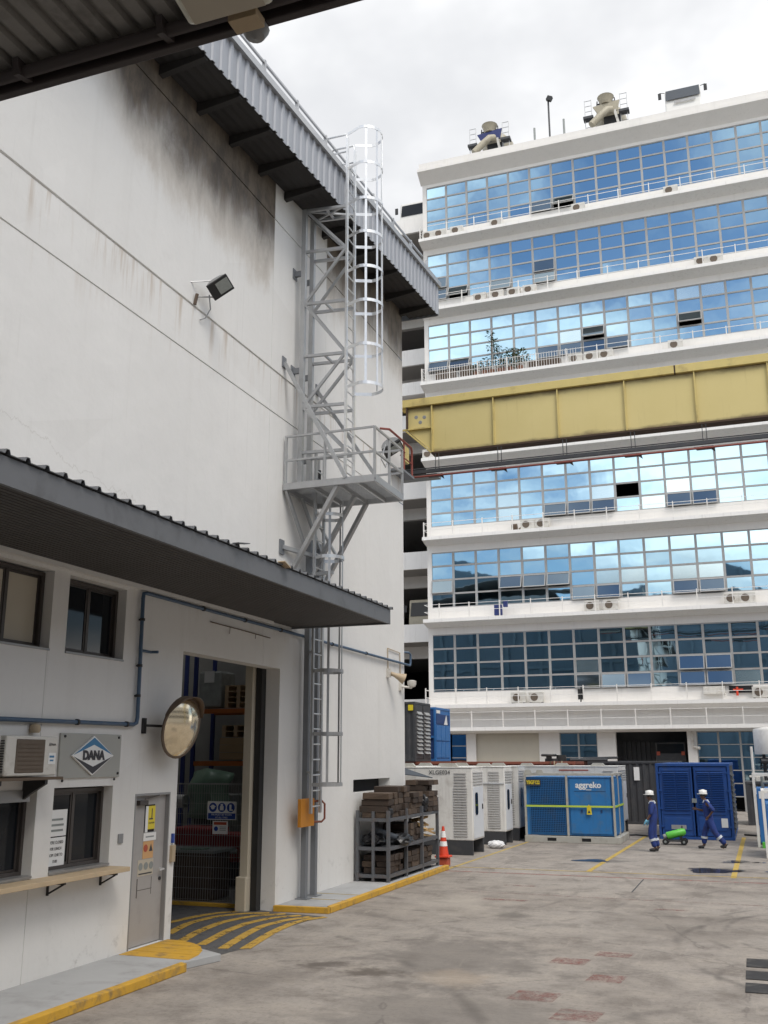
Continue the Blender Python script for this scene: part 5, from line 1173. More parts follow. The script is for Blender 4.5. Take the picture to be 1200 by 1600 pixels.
build(B(-13.56, -13.535, 43.85, 45.9, 4.26, 4.7), 'mesh_panel', 'stack_blue_dark', sb); build(MB().poly([(-13.53, 45.0, 4.25), (-13.53, 45.6, 4.25), (-13.53, 45.4, 4.72)]), 'white_decal', 'sign_white', sb); build(B(-13.56, -13.53, 43.9, 44.4, 4.74, 4.88), 'white_decal', 'sign_white', sb)
build(B(-19.4, -13.64, 43.72, 43.74, 2.72, 4.9), 'mesh_panel', 'stack_blue_dark', sb); build(B(-19.4, -13.64, 43.66, 43.715, 3.62, 3.72), 'frame_rail', 'stack_blue', sb)
# junk on top of the rust container
jk = thing('pump_unit', 'black pump with hoses standing on the rust-red container end', 'pump', (-7.6, 41.6, 2.59))
build(B(-8.1, -7.5, 41.2, 41.7, 2.6, 2.72), 'base', 'charcoal', jk); build(MB().tube((-7.45, 41.35, 2.6), (-7.45, 41.35, 2.86), 0.2, 14), 'motor', 'black_metal', jk); build(MB().lathe([(0.3, 0), (0.34, 0.05), (0.3, 0.1)], (-7.95, 41.3, 2.80), 16), 'cover', 'black_metal', jk); build(MB().tube((-7.95, 41.3, 2.7), (-7.95, 41.3, 2.85), 0.12), 'stem', 'charcoal', jk)
for k in range(4): build(MB().path([(-7.8 + 0.15 * k, 40.86, 2.62), (-7.82 + 0.15 * k, 40.84, 2.3), (-7.78 + 0.14 * k, 40.85, 1.9)], 0.03, 6), 'hose', 'horn' if k % 2 else 'mirror_back', jk)
tag(build(MB().tube((-7.1, 41.4, 2.66), (-5.6, 41.4, 2.66), 0.06, 10).tube((-6.6, 41.6, 2.72), (-5.2, 41.5, 2.75), 0.05, 10), 'pipe_bundle', 'charcoal'), 'dark pipes lying along the top of the containers', 'pipe')

# blue mesh load bank with the maker's name
ag = thing('load_bank', 'blue mesh-sided load bank marked YBGF122 with lime stripe', 'load bank', (-6.0, 35.6, 0))
ax0, ax1, ay0, ay1, az = -7.53, -4.50, 34.40, 36.9, 2.18
build(B(ax0 + 0.06, ax1 - 0.05, ay0 + 0.09, ay1 - 0.05, 0.24, az - 0.06), 'enclosure', 'aggreko_blue', ag)
fr = MB()
for x in (ax0, ax0 + 1.42, ax1 - 0.07):
    fr.box(x, x + 0.07, ay0, ay0 + 0.07, 0.22, az)
for y in (ay0 + 1.2, ay1 - 0.07): fr.box(ax1 - 0.07, ax1, y, y + 0.07, 0.22, az)
fr.box(ax0, ax1, ay0 - 0.002, ay0 + 0.072, az, az + 0.07); fr.box(ax1 - 0.072, ax1 + 0.002, ay0 + 0.073, ay1, az, az + 0.07); fr.box(ax0 - 0.002, ax0 + 0.07, ay0 + 0.073, ay1, az, az + 0.07)
build(fr, 'frame', 'skid_grey', ag, bevel=0.006)
sk = MB().box(ax0 - 0.02, ax1 + 0.12, ay0 - 0.03, ay0 + 0.25, 0.001, 0.215).box(ax0 - 0.02, ax1 + 0.12, ay1 - 0.25, ay1, 0.001, 0.215).box(ax1 - 0.1, ax1 + 0.118, ay0 + 0.251, ay1 - 0.251, 0.001, 0.213)
build(sk, 'skid', 'skid_grey', ag, bevel=0.012)
for x in (ax0 + 0.75, ax0 + 1.9): build(B(x, x + 0.3, ay0 - 0.034, ay0 - 0.0305, 0.06, 0.16), 'fork_pocket', 'dark_void', ag)
for (z0, z1) in ((1.24, 2.05), (0.32, 1.12)):
    pn = build(B(ax0 + 0.20, ax0 + 1.36, ay0 + 0.068, ay0 + 0.082, z0, z1), 'mesh_panel', 'aggreko_dark', ag)
    mw = MB(); x = ax0 + 0.20
    while x < ax0 + 1.36: mw.box(x, x + 0.012, ay0 + 0.045, ay0 + 0.056, z0, z1); x += 0.058
    z = z0
    while z < z1: mw.box(ax0 + 0.20, ax0 + 1.36, ay0 + 0.034, ay0 + 0.044, z, z + 0.012); z += 0.058
    build(mw, 'wire_mesh', 'aggreko_blue', pn)
dp = build(B(ax0 + 1.55, ax1 - 0.13, ay0 + 0.05, ay0 + 0.088, 0.3, 2.05), 'door_panel', 'aggreko_blue', ag, bevel=0.006)
build(B(ax0 + 1.7, ax1 - 0.28, ay0 + 0.044, ay0 + 0.049, 1.655, 1.67), 'seam', 'aggreko_dark', dp)
text('aggreko', 0.27, 'sign_white', 'lettering', dp, (ax0 + 2.18, ay0 + 0.046, 1.86), (1, 0, 0), (0, 0, 1), 0.004, bold=0.008)
build(B(ax0 + 2.10, ax0 + 2.28, ay0 + 0.044, ay0 + 0.049, 1.70, 1.72), 'small_text', 'sign_white', dp)
lm = build(B(ax0 + 0.06, ax1 - 0.06, ay0 - 0.014, ay0 - 0.004, 1.145, 1.205), 'lime_stripe', 'lime', ag)
yt = build(MB().prism([(ax0 + 2.10, ay0 - 0.03, 0.92), (ax0 + 2.27, ay0 - 0.03, 0.92), (ax0 + 2.25, ay0 - 0.03, 1.16), (ax0 + 2.18, ay0 - 0.03, 1.24), (ax0 + 2.12, ay0 - 0.03, 1.16)], (0, 0.012, 0)), 'warning_tag', 'sign_yellow', ag)
build(MB().poly([(ax0 + 2.13, ay0 - 0.033, 0.97), (ax0 + 2.23, ay0 - 0.033, 0.97), (ax0 + 2.18, ay0 - 0.033, 1.07)]), 'symbol', 'ink', yt)
npl = build(B(ax0 + 0.07, ax0 + 0.58, ay0 - 0.012, ay0 - 0.002, 1.84, 2.04), 'number_plate', 'ink', ag); text('YBGF122', 0.165, 'sign_yellow', 'lettering', npl, (ax0 + 0.325, ay0 - 0.016, 1.94), (1, 0, 0), (0, 0, 1), 0.004, bold=0.006, xs=0.72)
for x in (ax0 + 0.15, ax0 + 0.55): build(MB().prism([(x - 0.13, ay0 + 0.02, az + 0.071), (x + 0.13, ay0 + 0.02, az + 0.071), (x + 0.09, ay0 + 0.02, az + 0.17), (x - 0.09, ay0 + 0.02, az + 0.17)], (0, 0.05, 0)), 'lifting_lug', 'skid_grey', ag)
for x in (ax0 + 1.9, ax0 + 2.55): build(MB().box(x, x + 0.06, ay0 + 0.03, ay0 + 0.049, 0.98, 1.07), 'latch', 'aggreko_dark', dp)
for (y0, y1) in ((ay0 + 0.12, ay0 + 1.16), (ay0 + 1.32, ay1 - 0.12)): build(B(ax1 - 0.05, ax1 - 0.02, y0, y1, 0.3, 2.05), 'side_panel', 'aggreko_blue', ag, bevel=0.01)
build(B(ax1 - 0.018, ax1 + 0.006, ay0 + 0.1, ay1 - 0.1, 1.14, 1.2), 'lime_stripe', 'lime', ag)

# blue louvred container end
bc = container('shipping_container', 'blue container with two louvred doors facing the yard', -3.37, -0.88, 37.1, 43.1, 0.0, 2.55, 'container_blue', front='none', side='flat')
for (a, bq) in ((-3.26, -2.15), (-2.10, -0.99)):
    d = build(B(a, bq, 37.13, 37.17, 0.12, 2.43), 'door', 'container_blue', bc, bevel=0.008)
    for k in range(2):
        u0 = a + 0.12 + k * 0.45; u1 = u0 + 0.42
        build(B(u0, u1, 37.122, 37.129, 0.97, 2.27), 'louvre_gap_shade', 'stack_blue_dark', d)  # dark panel added to paint shade into the gaps between louvres
        for i in range(22):
            z = 0.98 + i * 0.059; build(MB().prism([(u0, 37.121, z), (u0, 37.075, z + 0.004), (u0, 37.121, z + 0.034)], (u1 - u0, 0, 0)), 'louvre', 'container_blue', d)
    build(B(a + 0.08, bq - 0.12, 37.112, 37.128, 0.3, 0.72), 'lower_panel', 'container_blue', d, bevel=0.008); build(B(a + 0.08, bq - 0.12, 37.104, 37.128, 0.84, 0.90), 'rail', 'container_blue', d)
    build(B(a + 0.08, bq - 0.12, 37.104, 37.128, 2.30, 2.36), 'rail', 'container_blue', d)
build(MB().tube((-2.06, 37.11, 0.15), (-2.06, 37.11, 2.4), 0.02, 8).tube((-2.19, 37.11, 0.15), (-2.19, 37.11, 2.4), 0.02, 8), 'lock_rod', 'container_blue', bc)
build(MB().obox((-2.12, 37.07, 1.30), (0.16, 0.05, 0.14)), 'lock_box', 'machine_grey', bc); build(B(-1.28, -1.07, 37.10, 37.111, 0.42, 0.72), 'white_sticker', 'sign_white', bc); build(B(-2.95, -2.45, 37.100, 37.111, 0.34, 0.48), 'worn_plate', 'frame_grey', bc)
for z in (0.4, 1.0, 1.6, 2.2):
    for x in (-3.24, -0.98): build(MB().box(x - 0.05, x + 0.05, 37.085, 37.128, z, z + 0.06), 'hinge', 'container_blue', bc)
build(B(-0.95, -0.9, 37.3, 43.0, 0.1, 2.45), 'side_wall', 'charcoal', bc)
for k in range(11): build(MB().prism([(-0.9, 37.4, 0.35 + 0.175 * k), (-0.80, 37.4, 0.35 + 0.175 * k), (-0.9, 37.4, 0.46 + 0.175 * k)], (0, 3.2, 0)), 'louvre', 'charcoal', bc)
# dark containers behind
container('shipping_container', 'black container behind the white generator and blue louvred container', -6.9, -3.1, 44.6, 47.2, 0.0, 2.59, 'charcoal')
dk = container('shipping_container', 'low black container behind the blue louvred container at the window wall', -0.5, 6.0, 45.4, 47.8, 0.0, 1.75, 'charcoal')
build(B(-0.2, 0.25, 45.38, 45.40, 1.25, 1.5), 'notice_plate', 'sign_white', dk)
tag(build(B(-4.95, -4.72, 44.58, 44.60, 1.8, 2.35), 'container_placard', 'sign_white'), 'white upright placard on the black container', 'notice')
pj = thing('pipe_rack', 'small clutter of white pipework on the low black container', 'pipework', (0, 45.8, 1.75))
build(MB().tube((-0.3, 45.7, 1.95), (0.6, 45.7, 1.95), 0.05).tube((-0.1, 45.7, 1.75), (-0.1, 45.7, 2.05), 0.05).tube((0.3, 45.7, 1.75), (0.3, 45.7, 2.02), 0.07).obox((0.1, 45.7, 1.85), (0.3, 0.2, 0.14)), 'pipework', 'ac_white', pj)

# blue skids in white frames at the right edge
def skid(name, label, x0, x1, y0, y1, h):
    s_ = thing(name, label, 'skid', ((x0 + x1) / 2, (y0 + y1) / 2, 0)); fr = MB(); e = 0.08
    for x in (x0, x1 - e):
        for y in (y0, y1 - e): fr.box(x, x + e, y, y + e, 0, h)
    for z in (0.0, h - e):
        fr.box(x0 + e, x1 - e, y0 + 0.002, y0 + e, z + 0.003, z + e); fr.box(x0 + e, x1 - e, y1 - e, y1 - 0.002, z + 0.003, z + e); fr.box(x0 + 0.002, x0 + e, y0 + e, y1 - e, z + 0.003, z + e); fr.box(x1 - e, x1 - 0.002, y0 + e, y1 - e, z + 0.003, z + e)
    build(fr, 'frame', 'genset_white', s_, bevel=0.006); build(B(x0 + 0.1, x1 - 0.1, y0 + 0.06, y1 - 0.08, 0.14, h * 0.80), 'cabinet', 'stack_blue', s_, bevel=0.01)
    build(B(x0 + 0.16, x0 + 0.9, y0 + 0.045, y0 + 0.059, h * 0.66, h * 0.76), 'label_plate', 'sign_white', s_); build(MB().tube((x0 + 0.3, y0 + 0.3, h * 0.8), (x0 + 0.3, y0 + 0.3, h - 0.09), 0.05).tube((x0 + 0.3, y0 + 0.3, h * 0.88), (x0 + 1.2, y0 + 0.3, h * 0.88), 0.05), 'pipework', 'machine_grey', s_)
    return s_
k1 = skid('equipment_skid', 'blue cabinet in a white lifting frame beside the parking line', -0.16, 2.2, 34.6, 36.6, 2.25)
build(MB().tube((-0.10, 34.66, 2.2), (-0.10, 34.66, 3.1), 0.04), 'mast', 'genset_white', k1); build(B(-0.02, 0.22, 34.4, 34.59, 0.001, 0.18), 'green_foot', 'green_paint', k1)
skid('equipment_skid', 'blue cabinet in a taller white frame nearest the yard lines', 0.06, 2.4, 31.0, 33.0, 1.85)
tk = thing('white_tank', 'upright white tank on a dark stand behind the blue skids', 'tank', (0.55, 40, 0))
build(MB().lathe([(0.0, 2.86), (0.55, 2.86), (0.56, 2.9), (0.56, 3.72), (0.53, 3.78), (0.15, 3.84), (0.0, 3.85)], (0.55, 40, 0), 24), 'vessel', 'genset_white', tk, smooth=True)
build(MB().tube((0.3, 39.8, 0), (0.3, 39.8, 2.86), 0.06).tube((0.85, 39.8, 0), (0.85, 39.8, 2.86), 0.06).tube((0.55, 40.3, 0), (0.55, 40.3, 2.86), 0.06).obox((0.55, 40, 2.4), (0.8, 0.6, 0.06)).tube((0.2, 39.6, 2.62), (1.1, 39.6, 2.62), 0.09), 'stand', 'charcoal', tk)
# cables and hoses on the ground
tag(build(MB().path([(-4.9, 38.0, 0.03), (-4.3, 38.3, 0.03), (-3.8, 37.9, 0.03), (-3.45, 38.2, 0.03)], 0.03, 6), 'ground_cable', 'black_metal'), 'black cable lying on the concrete behind the first worker', 'cable')
tag(build(MB().path([(-0.6, 39.5, 0.03), (-0.1, 39.2, 0.03), (0.5, 39.6, 0.03), (1.2, 39.1, 0.03)], 0.04, 6), 'ground_cable', 'black_metal'), 'black hose lying on the concrete right of the blue container', 'cable')
# puddles
def puddle(cx, cy, rx, ry, seed):
    random.seed(seed); pts = []
    for i in range(26):
        a = 2 * math.pi * i / 26; k = 1 + 0.18 * math.sin(3 * a + seed) + 0.12 * random.uniform(-1, 1); pts.append((cx + rx * k * math.cos(a), cy + ry * k * math.sin(a), 0.006))
    structure(build(MB().poly(pts), 'puddle', 'puddle'))
puddle(-1.25, 27.4, 0.65, 0.6, 1); puddle(-0.6, 29.8, 0.5, 0.35, 2); puddle(0.6, 27.6, 0.6, 0.3, 3); puddle(-4.5, 28.9, 0.5, 0.35, 4)

# ------------------------------------------------------------------ trolley with a green cylinder
ty = thing('hand_trolley', 'low black-wheeled trolley carrying a green cylinder', 'trolley', (-2.7, 34.9, 0))
build(B(-3.0, -2.35, 34.75, 35.1, 0.10, 0.15), 'deck', 'charcoal', ty, bevel=0.01)
for x in (-2.98, -2.40):
    for y in (34.70, 35.14):
        wl_ = build(MB().tube((x, y - 0.04, 0.10), (x, y + 0.04, 0.10), 0.10, 18), 'wheel', 'tyre', ty); build(MB().tube((x, y - 0.045, 0.10), (x, y + 0.045, 0.10), 0.04, 10), 'hub', 'machine_grey', wl_)
for x in (-2.9, -2.5): build(MB().prism([(x - 0.04, 34.78, 0.151), (x + 0.04, 34.78, 0.151), (x + 0.04, 34.92, 0.24), (x + 0.04, 35.07, 0.151), (x - 0.04, 35.07, 0.151), (x - 0.04, 34.92, 0.24)][:2] + [(x + 0.04, 34.78, 0.26), (x - 0.04, 34.78, 0.26)], (0, 0.29, 0)), 'cradle', 'black_metal', ty)
gc = thing('gas_cylinder', 'bright green cylinder lying tilted on the trolley', 'cylinder', (-2.65, 34.9, 0.25))
ga, gb = Vector((-2.96, 34.85, 0.26)), Vector((-2.34, 35.0, 0.42)); dd = (gb - ga).normalized(); GM = basis(dd) @ Matrix.Rotation(R(90), 3, 'X'); L = (gb - ga).length
build(MB().lathe([(0.0, 0), (0.10, 0.01), (0.12, 0.05), (0.12, L - 0.1), (0.08, L - 0.02), (0.0, L)], ga, 18, GM), 'body', 'green_paint', gc, smooth=True)
build(MB().tube(ga - dd * 0.09, ga, 0.08, 14), 'collar', 'machine_grey', gc); build(MB().tube(gb - dd * 0.12 + Vector((0, 0, 0.1)), gb - dd * 0.12 + Vector((0, 0, 0.2)), 0.02), 'valve', 'charcoal', gc)
# ------------------------------------------------------------------ tall glazed block
FY0 = 56.0; FXL = -17.72; FXR = 13.0; PITCH = 4.988
tb = thing('factory_block', 'tall cream block with bands of blue mirror glass behind the yard', 'building', (-2, 57, 0))
NCOL, CW, GX0 = 21, 1.40, -17.50
ZB, ZT7 = 6.45, 9.84
# shell
build(B(FXL, FXR + 6, 58.5, 90, 0, 41.0), 'core', 'dark_void', tb)
build(B(FXL, FXL + 0.28, FY0, 89, 0, 40.0), 'side_wall', 'cream_wall', tb)
for k in range(7):
    z0 = ZB + PITCH * k; zt = ZT7 + PITCH * k; zn = z0 + PITCH
    build(B(FXL + 0.281, FXR, FY0, FY0 + 0.25, zt, zn if k < 6 else 40.0), 'spandrel', 'cream_wall', tb)
    build(B(FXL + 0.281, FXR, FY0 + 0.26, 58.49, zt + 0.3, zt + 0.6), 'floor_slab', 'dark_void', tb)
build(B(FXL + 0.281, FXR, FY0, FY0 + 0.25, 4.35, ZB), 'spandrel', 'cream_wall', tb)
build(B(FXL + 0.281, FXR, FY0 + 0.26, 58.49, 4.4, 4.7), 'floor_slab', 'dark_void', tb)
# cornice and parapet
LD = 0.85
build(MB().prism([(FXL - 0.1, FY0, 39.98), (FXL - 0.1, FY0 - LD, 40.55), (FXL - 0.1, FY0 - LD, 40.75), (FXL - 0.1, FY0, 40.75)], (FXR - FXL + 0.1, 0, 0)), 'cornice', 'cream_wall', tb)
build(B(FXL, FXR, FY0 - LD + 0.08, FY0 + 0.3, 40.751, 41.15), 'parapet', 'cream_wall', tb); build(B(FXL, FXL + 0.3, FY0 + 0.31, 89, 40.01, 41.1), 'parapet', 'cream_wall', tb)
build(B(FXL + 0.31, FXR, FY0 + 0.31, 89, 41.005, 41.02), 'roof_deck', 'concrete_walk', tb)
# ledges with sloping undersides and their railings
post_proto = None
def railing(z, ztop, k, fence=False):
    global post_proto
    y = FY0 - LD + 0.08
    rl = MB()
    for zz_ in (ztop, (z + ztop) / 2): rl.box(FXL + 0.02, FXR, y - 0.012, y + 0.012, zz_ - 0.012, zz_ + 0.012)
    rl.box(FXL + 0.008, FXL + 0.032, y, FY0 - 0.02, ztop - 0.012, ztop + 0.012).box(FXL + 0.008, FXL + 0.032, y, FY0 - 0.02, (z + ztop) / 2 - 0.012, (z + ztop) / 2 + 0.012)
    if fence:                                              # dense pickets with plants behind
        x = FXL + 0.1
        while x < -8.0: rl.box(x, x + 0.02, y - 0.012, y + 0.012, z, ztop + 0.05); x += 0.16
    r_ = build(rl, 'railing', 'ledge_white', tb)
    x = FXL + 0.04 + (0.9 if k % 2 else 0.0)
    while x < FXR:
        if post_proto is None:
            post_proto = build(B(-0.026, 0.026, -0.04, 0.04, 0, 0.97), 'rail_post', 'cream_wall', r_, local=True); post_proto.location = Vector((x, y, z)) - wloc(r_)
        else: shared(post_proto, 'rail_post', r_, (x, y, z), scale=(1, 1, (ztop - z) / 0.9))
        x += 1.82
for k in range(7):
    zb_ = 5.50 + 4.985 * k
    lg = MB().prism([(FXL - 0.05, FY0 + 0.0, zb_ - 0.22), (FXL - 0.05, FY0 - LD, zb_), (FXL - 0.05, FY0 - LD, zb_ + 0.20), (FXL - 0.05, FY0 + 0.0, zb_ + 0.20)], (FXR - FXL + 0.05, 0, 0))
    o = build(lg, 'ledge', 'ledge_white', tb); railing(zb_ + 0.2, zb_ + 1.05, k, fence=(k == 4))
lg = MB().prism([(FXL + 0.3, FY0, 4.08), (FXL + 0.3, FY0 - LD, 4.22), (FXL + 0.3, FY0 - LD, 4.42), (FXL + 0.3, FY0, 4.42)], (FXR - FXL, 0, 0)); build(lg, 'ledge', 'ledge_white', tb); railing(4.42, 5.25, 1)
# glazing: mullion grids per band, each pane a piece
open_ = {6: {(6, 3): 26, (5, 3): 7}, 5: {(0, 2): 6, (0, 3): 9, (1, 3): 22, (3, 3): 14, (5, 3): 12, (5, 2): 4}, 4: {(0, 3): 18, (1, 3): 20, (5, 3): 5, (6, 3): 7, (7, 2): 20, (7, 3): 4, (8, 3): 9, (11, 2): 24},
         3: {(4, 1): 14, (9, 1): 10}, 2: {(5, 3): 12, (6, 3): 12, (7, 3): 12, (10, 3): 10, (11, 3): 8}, 1: {(0, 2): 5, (3, 2): 16, (4, 2): 14, (5, 2): 16, (6, 3): 5, (7, 3): 9, (10, 3): 12, (11, 3): 14},
         0: {(6, 2): -3, (6, 3): 5, (7, 3): 7, (8, 3): 8, (10, 2): 10, (11, 2): 11, (10, 3): 9, (11, 3): 10}}
missing = {(2, 8, 2)}
pale = {(6, 4, 0), (2, 3, 2), (2, 3, 3), (2, 9, 3), (2, 10, 2), (4, 6, 2), (1, 7, 2), (1, 8, 2), (1, 10, 2), (1, 11, 2), (4, 11, 0), (4, 12, 0), (0, 12, 3), (6, 11, 2), (6, 11, 3), (5, 12, 1), (2, 7, 2)}
random.seed(44)
RH = (ZT7 - ZB) / 4
px_, pz_ = CW - 0.14, RH - 0.12
pane_me = {}
for nm, m_ in (('a', 'facade_glass'), ('b', 'facade_glass_pale'), ('d', 'facade_glass_dark')):
    mb = MB().box(-px_ / 2, px_ / 2, -0.008, 0.008, -pz_, 0)
    me = bpy.data.meshes.new('pane'); me.from_pydata(mb.v, [], mb.f); me.materials.append(MATS[m_]); me.update(); pane_me[nm] = me
sf = MB(); e = 0.045
sf.box(-px_ / 2 - 0.03, -px_ / 2 + 0.02, -0.03, 0.03, -pz_ - 0.03, 0.03).box(px_ / 2 - 0.02, px_ / 2 + 0.03, -0.03, 0.03, -pz_ - 0.03, 0.03).box(-px_ / 2 + 0.021, px_ / 2 - 0.021, -0.029, 0.029, -pz_ - 0.029, -pz_ + 0.02).box(-px_ / 2 + 0.021, px_ / 2 - 0.021, -0.029, 0.029, -0.02, 0.029)
sash_me = bpy.data.meshes.new('sash'); sash_me.from_pydata(sf.v, [], sf.f); sash_me.materials.append(MATS['frame_grey']); sash_me.update()
rest = MB(); count = 0
order = []
for k in range(7):
    zt = ZT7 + PITCH * k; zb_ = ZB + PITCH * k
    fr = MB()
    for i in range(NCOL + 1):
        x = GX0 + CW * i; fr.box(x - 0.068, x + 0.068, FY0 + 0.02, FY0 + 0.14, zb_, zt)
    for j in range(5):
        z = zt - RH * j
        for i in range(NCOL): fr.box(GX0 + CW * i + 0.0681, GX0 + CW * (i + 1) - 0.0681, FY0 + 0.03, FY0 + 0.13, z - 0.05 if j else z - 0.06, z + 0.05 if 0 < j < 4 else (z if j == 0 else z + 0.06))
    fr.box(FXL + 0.282, GX0 - 0.069, FY0 + 0.02, FY0 + 0.2, zb_, zt)
    band = build(fr, 'window', 'frame_grey', tb)
    for i in range(NCOL):
        for j in range(4):
            if (k, i, j) in missing: continue
            x = GX0 + CW * (i + 0.5); z = zt - RH * j - 0.06; ang = open_.get(k, {}).get((i, j))
            individual = i < 16 and (ang is not None or not (k == 3 and j < 4 and i > 0)) and count < 298
            jx, jz = random.gauss(0, R(0.28)), random.gauss(0, R(0.28))
            me = pane_me['b' if (k, i, j) in pale or (k, i, j) == (0, 6, 2) else ('d' if ang is not None else 'a')]
            if ang is not None or individual:
                count += 1
                y = FY0 + 0.07 if ang is None else FY0 + 0.0
                rot = (jx if ang is None else -R(ang * 1.35), 0, jz)
                o = shared(me, 'pane', band, (x, y, z), rot)
                if ang is not None:
                    sfo = bpy.data.objects.new('sash', sash_me); COL.objects.link(sfo); sfo.parent = band; sfo.location = o.location; sfo.rotation_euler = rot
            else:
                M_ = Matrix.Rotation(jz, 3, 'Z') @ Matrix.Rotation(jx, 3, 'X'); rest.obox(Vector((x, FY0 + 0.07, z - pz_ / 2)), (px_, 0.016, pz_), M_)
build(rest, 'window_panes', 'facade_glass', tb, kind='stuff')
# ground floor
gfl = [(-17.4, -16.45, 'w'), (-15.5, -14.95, 'c'), (-14.95, -11.3, 's'), (-11.3, -10.15, 'c'), (-10.15, -8.07, 'w'), (-8.07, -7.07, 'c'), (-7.07, -3.33, 'o'), (-3.33, -2.85, 'c'), (-2.85, 7.0, 'w'), (-16.45, -15.5, 'w'), (7.0, 13, 'c')]
for (x0, x1, kd) in gfl:
    if kd == 'c': build(B(x0, x1, FY0 - 0.02, FY0 + 0.3, 0, 4.08), 'pier', 'cream_wall', tb)
    if kd == 's':
        st = build(B(x0, x1, FY0 + 0.14, FY0 + 0.18, 0, 4.1), 'shutter', 'shutter', tb)
        for i in range(40): build(B(x0, x1, FY0 + 0.115, FY0 + 0.139, 0.02 + 0.102 * i, 0.02 + 0.102 * i + 0.088), 'slat', 'shutter', st)
    if kd == 'w':
        n_ = max(1, round((x1 - x0) / 1.04)); cw = (x1 - x0) / n_; fr = MB()
        for i in range(n_ + 1): fr.box(x0 + cw * i - 0.05, x0 + cw * i + 0.05, FY0 + 0.05, FY0 + 0.16, 0, 4.08)
        for j in range(6):
            z = 4.08 - 0.66 * j
            for i in range(n_): fr.box(x0 + cw * i + 0.051, x0 + cw * (i + 1) - 0.051, FY0 + 0.055, FY0 + 0.155, z - 0.05, z + 0.0)
        bd = build(fr, 'window', 'frame_grey', tb)
        for i in range(n_):
            for j in range(5): build(MB().obox((x0 + cw * (i + 0.5), FY0 + 0.11, 4.03 - 0.66 * j - 0.305), (cw - 0.1, 0.012, 0.60), Matrix.Rotation(random.gauss(0, R(.4)), 3, 'Z')), 'pane', 'facade_glass', bd)
build(B(-8.0, -2.9, 58.0, 58.4, 0, 4.3), 'loading_bay', 'charcoal', tb)
for i in range(14): build(B(-6.95 + 0.26 * i, -6.75 + 0.26 * i, 57.9, 57.99, 0, 3.6), 'bay_rib', 'charcoal', tb)
tr_ = thing('parked_lorry', 'dark lorry rear with red lamps parked in the black loading bay', 'lorry', (-4.3, 57.3, 0))
build(B(-5.1, -3.5, 57.0, 57.85, 1.0, 3.55), 'body', 'charcoal', tr_, bevel=0.04); build(B(-5.0, -3.6, 56.98, 57.0, 2.95, 3.45), 'window', 'window_glass', tr_)
for x in (-4.95, -3.65): build(B(x - 0.09, x + 0.09, 56.96, 56.99, 2.85, 3.05), 'lamp', 'sign_red', tr_)
build(B(-5.0, -3.6, 57.05, 57.8, 0.15, 0.95), 'underrun', 'tyre', tr_)
dpp = thing('rain_pipe', 'white rain pipe and lamp on the pier beside the loading bay', 'pipe', (-3.0, 55.9, 3.3))
build(MB().tube((-3.05, 55.9, 3.3), (-3.05, 55.9, 4.1), 0.06).tube((-3.05, 55.9, 3.3), (-2.7, 55.8, 3.2), 0.08), 'pipe', 'ac_white', dpp)

# ------------------------------------------------------------------ air conditioners on the ledges
floor_word = {0: 'lowest', 1: 'second', 2: 'third', 3: 'fourth', 4: 'fifth', 5: 'sixth', 6: 'top'}
acp = thing('air_conditioner', 'x', 'air conditioner', (0, 0, 0))
build(MB().box(-0.42, 0.42, -0.16, 0.16, 0.05, 0.62), 'casing', 'ac_white', acp, local=True, bevel=0.015); build(MB().lathe([(0.21, 0), (0.21, 0.012)], (-0.1, -0.162, 0.335), 18, MZ), 'fan_grille', 'ac_grille', acp, local=True); build(MB().box(-0.38, -0.28, -0.14, 0.14, 0, 0.049).box(0.28, 0.38, -0.14, 0.14, 0, 0.049), 'feet', 'charcoal', acp, local=True)
first = True
acs = {6: (670, 688, 714, 776, 905, 1052), 5: (750, 777, 803, 828, 1100, 1122), 4: (900, 925, 948, 1058), 3: (671, 980, 1120), 2: (825, 848), 1: (925, 955, 1145, 1168), 0: (810, 838, 1188)}
for k, pxs in acs.items():
    zl = 5.70 + 4.985 * k
    for px in pxs:
        py0 = {6: 378, 5: 480, 4: 600, 3: 720, 2: 843, 1: 973, 0: 1104}[k]
        x = GY(px, py0 - 30, FY0 - 0.35).x
        o = acp if first else copy_tree(acp); first = False
        o.location = (x, FY0 - 0.40, zl); o.rotation_euler = (0, 0, random.uniform(-.06, .06))
        tag(o, 'white air conditioner unit on the %s ledge under the mirror-glass windows' % floor_word[k], 'air conditioner', 'air conditioners on the %s ledge' % floor_word[k])
# odds and ends on the ledges
tag(build(MB().box(-13.5, -13.05, 55.35, 55.6, 10.75, 11.35).box(-12.95, -12.7, 55.3, 55.5, 11.2, 11.55), 'blue_crate', 'rack_blue', bevel=0.02), 'dark blue crates hung on the second ledge railing', 'crate')
tag(build(MB().tube((-12.3, 55.5, 15.9), (-12.0, 55.5, 15.9), 0.2, 14).tube((-11.9, 55.5, 15.75), (-11.5, 55.5, 16.05), 0.05), 'cable_coil', 'mirror_back'), 'coiled brown hose beside the units on the third ledge', 'coil')
tag(build(MB().box(-8.9, -8.6, 55.3, 55.5, 5.85, 6.4).tube((-8.75, 55.3, 5.7), (-8.7, 55.3, 6.5), 0.04), 'valve_cluster', 'black_metal'), 'black valve cluster on the lowest ledge', 'valves')
hb = thing('service_box', 'white box and dark recess with red valves under the lowest window band', 'box', (-1.2, 55.95, 6))
build(B(-2.3, -1.2, 55.75, 55.98, 6.0, 6.4), 'box', 'ac_white', hb, bevel=0.02); build(B(-1.0, 0.2, 55.9, 55.985, 6.05, 6.42), 'recess', 'dark_void', hb); build(MB().tube((-0.6, 55.85, 5.9), (-0.6, 55.85, 6.35), 0.06).tube((-0.8, 55.85, 6.2), (-0.3, 55.85, 6.2), 0.05), 'valve', 'cone_red', hb)
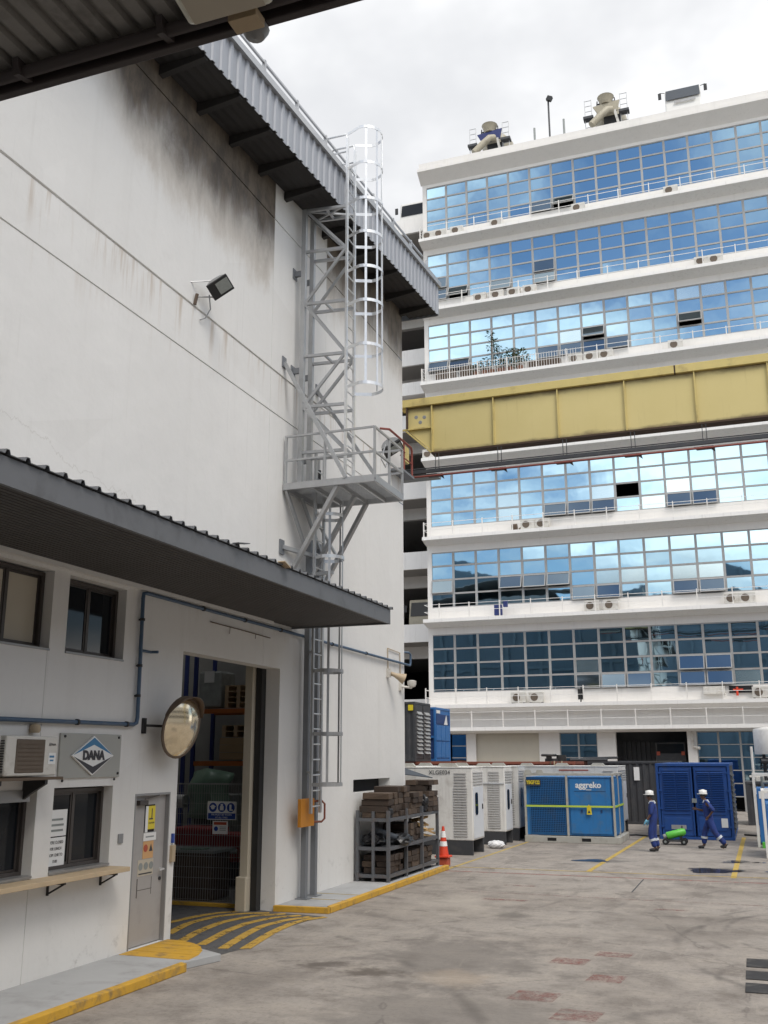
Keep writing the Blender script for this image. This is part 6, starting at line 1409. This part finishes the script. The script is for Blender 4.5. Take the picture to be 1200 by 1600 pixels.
tag(build(B(1.2, 4.0, 55.7, 55.98, 6.15, 6.4), 'wall_trunking', 'ledge_white'), 'long white cover box above the rightmost unit on the lowest ledge', 'trunking')
# potted plants on the fifth ledge
def plant(name, label, x, z, h, spread, n, m_, seed, tall=False):
    random.seed(seed); p = thing(name, label, 'plant', (x, FY0 - 0.45, z)); build(MB().lathe([(0.0, 0), (0.16, 0), (0.22, 0.32), (0.20, 0.33), (0.0, 0.30)], (x, FY0 - 0.45, z), 12), 'pot', 'pot', p)
    st = MB(); lv = MB()
    for s_ in range(4 if not tall else 2):
        a = random.uniform(0, 6.28); tip = Vector((x + spread * 0.5 * math.cos(a), FY0 - 0.45 + 0.3 * math.sin(a), z + h * random.uniform(.75, 1)))
        st.path([(x, FY0 - 0.45, z + 0.28), ((x + tip.x) / 2 + 0.04, FY0 - 0.45, z + h * 0.55), tip], 0.018, 5)
    for i in range(n):
        u = random.random() ** 0.7; r_ = spread * (0.35 + 0.65 * math.sin(math.pi * min(1, 0.15 + u * 0.8))) * random.uniform(.2, 1); a = random.uniform(0, 6.28)
        c_ = Vector((x + r_ * math.cos(a), FY0 - 0.45 + 0.6 * r_ * math.sin(a), z + 0.3 + (h - 0.3) * u)); d = Vector((math.cos(a), math.sin(a), random.uniform(-.6, .5))).normalized(); s2 = Vector((-d.y, d.x, random.uniform(-.4, .4))); L = random.uniform(.12, .26)
        lv.add([c_, c_ + d * L * .5 + s2 * L * .22, c_ + d * L, c_ + d * L * .5 - s2 * L * .22], [(0, 1, 2, 3)])
    build(st, 'stem', 'mirror_back', p); build(lv, 'foliage', m_, p, kind=None)
zl = 5.70 + 4.985 * 4
for i, (px, h, sp_, n, m_, tall, lab) in enumerate(((768, 2.9, 0.28, 130, 'leaf_a', True, 'tall slim potted plant climbing the glass on the fifth ledge'), (781, 1.9, 0.25, 70, 'leaf_a', True, 'slim potted plant beside the tallest one on the fifth ledge'), (757, 1.1, 0.45, 120, 'leaf_a', False, 'bushy dark potted plant left of the tallest ledge plant'),
    (798, 1.6, 0.6, 190, 'leaf_b', False, 'broad light-green potted plant on the fifth ledge'), (813, 1.5, 0.5, 150, 'leaf_b', False, 'leafy potted plant at the right end of the ledge garden'), (787, 0.9, 0.4, 110, 'leaf_a', False, 'low bushy potted plant in the middle of the ledge garden'), (745, 0.8, 0.35, 80, 'leaf_b', False, 'low potted plant at the left end of the ledge garden'))):
    plant('potted_plant', lab, GY(px, 580, FY0 - 0.45).x, zl, h, sp_, n, m_, 60 + i, tall)
for i, (a, bq, h) in enumerate(((-16.9, -15.6, 0.75), (-15.3, -14.2, 0.9))):
    t_ = thing('timber_screen', ('lower' if i == 0 else 'higher') + ' brown slatted timber screen behind the fifth ledge pickets', 'screen', (a, FY0 - 0.3, zl)); x = a
    while x < bq: build(B(x, x + 0.12, FY0 - 0.32, FY0 - 0.29, zl + 0.02, zl + h), 'slat', 'timber_mid', t_); x += 0.15
tag(build(B(-11.0, -9.0, FY0 - 0.45, FY0 - 0.15, zl + 0.01, zl + 0.55), 'planter_box', 'timber_mid', bevel=0.02), 'long brown planter box at the end of the fifth ledge garden', 'planter')

# ------------------------------------------------------------------ roof-top vehicles and poles
def mixer(name, label, x, y, z, mir, m_body):
    """rear end of a concrete mixer lorry: hopper, drum mouth, chute, fender, side ladders"""
    t_ = thing(name, label, 'lorry', (x, y, z))
    build(MB().lathe([(0.5, 0), (0.95, 0.9), (1.1, 2.2), (0.9, 3.6), (0.5, 4.4)], (x, y + 0.7, z + 2.2), 20, Matrix.Rotation(R(-72), 3, 'X')), 'drum', 'mixer_cream', t_, smooth=True)
    build(MB().lathe([(0.36, 0), (0.50, 0.50), (0.55, 0.56), (0.48, 0.56), (0.30, 0.05)], (x, y, z + 2.45), 18), 'hopper', 'mixer_cream', t_, smooth=True)
    build(MB().prism([(x - 0.85, y - 0.25, z + 2.35), (x + 0.9, y - 0.25, z + 2.5), (x + 0.75, y - 0.25, z + 1.75), (x - 0.45, y - 0.25, z + 1.55)], (0, 0.12, 0)), 'rear_guard', m_body, t_, bevel=0.02)
    build(MB().path([(x + 0.35 * mir, y - 0.3, z + 1.8), (x + 0.1 * mir, y - 0.6, z + 1.65), (x - 0.35 * mir, y - 0.8, z + 1.15), (x - 0.9 * mir, y - 1.0, z + 0.5)], 0.24, 10), 'chute', 'mixer_cream', t_, smooth=True)
    build(MB().beam((x + 0.55 * mir, y - 0.2, z + 1.8), (x + 0.8 * mir, y - 0.2, z + 0.5), 0.16), 'strut', 'ac_white', t_)
    build(MB().tube((x - 0.62, y, z + 2.3), (x - 0.56, y, z + 2.85), 0.04, 6).tube((x + 0.62, y, z + 2.3), (x + 0.56, y, z + 2.9), 0.04, 6).tube((x - 0.58, y, z + 2.62), (x + 0.58, y, z + 2.62), 0.05, 6), 'hopper_frame', 'charcoal', t_)
    for s_ in (-1, 1):
        lx = x + s_ * 1.15; lm_ = MB()
        for dx_ in (-0.22, 0.22): lm_.tube((lx + dx_, y - 0.2, z + 0.3), (lx + dx_, y - 0.2, z + 2.95), 0.025, 6)
        for i in range(7): lm_.tube((lx - 0.22, y - 0.2, z + 0.5 + 0.4 * i), (lx + 0.22, y - 0.2, z + 0.5 + 0.4 * i), 0.02, 6)
        build(lm_, 'side_ladder', 'galvanised', t_); build(B(lx - 0.33, lx + 0.33, y - 0.45, y + 0.05, z + 1.45, z + 1.62), 'step', 'charcoal', t_)
    build(B(x - 0.9, x + 0.9, y + 0.1, y + 4.5, z + 0.6, z + 0.95), 'chassis', 'charcoal', t_); build(B(x - 0.2, x + 0.9, y + 0.0, y + 0.3, z + 0.9, z + 1.6), 'gear_box', 'black_metal', t_)
    for s_ in (-1, 1):
        for dy_ in (0.8, 2.1): build(MB().tube((x + s_ * 0.75, y + dy_, z + 0.5), (x + s_ * 1.1, y + dy_, z + 0.5), 0.5, 20), 'wheel', 'tyre', t_)
    return t_
ZR = 42.02
build(B(FXL + 0.4, FXR, 57.2, 88, 41.025, 42.0), 'plant_deck', 'concrete_walk', tb)
mixer('mixer_lorry', 'rear of a cream and navy concrete mixer lorry on the roof', -13.5, 58.2, ZR, 1, 'mixer_blue')
mixer('mixer_lorry', 'rear of an all-cream concrete mixer lorry on the roof beyond the lamp pole', -5.6, 58.2, ZR + 0.2, 1, 'mixer_cream')
tk_ = thing('roof_truck', 'white truck cab with dark windscreen and mirrors looking over the roof parapet', 'lorry', (-0.7, 58.5, ZR))
build(MB().prism([(-1.85, 57.6, ZR + 0.6), (0.35, 57.6, ZR + 0.6), (0.35, 57.9, ZR + 2.45), (-1.85, 57.9, ZR + 2.45)], (0, 2.0, 0)), 'cab', 'truck_white', tk_, bevel=0.08)
build(MB().add([(-1.8, 57.66, ZR + 1.60), (0.30, 57.66, ZR + 1.60), (0.28, 57.84, ZR + 2.40), (-1.78, 57.84, ZR + 2.40)], [(0, 1, 2, 3)]), 'windscreen', 'canvas_dark', tk_, solid=0.02)
for (x, s_) in ((-2.15, -1), (0.65, 1)): build(MB().beam((x - 0.3 * s_, 57.7, ZR + 2.2), (x, 57.6, ZR + 2.2), 0.03).obox((x, 57.6, ZR + 1.95), (0.2, 0.08, 0.42)), 'mirror', 'black_metal', tk_)
build(B(-1.3, 0.0, 57.595, 57.615, ZR + 1.25, ZR + 1.45), 'grille', 'frame_grey', tk_); build(B(-1.7, 0.2, 58.0, 64, ZR + 0.4, ZR + 0.59), 'chassis', 'charcoal', tk_)
for x in (-1.7, 0.2): build(MB().tube((x - 0.15, 58.6, ZR + 0.5), (x + 0.15, 58.6, ZR + 0.5), 0.5, 18), 'wheel', 'tyre', tk_)
lp = thing('roof_lamp_pole', 'thin dark lamp pole on the glazed block roof', 'lamp pole', (-9.2, 57, 41)); build(MB().tube((-9.2, 57, 41.0), (-9.2, 57, 45.2), 0.06, 8), 'pole', 'charcoal', lp); build(MB().obox((-9.1, 56.9, 45.15), (0.34, 0.25, 0.3), Matrix.Rotation(0.5, 3, 'Y')), 'lamp', 'black_metal', lp)
for (x, h, wd) in ((-10.2, 43.25, 'nearest the corner mixer lorry'), (-8.25, 43.45, 'right of the roof lamp pole')): tag(build(MB().tube((x, 57, 41.02), (x, 57, h), 0.07, 8), 'roof_post', 'machine_grey'), 'short grey post on the roof ' + wd, 'post')

# ------------------------------------------------------------------ car park block on the left
cp = thing('car_park_block', 'open-sided car park block beside the glazed block', 'building', (-24, 64, 0))
CPX = FXL - 0.01
for k in range(9):
    zt = 39.65 - 4.76 * k; y = 60.0
    if k == 0: y = 59.0
    build(B(-45, CPX, y, y + 0.2, zt - 1.15, zt), 'parapet', 'ledge_white', cp)
    build(B(-45, CPX, y + 0.21, 82, zt - 1.15, zt - 0.95), 'deck', 'soffit_grey', cp)
    build(B(-45, CPX, 62.5, 62.9, zt - 1.95, zt - 1.16), 'beam', 'cream_wall', cp)
build(B(-45, CPX, 82, 82.3, 0, 39.5), 'back_wall', 'dark_void', cp); build(B(-45.2, -45, 60, 82, 0, 39.5), 'side_wall', 'cream_wall', cp)
for x in (-24, -31, -38): build(B(x - 0.3, x + 0.3, 60.3, 60.9, 0, 38.4), 'column', 'cream_wall', cp)
def cab(name, label, x0, x1, y, z, m_):
    t_ = thing(name, label, 'lorry', ((x0 + x1) / 2, y, z)); build(MB().prism([(x0, y, z + 0.45), (x1, y, z + 0.45), (x1, y + 0.25, z + 2.6), (x0, y + 0.25, z + 2.6)], (0, 1.9, 0)), 'cab', m_, t_, bevel=0.08)
    w_ = (x1 - x0); build(MB().add([(x0 + 0.12, y + 0.10, z + 1.5), (x1 - 0.12, y + 0.10, z + 1.5), (x1 - 0.16, y + 0.215, z + 2.4), (x0 + 0.16, y + 0.215, z + 2.4)], [(0, 1, 2, 3)]), 'windscreen', 'window_glass', t_, solid=0.03)
    for x in (x0 - 0.22, x1 + 0.22): build(MB().obox((x, y + 0.1, z + 2.0), (0.2, 0.1, 0.45)), 'mirror', 'black_metal', t_)
    for x in (x0 + 0.15, x1 - 0.15): build(MB().tube((x - 0.15, y + 0.8, z + 0.47), (x + 0.15, y + 0.8, z + 0.47), 0.46, 16), 'wheel', 'tyre', t_)
cab('parked_truck', 'white truck cab parked on the car park top deck', -20.6, -18.5, 59.5, 38.75, 'truck_white')
cab('parked_truck', 'cream truck cab parked on a lower car park deck by the glazed block', -20.5, -18.4, 60.5, 10.2, 'mixer_cream')
# small corrugated box hung on the car park wall
tag(build(B(-22.5, -17.9, 59.2, 59.98, 26.5, 27.4), 'corrugated_box', 'ledge_white'), 'white ribbed box below a car park opening beside the girder end', 'box')

# ------------------------------------------------------------------ yellow crane girder
gd = thing('crane_girder', 'long yellow steel crane girder spanning the yard', 'crane', (0, 31, 13))
gx0, gx1, gy = -10.75, 18.0, 31.0
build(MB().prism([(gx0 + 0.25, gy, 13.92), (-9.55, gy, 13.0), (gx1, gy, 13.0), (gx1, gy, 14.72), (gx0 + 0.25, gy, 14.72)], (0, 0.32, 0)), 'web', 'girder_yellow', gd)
seam = -1.35
for (a, bq) in ((gx0, seam - 0.05), (seam, gx1)): build(B(a, bq, gy - 0.12, gy + 0.44, 14.721, 15.0), 'top_flange', 'girder_flange', gd, bevel=0.01)
build(B(seam - 0.049, seam - 0.001, gy - 0.10, gy + 0.42, 14.721, 15.0), 'flange_joint', 'girder_grime', gd)
build(B(-9.6, gx1, gy - 0.07, gy + 0.38, 12.94, 12.999), 'bottom_flange', 'girder_grime', gd)
build(MB().beam((gx0 + 0.2, gy + 0.16, 13.90), (-9.57, gy + 0.16, 12.97), 0.46, 0.05), 'end_flange', 'girder_flange', gd)
x = -9.56
while x < gx1: build(B(x - 0.02, x + 0.02, gy - 0.09, gy - 0.001, 13.0, 14.72), 'stiffener', 'girder_flange', gd); x += 2.19
build(B(gx0 + 0.05, -9.6, gy - 0.085, gy - 0.002, 13.88, 13.93), 'stiffener', 'girder_flange', gd); build(B(gx0 + 0.25, gx0 + 0.31, gy - 0.10, gy - 0.001, 13.92, 14.72), 'end_plate', 'girder_grime', gd)
for (x, z) in ((-10.15, 14.35), (-9.85, 14.32), (-10.0, 14.15)): build(MB().lathe([(0.07, 0), (0.06, 0.004)], (x, gy - 0.002, z), 8, MZ), 'bolt_patch', 'lamp_body', gd)
build(B(-11.9, -11.1, 25.31, 33, 13.3, 13.9), 'runway_beam', 'girder_flange', gd); build(B(17.4, 18.0, gy - 0.3, gy + 0.9, 0, 12.92), 'support_leg', 'girder_flange', gd)
fs = thing('festoon_track', 'dark cable track hung on thin rods below the yellow girder', 'cable track', (0, 30.8, 12.1))
build(MB().box(-11.0, 17.5, 30.75, 30.85, 12.22, 12.34), 'track', 'charcoal', fs); build(MB().tube((-11.0, 30.7, 12.08), (17.5, 30.7, 12.08), 0.035, 8), 'cable', 'red_oxide', fs); build(B(-11.2, -9.4, 30.9, 31.4, 12.12, 12.22), 'end_box', 'machine_grey', fs)
build(MB().tube((-11.0, 30.9, 12.42), (17.5, 30.9, 12.42), 0.02, 6), 'cable', 'charcoal', fs)
x = -9.45
while x < 17:
    build(MB().tube((x, 30.95, 12.3), (x, 30.95, 12.95), 0.014, 6).tube((x + 0.12, 30.95, 12.3), (x + 0.12, 30.95, 12.95), 0.014, 6), 'hanger_rod', 'charcoal', fs)
    build(MB().prism([(x - 0.28, 30.72, 12.14), (x + 0.3, 30.72, 12.14), (x + 0.34, 30.72, 11.96), (x + 0.22, 30.72, 12.05), (x - 0.2, 30.72, 12.05)], (0, 0.12, 0)), 'trolley', 'black_metal', fs); x += 2.19

# ------------------------------------------------------------------ sheds across the road behind the viewpoint; they show as reflections in the mirror glass
def vault(name, label, cx, y0, y1, wd, hw, rise):
    s_ = thing(name, label, 'building', (cx, (y0 + y1) / 2, 0)); n_ = 18; pr_ = []
    for i in range(n_ + 1):
        a = math.pi * i / n_; pr_.append((cx - wd / 2 * math.cos(a), y1, hw + rise * math.sin(a)))
    build(MB().prism([(cx - wd / 2, y1, 0)] + pr_ + [(cx + wd / 2, y1, 0)], (0, y0 - y1, 0)), 'shell', 'far_shed', s_)
    for i in range(1, n_, 3): build(MB().beam((pr_[i][0], y1 + 0.3, 0), (pr_[i][0], y1 + 0.3, pr_[i][2]), 0.5, 0.3), 'rib', 'far_rib', s_)
    for z in (hw * 0.3, hw * 0.65, hw): build(B(cx - wd / 2, cx + wd / 2, y1 + 0.05, y1 + 0.25, z, z + 0.4), 'girt', 'far_rib', s_)
vault('arched_shed', 'widest dark blue arched shed mirrored in the block windows', -52, -90, -52, 40, 26, 9)
vault('arched_shed', 'middle-sized dark blue arched shed mirrored in the block windows', -12, -95, -58, 34, 24, 8)
vault('arched_shed', 'narrowest dark blue arched shed mirrored in the block windows', 24, -90, -50, 26, 22, 10)

nb = thing('shading_factory', 'unseen long cream factory added opposite to keep sky light off the low walls', 'building', (32, 15, 0))  # unseen building added to block sky light from the lower warehouse wall
build(B(22, 40, -30, 48, 0, 15), 'wall', 'cream_wall', nb); build(B(21.9, 21.99, -28, 46, 4.5, 7.0), 'window', 'window_glass', nb); build(B(21.9, 21.99, -28, 46, 9.5, 12.0), 'window', 'window_glass', nb); build(B(21.0, 40.5, -30.5, 48.5, 15.01, 15.4), 'roof', 'roof_sheet_grey', nb)
# ------------------------------------------------------------------ people
def skin_mesh(name, joints, edges, material, parent, root=None, sub=1, label=None):
    ids = list(joints); idx = {k: i for i, k in enumerate(ids)}
    me = bpy.data.meshes.new(name); me.from_pydata([joints[k][0] for k in ids], [(idx[a], idx[b_]) for a, b_ in edges], []); me.update()
    o = bpy.data.objects.new(name + '_tmp', me); COL.objects.link(o)
    md = o.modifiers.new('skin', 'SKIN'); md.use_smooth_shade = True
    for i, k in enumerate(ids):
        r_ = joints[k][1]; r_ = r_ if isinstance(r_, tuple) else (r_, r_)
        sv = me.skin_vertices[0].data[i]; sv.radius = r_; sv.use_root = (k == (root or ids[0]))
    sb_ = o.modifiers.new('sub', 'SUBSURF'); sb_.levels = sub; sb_.render_levels = sub
    dg = bpy.context.evaluated_depsgraph_get(); m2 = bpy.data.meshes.new_from_object(o.evaluated_get(dg)); bpy.data.objects.remove(o)
    m2.name = name; m2.materials.clear(); m2.materials.append(MATS[material])
    m2.polygons.foreach_set('use_smooth', [True] * len(m2.polygons))
    ob = bpy.data.objects.new(name, m2); COL.objects.link(ob); ob.parent = parent
    if label: ob['label'] = label
    return ob
def hand(j, e, wrist, direction, side, palm_n, key, curl=0.5):
    """palm and five bent fingers hanging off a wrist joint"""
    d = Vector(direction).normalized(); s_ = Vector(side).normalized(); pn = Vector(palm_n).normalized(); w_ = Vector(wrist)
    j[key + 'palm'] = (tuple(w_ + d * 0.07), (0.034, 0.018)); e.append((key + 'wr', key + 'palm'))
    for k, (off, L) in enumerate(((-0.030, 0.062), (-0.010, 0.074), (0.010, 0.070), (0.029, 0.055))):
        b0 = w_ + d * 0.095 + s_ * off; b1 = b0 + d * L * 0.5 + pn * 0.01; b2 = b1 + (d * (1 - curl) + pn * curl).normalized() * L * 0.55
        for n_, p_, r_ in (('a', b0, 0.010), ('b', b1, 0.0095), ('c', b2, 0.008)): j[key + 'f%d%s' % (k, n_)] = (tuple(p_), r_)
        e += [(key + 'palm', key + 'f%da' % k), (key + 'f%da' % k, key + 'f%db' % k), (key + 'f%db' % k, key + 'f%dc' % k)]
    t0 = w_ + d * 0.035 - s_ * 0.034; t1 = t0 + (d * 0.7 - s_ * 0.7).normalized() * 0.035; t2 = t1 + (d + pn * 0.5).normalized() * 0.03
    for n_, p_, r_ in (('a', t0, 0.012), ('b', t1, 0.011), ('c', t2, 0.009)): j[key + 't' + n_] = (tuple(p_), r_)
    e += [(key + 'wr', key + 'ta'), (key + 'ta', key + 'tb'), (key + 'tb', key + 'tc')]
def person(label, loc, rotz, pose, gloves=False):
    """local frame: +Y forward, +Z up, +X the person's right"""
    p = thing('person', label, 'person', loc, rotz)
    J = {k: Vector(v) for k, v in pose.items()}
    j, e = {}, []
    def add(k, r_, frm=None, pos=None):
        j[k] = (tuple(pos if pos is not None else J[k]), r_)
        if frm: e.append((frm, k))
    add('pelvis', (0.13, 0.10)); add('waist', (0.125, 0.095), 'pelvis'); add('chest', (0.15, 0.11), 'waist'); add('neck', 0.055, 'chest'); 
    hd = J['head']; fw = Vector((0, 1, 0))
    if 'look' in J: fw = J['look'].normalized()
    add('jaw', (0.062, 0.070), 'neck', hd + Vector((0, 0, -0.075)) + fw * 0.02); add('head', (0.078, 0.092), 'jaw', hd + Vector((0, 0, 0.0))); add('crown', (0.066, 0.08), 'head', hd + Vector((0, 0, 0.075)))
    add('nose', 0.014, 'head', hd + fw * 0.108 + Vector((0, 0, -0.025))); 
    for s_ in 'LR':
        add('sh' + s_, 0.060, 'chest'); add('el' + s_, 0.042, 'sh' + s_); add('h' + s_ + 'wr', 0.027, 'el' + s_, J['wr' + s_])
        dr = (J['wr' + s_] - J['el' + s_]).normalized() if ('hd' + s_) not in J else J['hd' + s_].normalized()
        sd_ = Vector((0, 1, 0)) if abs(dr.y) < 0.7 else Vector((0, 0, 1)); pn = dr.cross(sd_) * (1 if s_ == 'R' else -1)
        hand(j, e, J['wr' + s_], dr, -sd_, pn, 'h' + s_)
        add('hip' + s_, 0.085, 'pelvis'); add('kn' + s_, 0.060, 'hip' + s_); add('an' + s_, 0.040, 'kn' + s_); add('toe' + s_, 0.036, 'an' + s_)
    body = skin_mesh('body', j, e, 'skin', p, 'pelvis', 1)
    # coverall
    c_, ce = {}, []
    def ad(k, r_, frm=None, pos=None):
        c_[k] = (tuple(pos if pos is not None else J[k]), r_)
        if frm: ce.append((frm, k))
    ad('pelvis', (0.175, 0.16)); ad('waist', (0.17, 0.155), 'pelvis'); ad('chest', (0.19, 0.165), 'waist'); ad('collar', 0.075, 'chest', J['chest'].lerp(J['neck'], 0.72))
    for s_ in 'LR':
        ad('sh' + s_, 0.09, 'chest'); ad('el' + s_, 0.070, 'sh' + s_); ad('cuff' + s_, 0.054, 'el' + s_, J['el' + s_].lerp(J['wr' + s_], pose.get('sleeve', 0.25) if False else 0.28))
        ad('hip' + s_, 0.108, 'pelvis'); ad('th' + s_, 0.112, 'hip' + s_, J['hip' + s_].lerp(J['kn' + s_], 0.5)); ad('kn' + s_, 0.094, 'th' + s_); ad('sn' + s_, 0.088, 'kn' + s_, J['kn' + s_].lerp(J['an' + s_], 0.5)); ad('hem' + s_, 0.088, 'sn' + s_, J['kn' + s_].lerp(J['an' + s_], 0.93))
    cov = skin_mesh('coverall', c_, ce, 'coverall', p, 'pelvis', 1)
    for s_ in 'LR':
        a = J['kn' + s_].lerp(J['an' + s_], 0.30); b_ = J['kn' + s_].lerp(J['an' + s_], 0.46); build(MB().tube(a, b_, 0.102, 14), 'reflective_band', 'reflective', cov, local=True, smooth=True)
        build(MB().path([J['sh' + s_] * 1.0 + Vector((-0.03 if s_ == 'R' else 0.03, -0.088, 0.0)), J['sh' + s_] + Vector((-0.03 if s_ == 'R' else 0.03, -0.055, 0.066)), J['sh' + s_] + Vector((-0.03 if s_ == 'R' else 0.03, 0.055, 0.066)), J['sh' + s_] + Vector((-0.03 if s_ == 'R' else 0.03, 0.088, 0.0))], 0.022, 6), 'reflective_band', 'reflective', cov, local=True)
        a = J['an' + s_]; t_ = J['toe' + s_]; d = (t_ - a); d.z = 0; d.normalize()
        sm2 = skin_mesh('boot', {'h': (tuple(a - d * 0.05 + Vector((0, 0, -0.045))), 0.05), 'a': (tuple(a + Vector((0, 0, 0.02))), 0.062), 'm': (tuple(a + d * 0.09 + Vector((0, 0, -0.035))), (0.052, 0.05)), 't': (tuple(a + d * 0.19 + Vector((0, 0, -0.05))), (0.05, 0.04))}, [('h', 'a'), ('h', 'm'), ('m', 't')], 'black_metal', p, 'h', 1)
        if gloves:
            dr = (J['wr' + s_] - J['el' + s_]).normalized(); skin_mesh('glove', {'w': (tuple(J['wr' + s_] - dr * 0.02), 0.042), 'p': (tuple(J['wr' + s_] + dr * 0.07), (0.048, 0.036)), 'f': (tuple(J['wr' + s_] + dr * 0.14), (0.040, 0.030)), 'g': (tuple(J['wr' + s_] + dr * 0.19 + Vector((0, 0.015, 0))), 0.022), 't': (tuple(J['wr' + s_] + dr * 0.08 + Vector((0, 0.055, 0))), 0.016)}, [('w', 'p'), ('p', 'f'), ('f', 'g'), ('p', 't')], 'glove_blue', p, 'w', 1)
    # hard hat
    hm = build(MB().lathe([(0.120, 0.0), (0.122, 0.03), (0.112, 0.08), (0.08, 0.122), (0.04, 0.138), (0.0, 0.142)], hd + Vector((0, 0, 0.045)), 22), 'hard_hat', 'helmet', p, local=True, smooth=True)
    brim = [hd + Vector((0, 0, 0.045)) + Vector((0.135 * math.cos(2 * math.pi * i / 24), 0, 0)) + Vector((0, 0.135 * math.sin(2 * math.pi * i / 24) + (0.055 * max(0, math.sin(2 * math.pi * i / 24))), 0)) for i in range(24)]
    build(MB().prism(brim, (0, 0, 0.012)), 'brim', 'helmet', hm, local=True)
    build(MB().obox(hd + Vector((0, 0, 0.125)), (0.035, 0.24, 0.08)), 'ridge', 'helmet', hm, local=True, bevel=0.015)
    build(MB().lathe([(0.10, 0), (0.104, 0.03), (0.09, 0.06)], hd + Vector((0, -0.012, -0.015)), 18), 'hair', 'black_metal', p, local=True, smooth=True)
    for s_ in (-1, 1):
        build(MB().lathe([(0.0, -0.011), (0.011, 0), (0.0, 0.011)], hd + fw * 0.086 + Vector((s_ * 0.032, 0, 0.005)), 8), 'eye', 'ink', p, local=True); build(MB().obox(hd + Vector((s_ * 0.088, 0, -0.02)), (0.018, 0.035, 0.06)), 'ear', 'skin', p, local=True, bevel=0.006)
    build(MB().obox(hd + fw * 0.092 + Vector((0, 0, -0.062)), (0.045, 0.012, 0.008)), 'mouth', 'red_oxide', p, local=True)
    return p
person('worker in blue coverall, white hard hat and pale blue gloves walking', (-3.08, 32.15, 0.0), R(92), dict(
    pelvis=(0, 0, 0.93), waist=(0, 0.0, 1.08), chest=(0, 0.01, 1.28), neck=(0, 0.03, 1.48), head=(0, 0.06, 1.61),
    shL=(-0.185, 0.0, 1.40), elL=(-0.235, 0.03, 1.13), wrL=(-0.21, 0.17, 0.92), shR=(0.185, 0.0, 1.40), elR=(0.225, -0.06, 1.13), wrR=(0.20, 0.10, 0.90),
    hipL=(-0.095, 0, 0.89), knL=(-0.095, 0.10, 0.50), anL=(-0.09, -0.02, 0.10), toeL=(-0.09, 0.13, 0.05), hipR=(0.095, 0, 0.89), knR=(0.095, 0.02, 0.49), anR=(0.09, -0.10, 0.10), toeR=(0.09, 0.05, 0.05)), gloves=True)
person('worker in blue coverall and white hard hat striding with one hand on his hip', (-1.56, 33.5, 0.0), R(88), dict(
    pelvis=(0, -0.06, 0.92), waist=(0, -0.02, 1.07), chest=(0, 0.0, 1.27), neck=(0, 0.04, 1.47), head=(0, 0.08, 1.60),
    shL=(-0.185, 0.0, 1.39), elL=(-0.25, -0.22, 1.18), wrL=(-0.20, -0.07, 1.00), shR=(0.185, 0.02, 1.39), elR=(0.24, 0.06, 1.12), wrR=(0.16, 0.29, 1.17),
    hipL=(-0.095, -0.06, 0.88), knL=(-0.095, -0.20, 0.49), anL=(-0.09, -0.50, 0.14), toeL=(-0.09, -0.37, 0.05), hipR=(0.095, -0.06, 0.88), knR=(0.095, 0.13, 0.49), anR=(0.09, 0.17, 0.10), toeR=(0.09, 0.32, 0.05)))
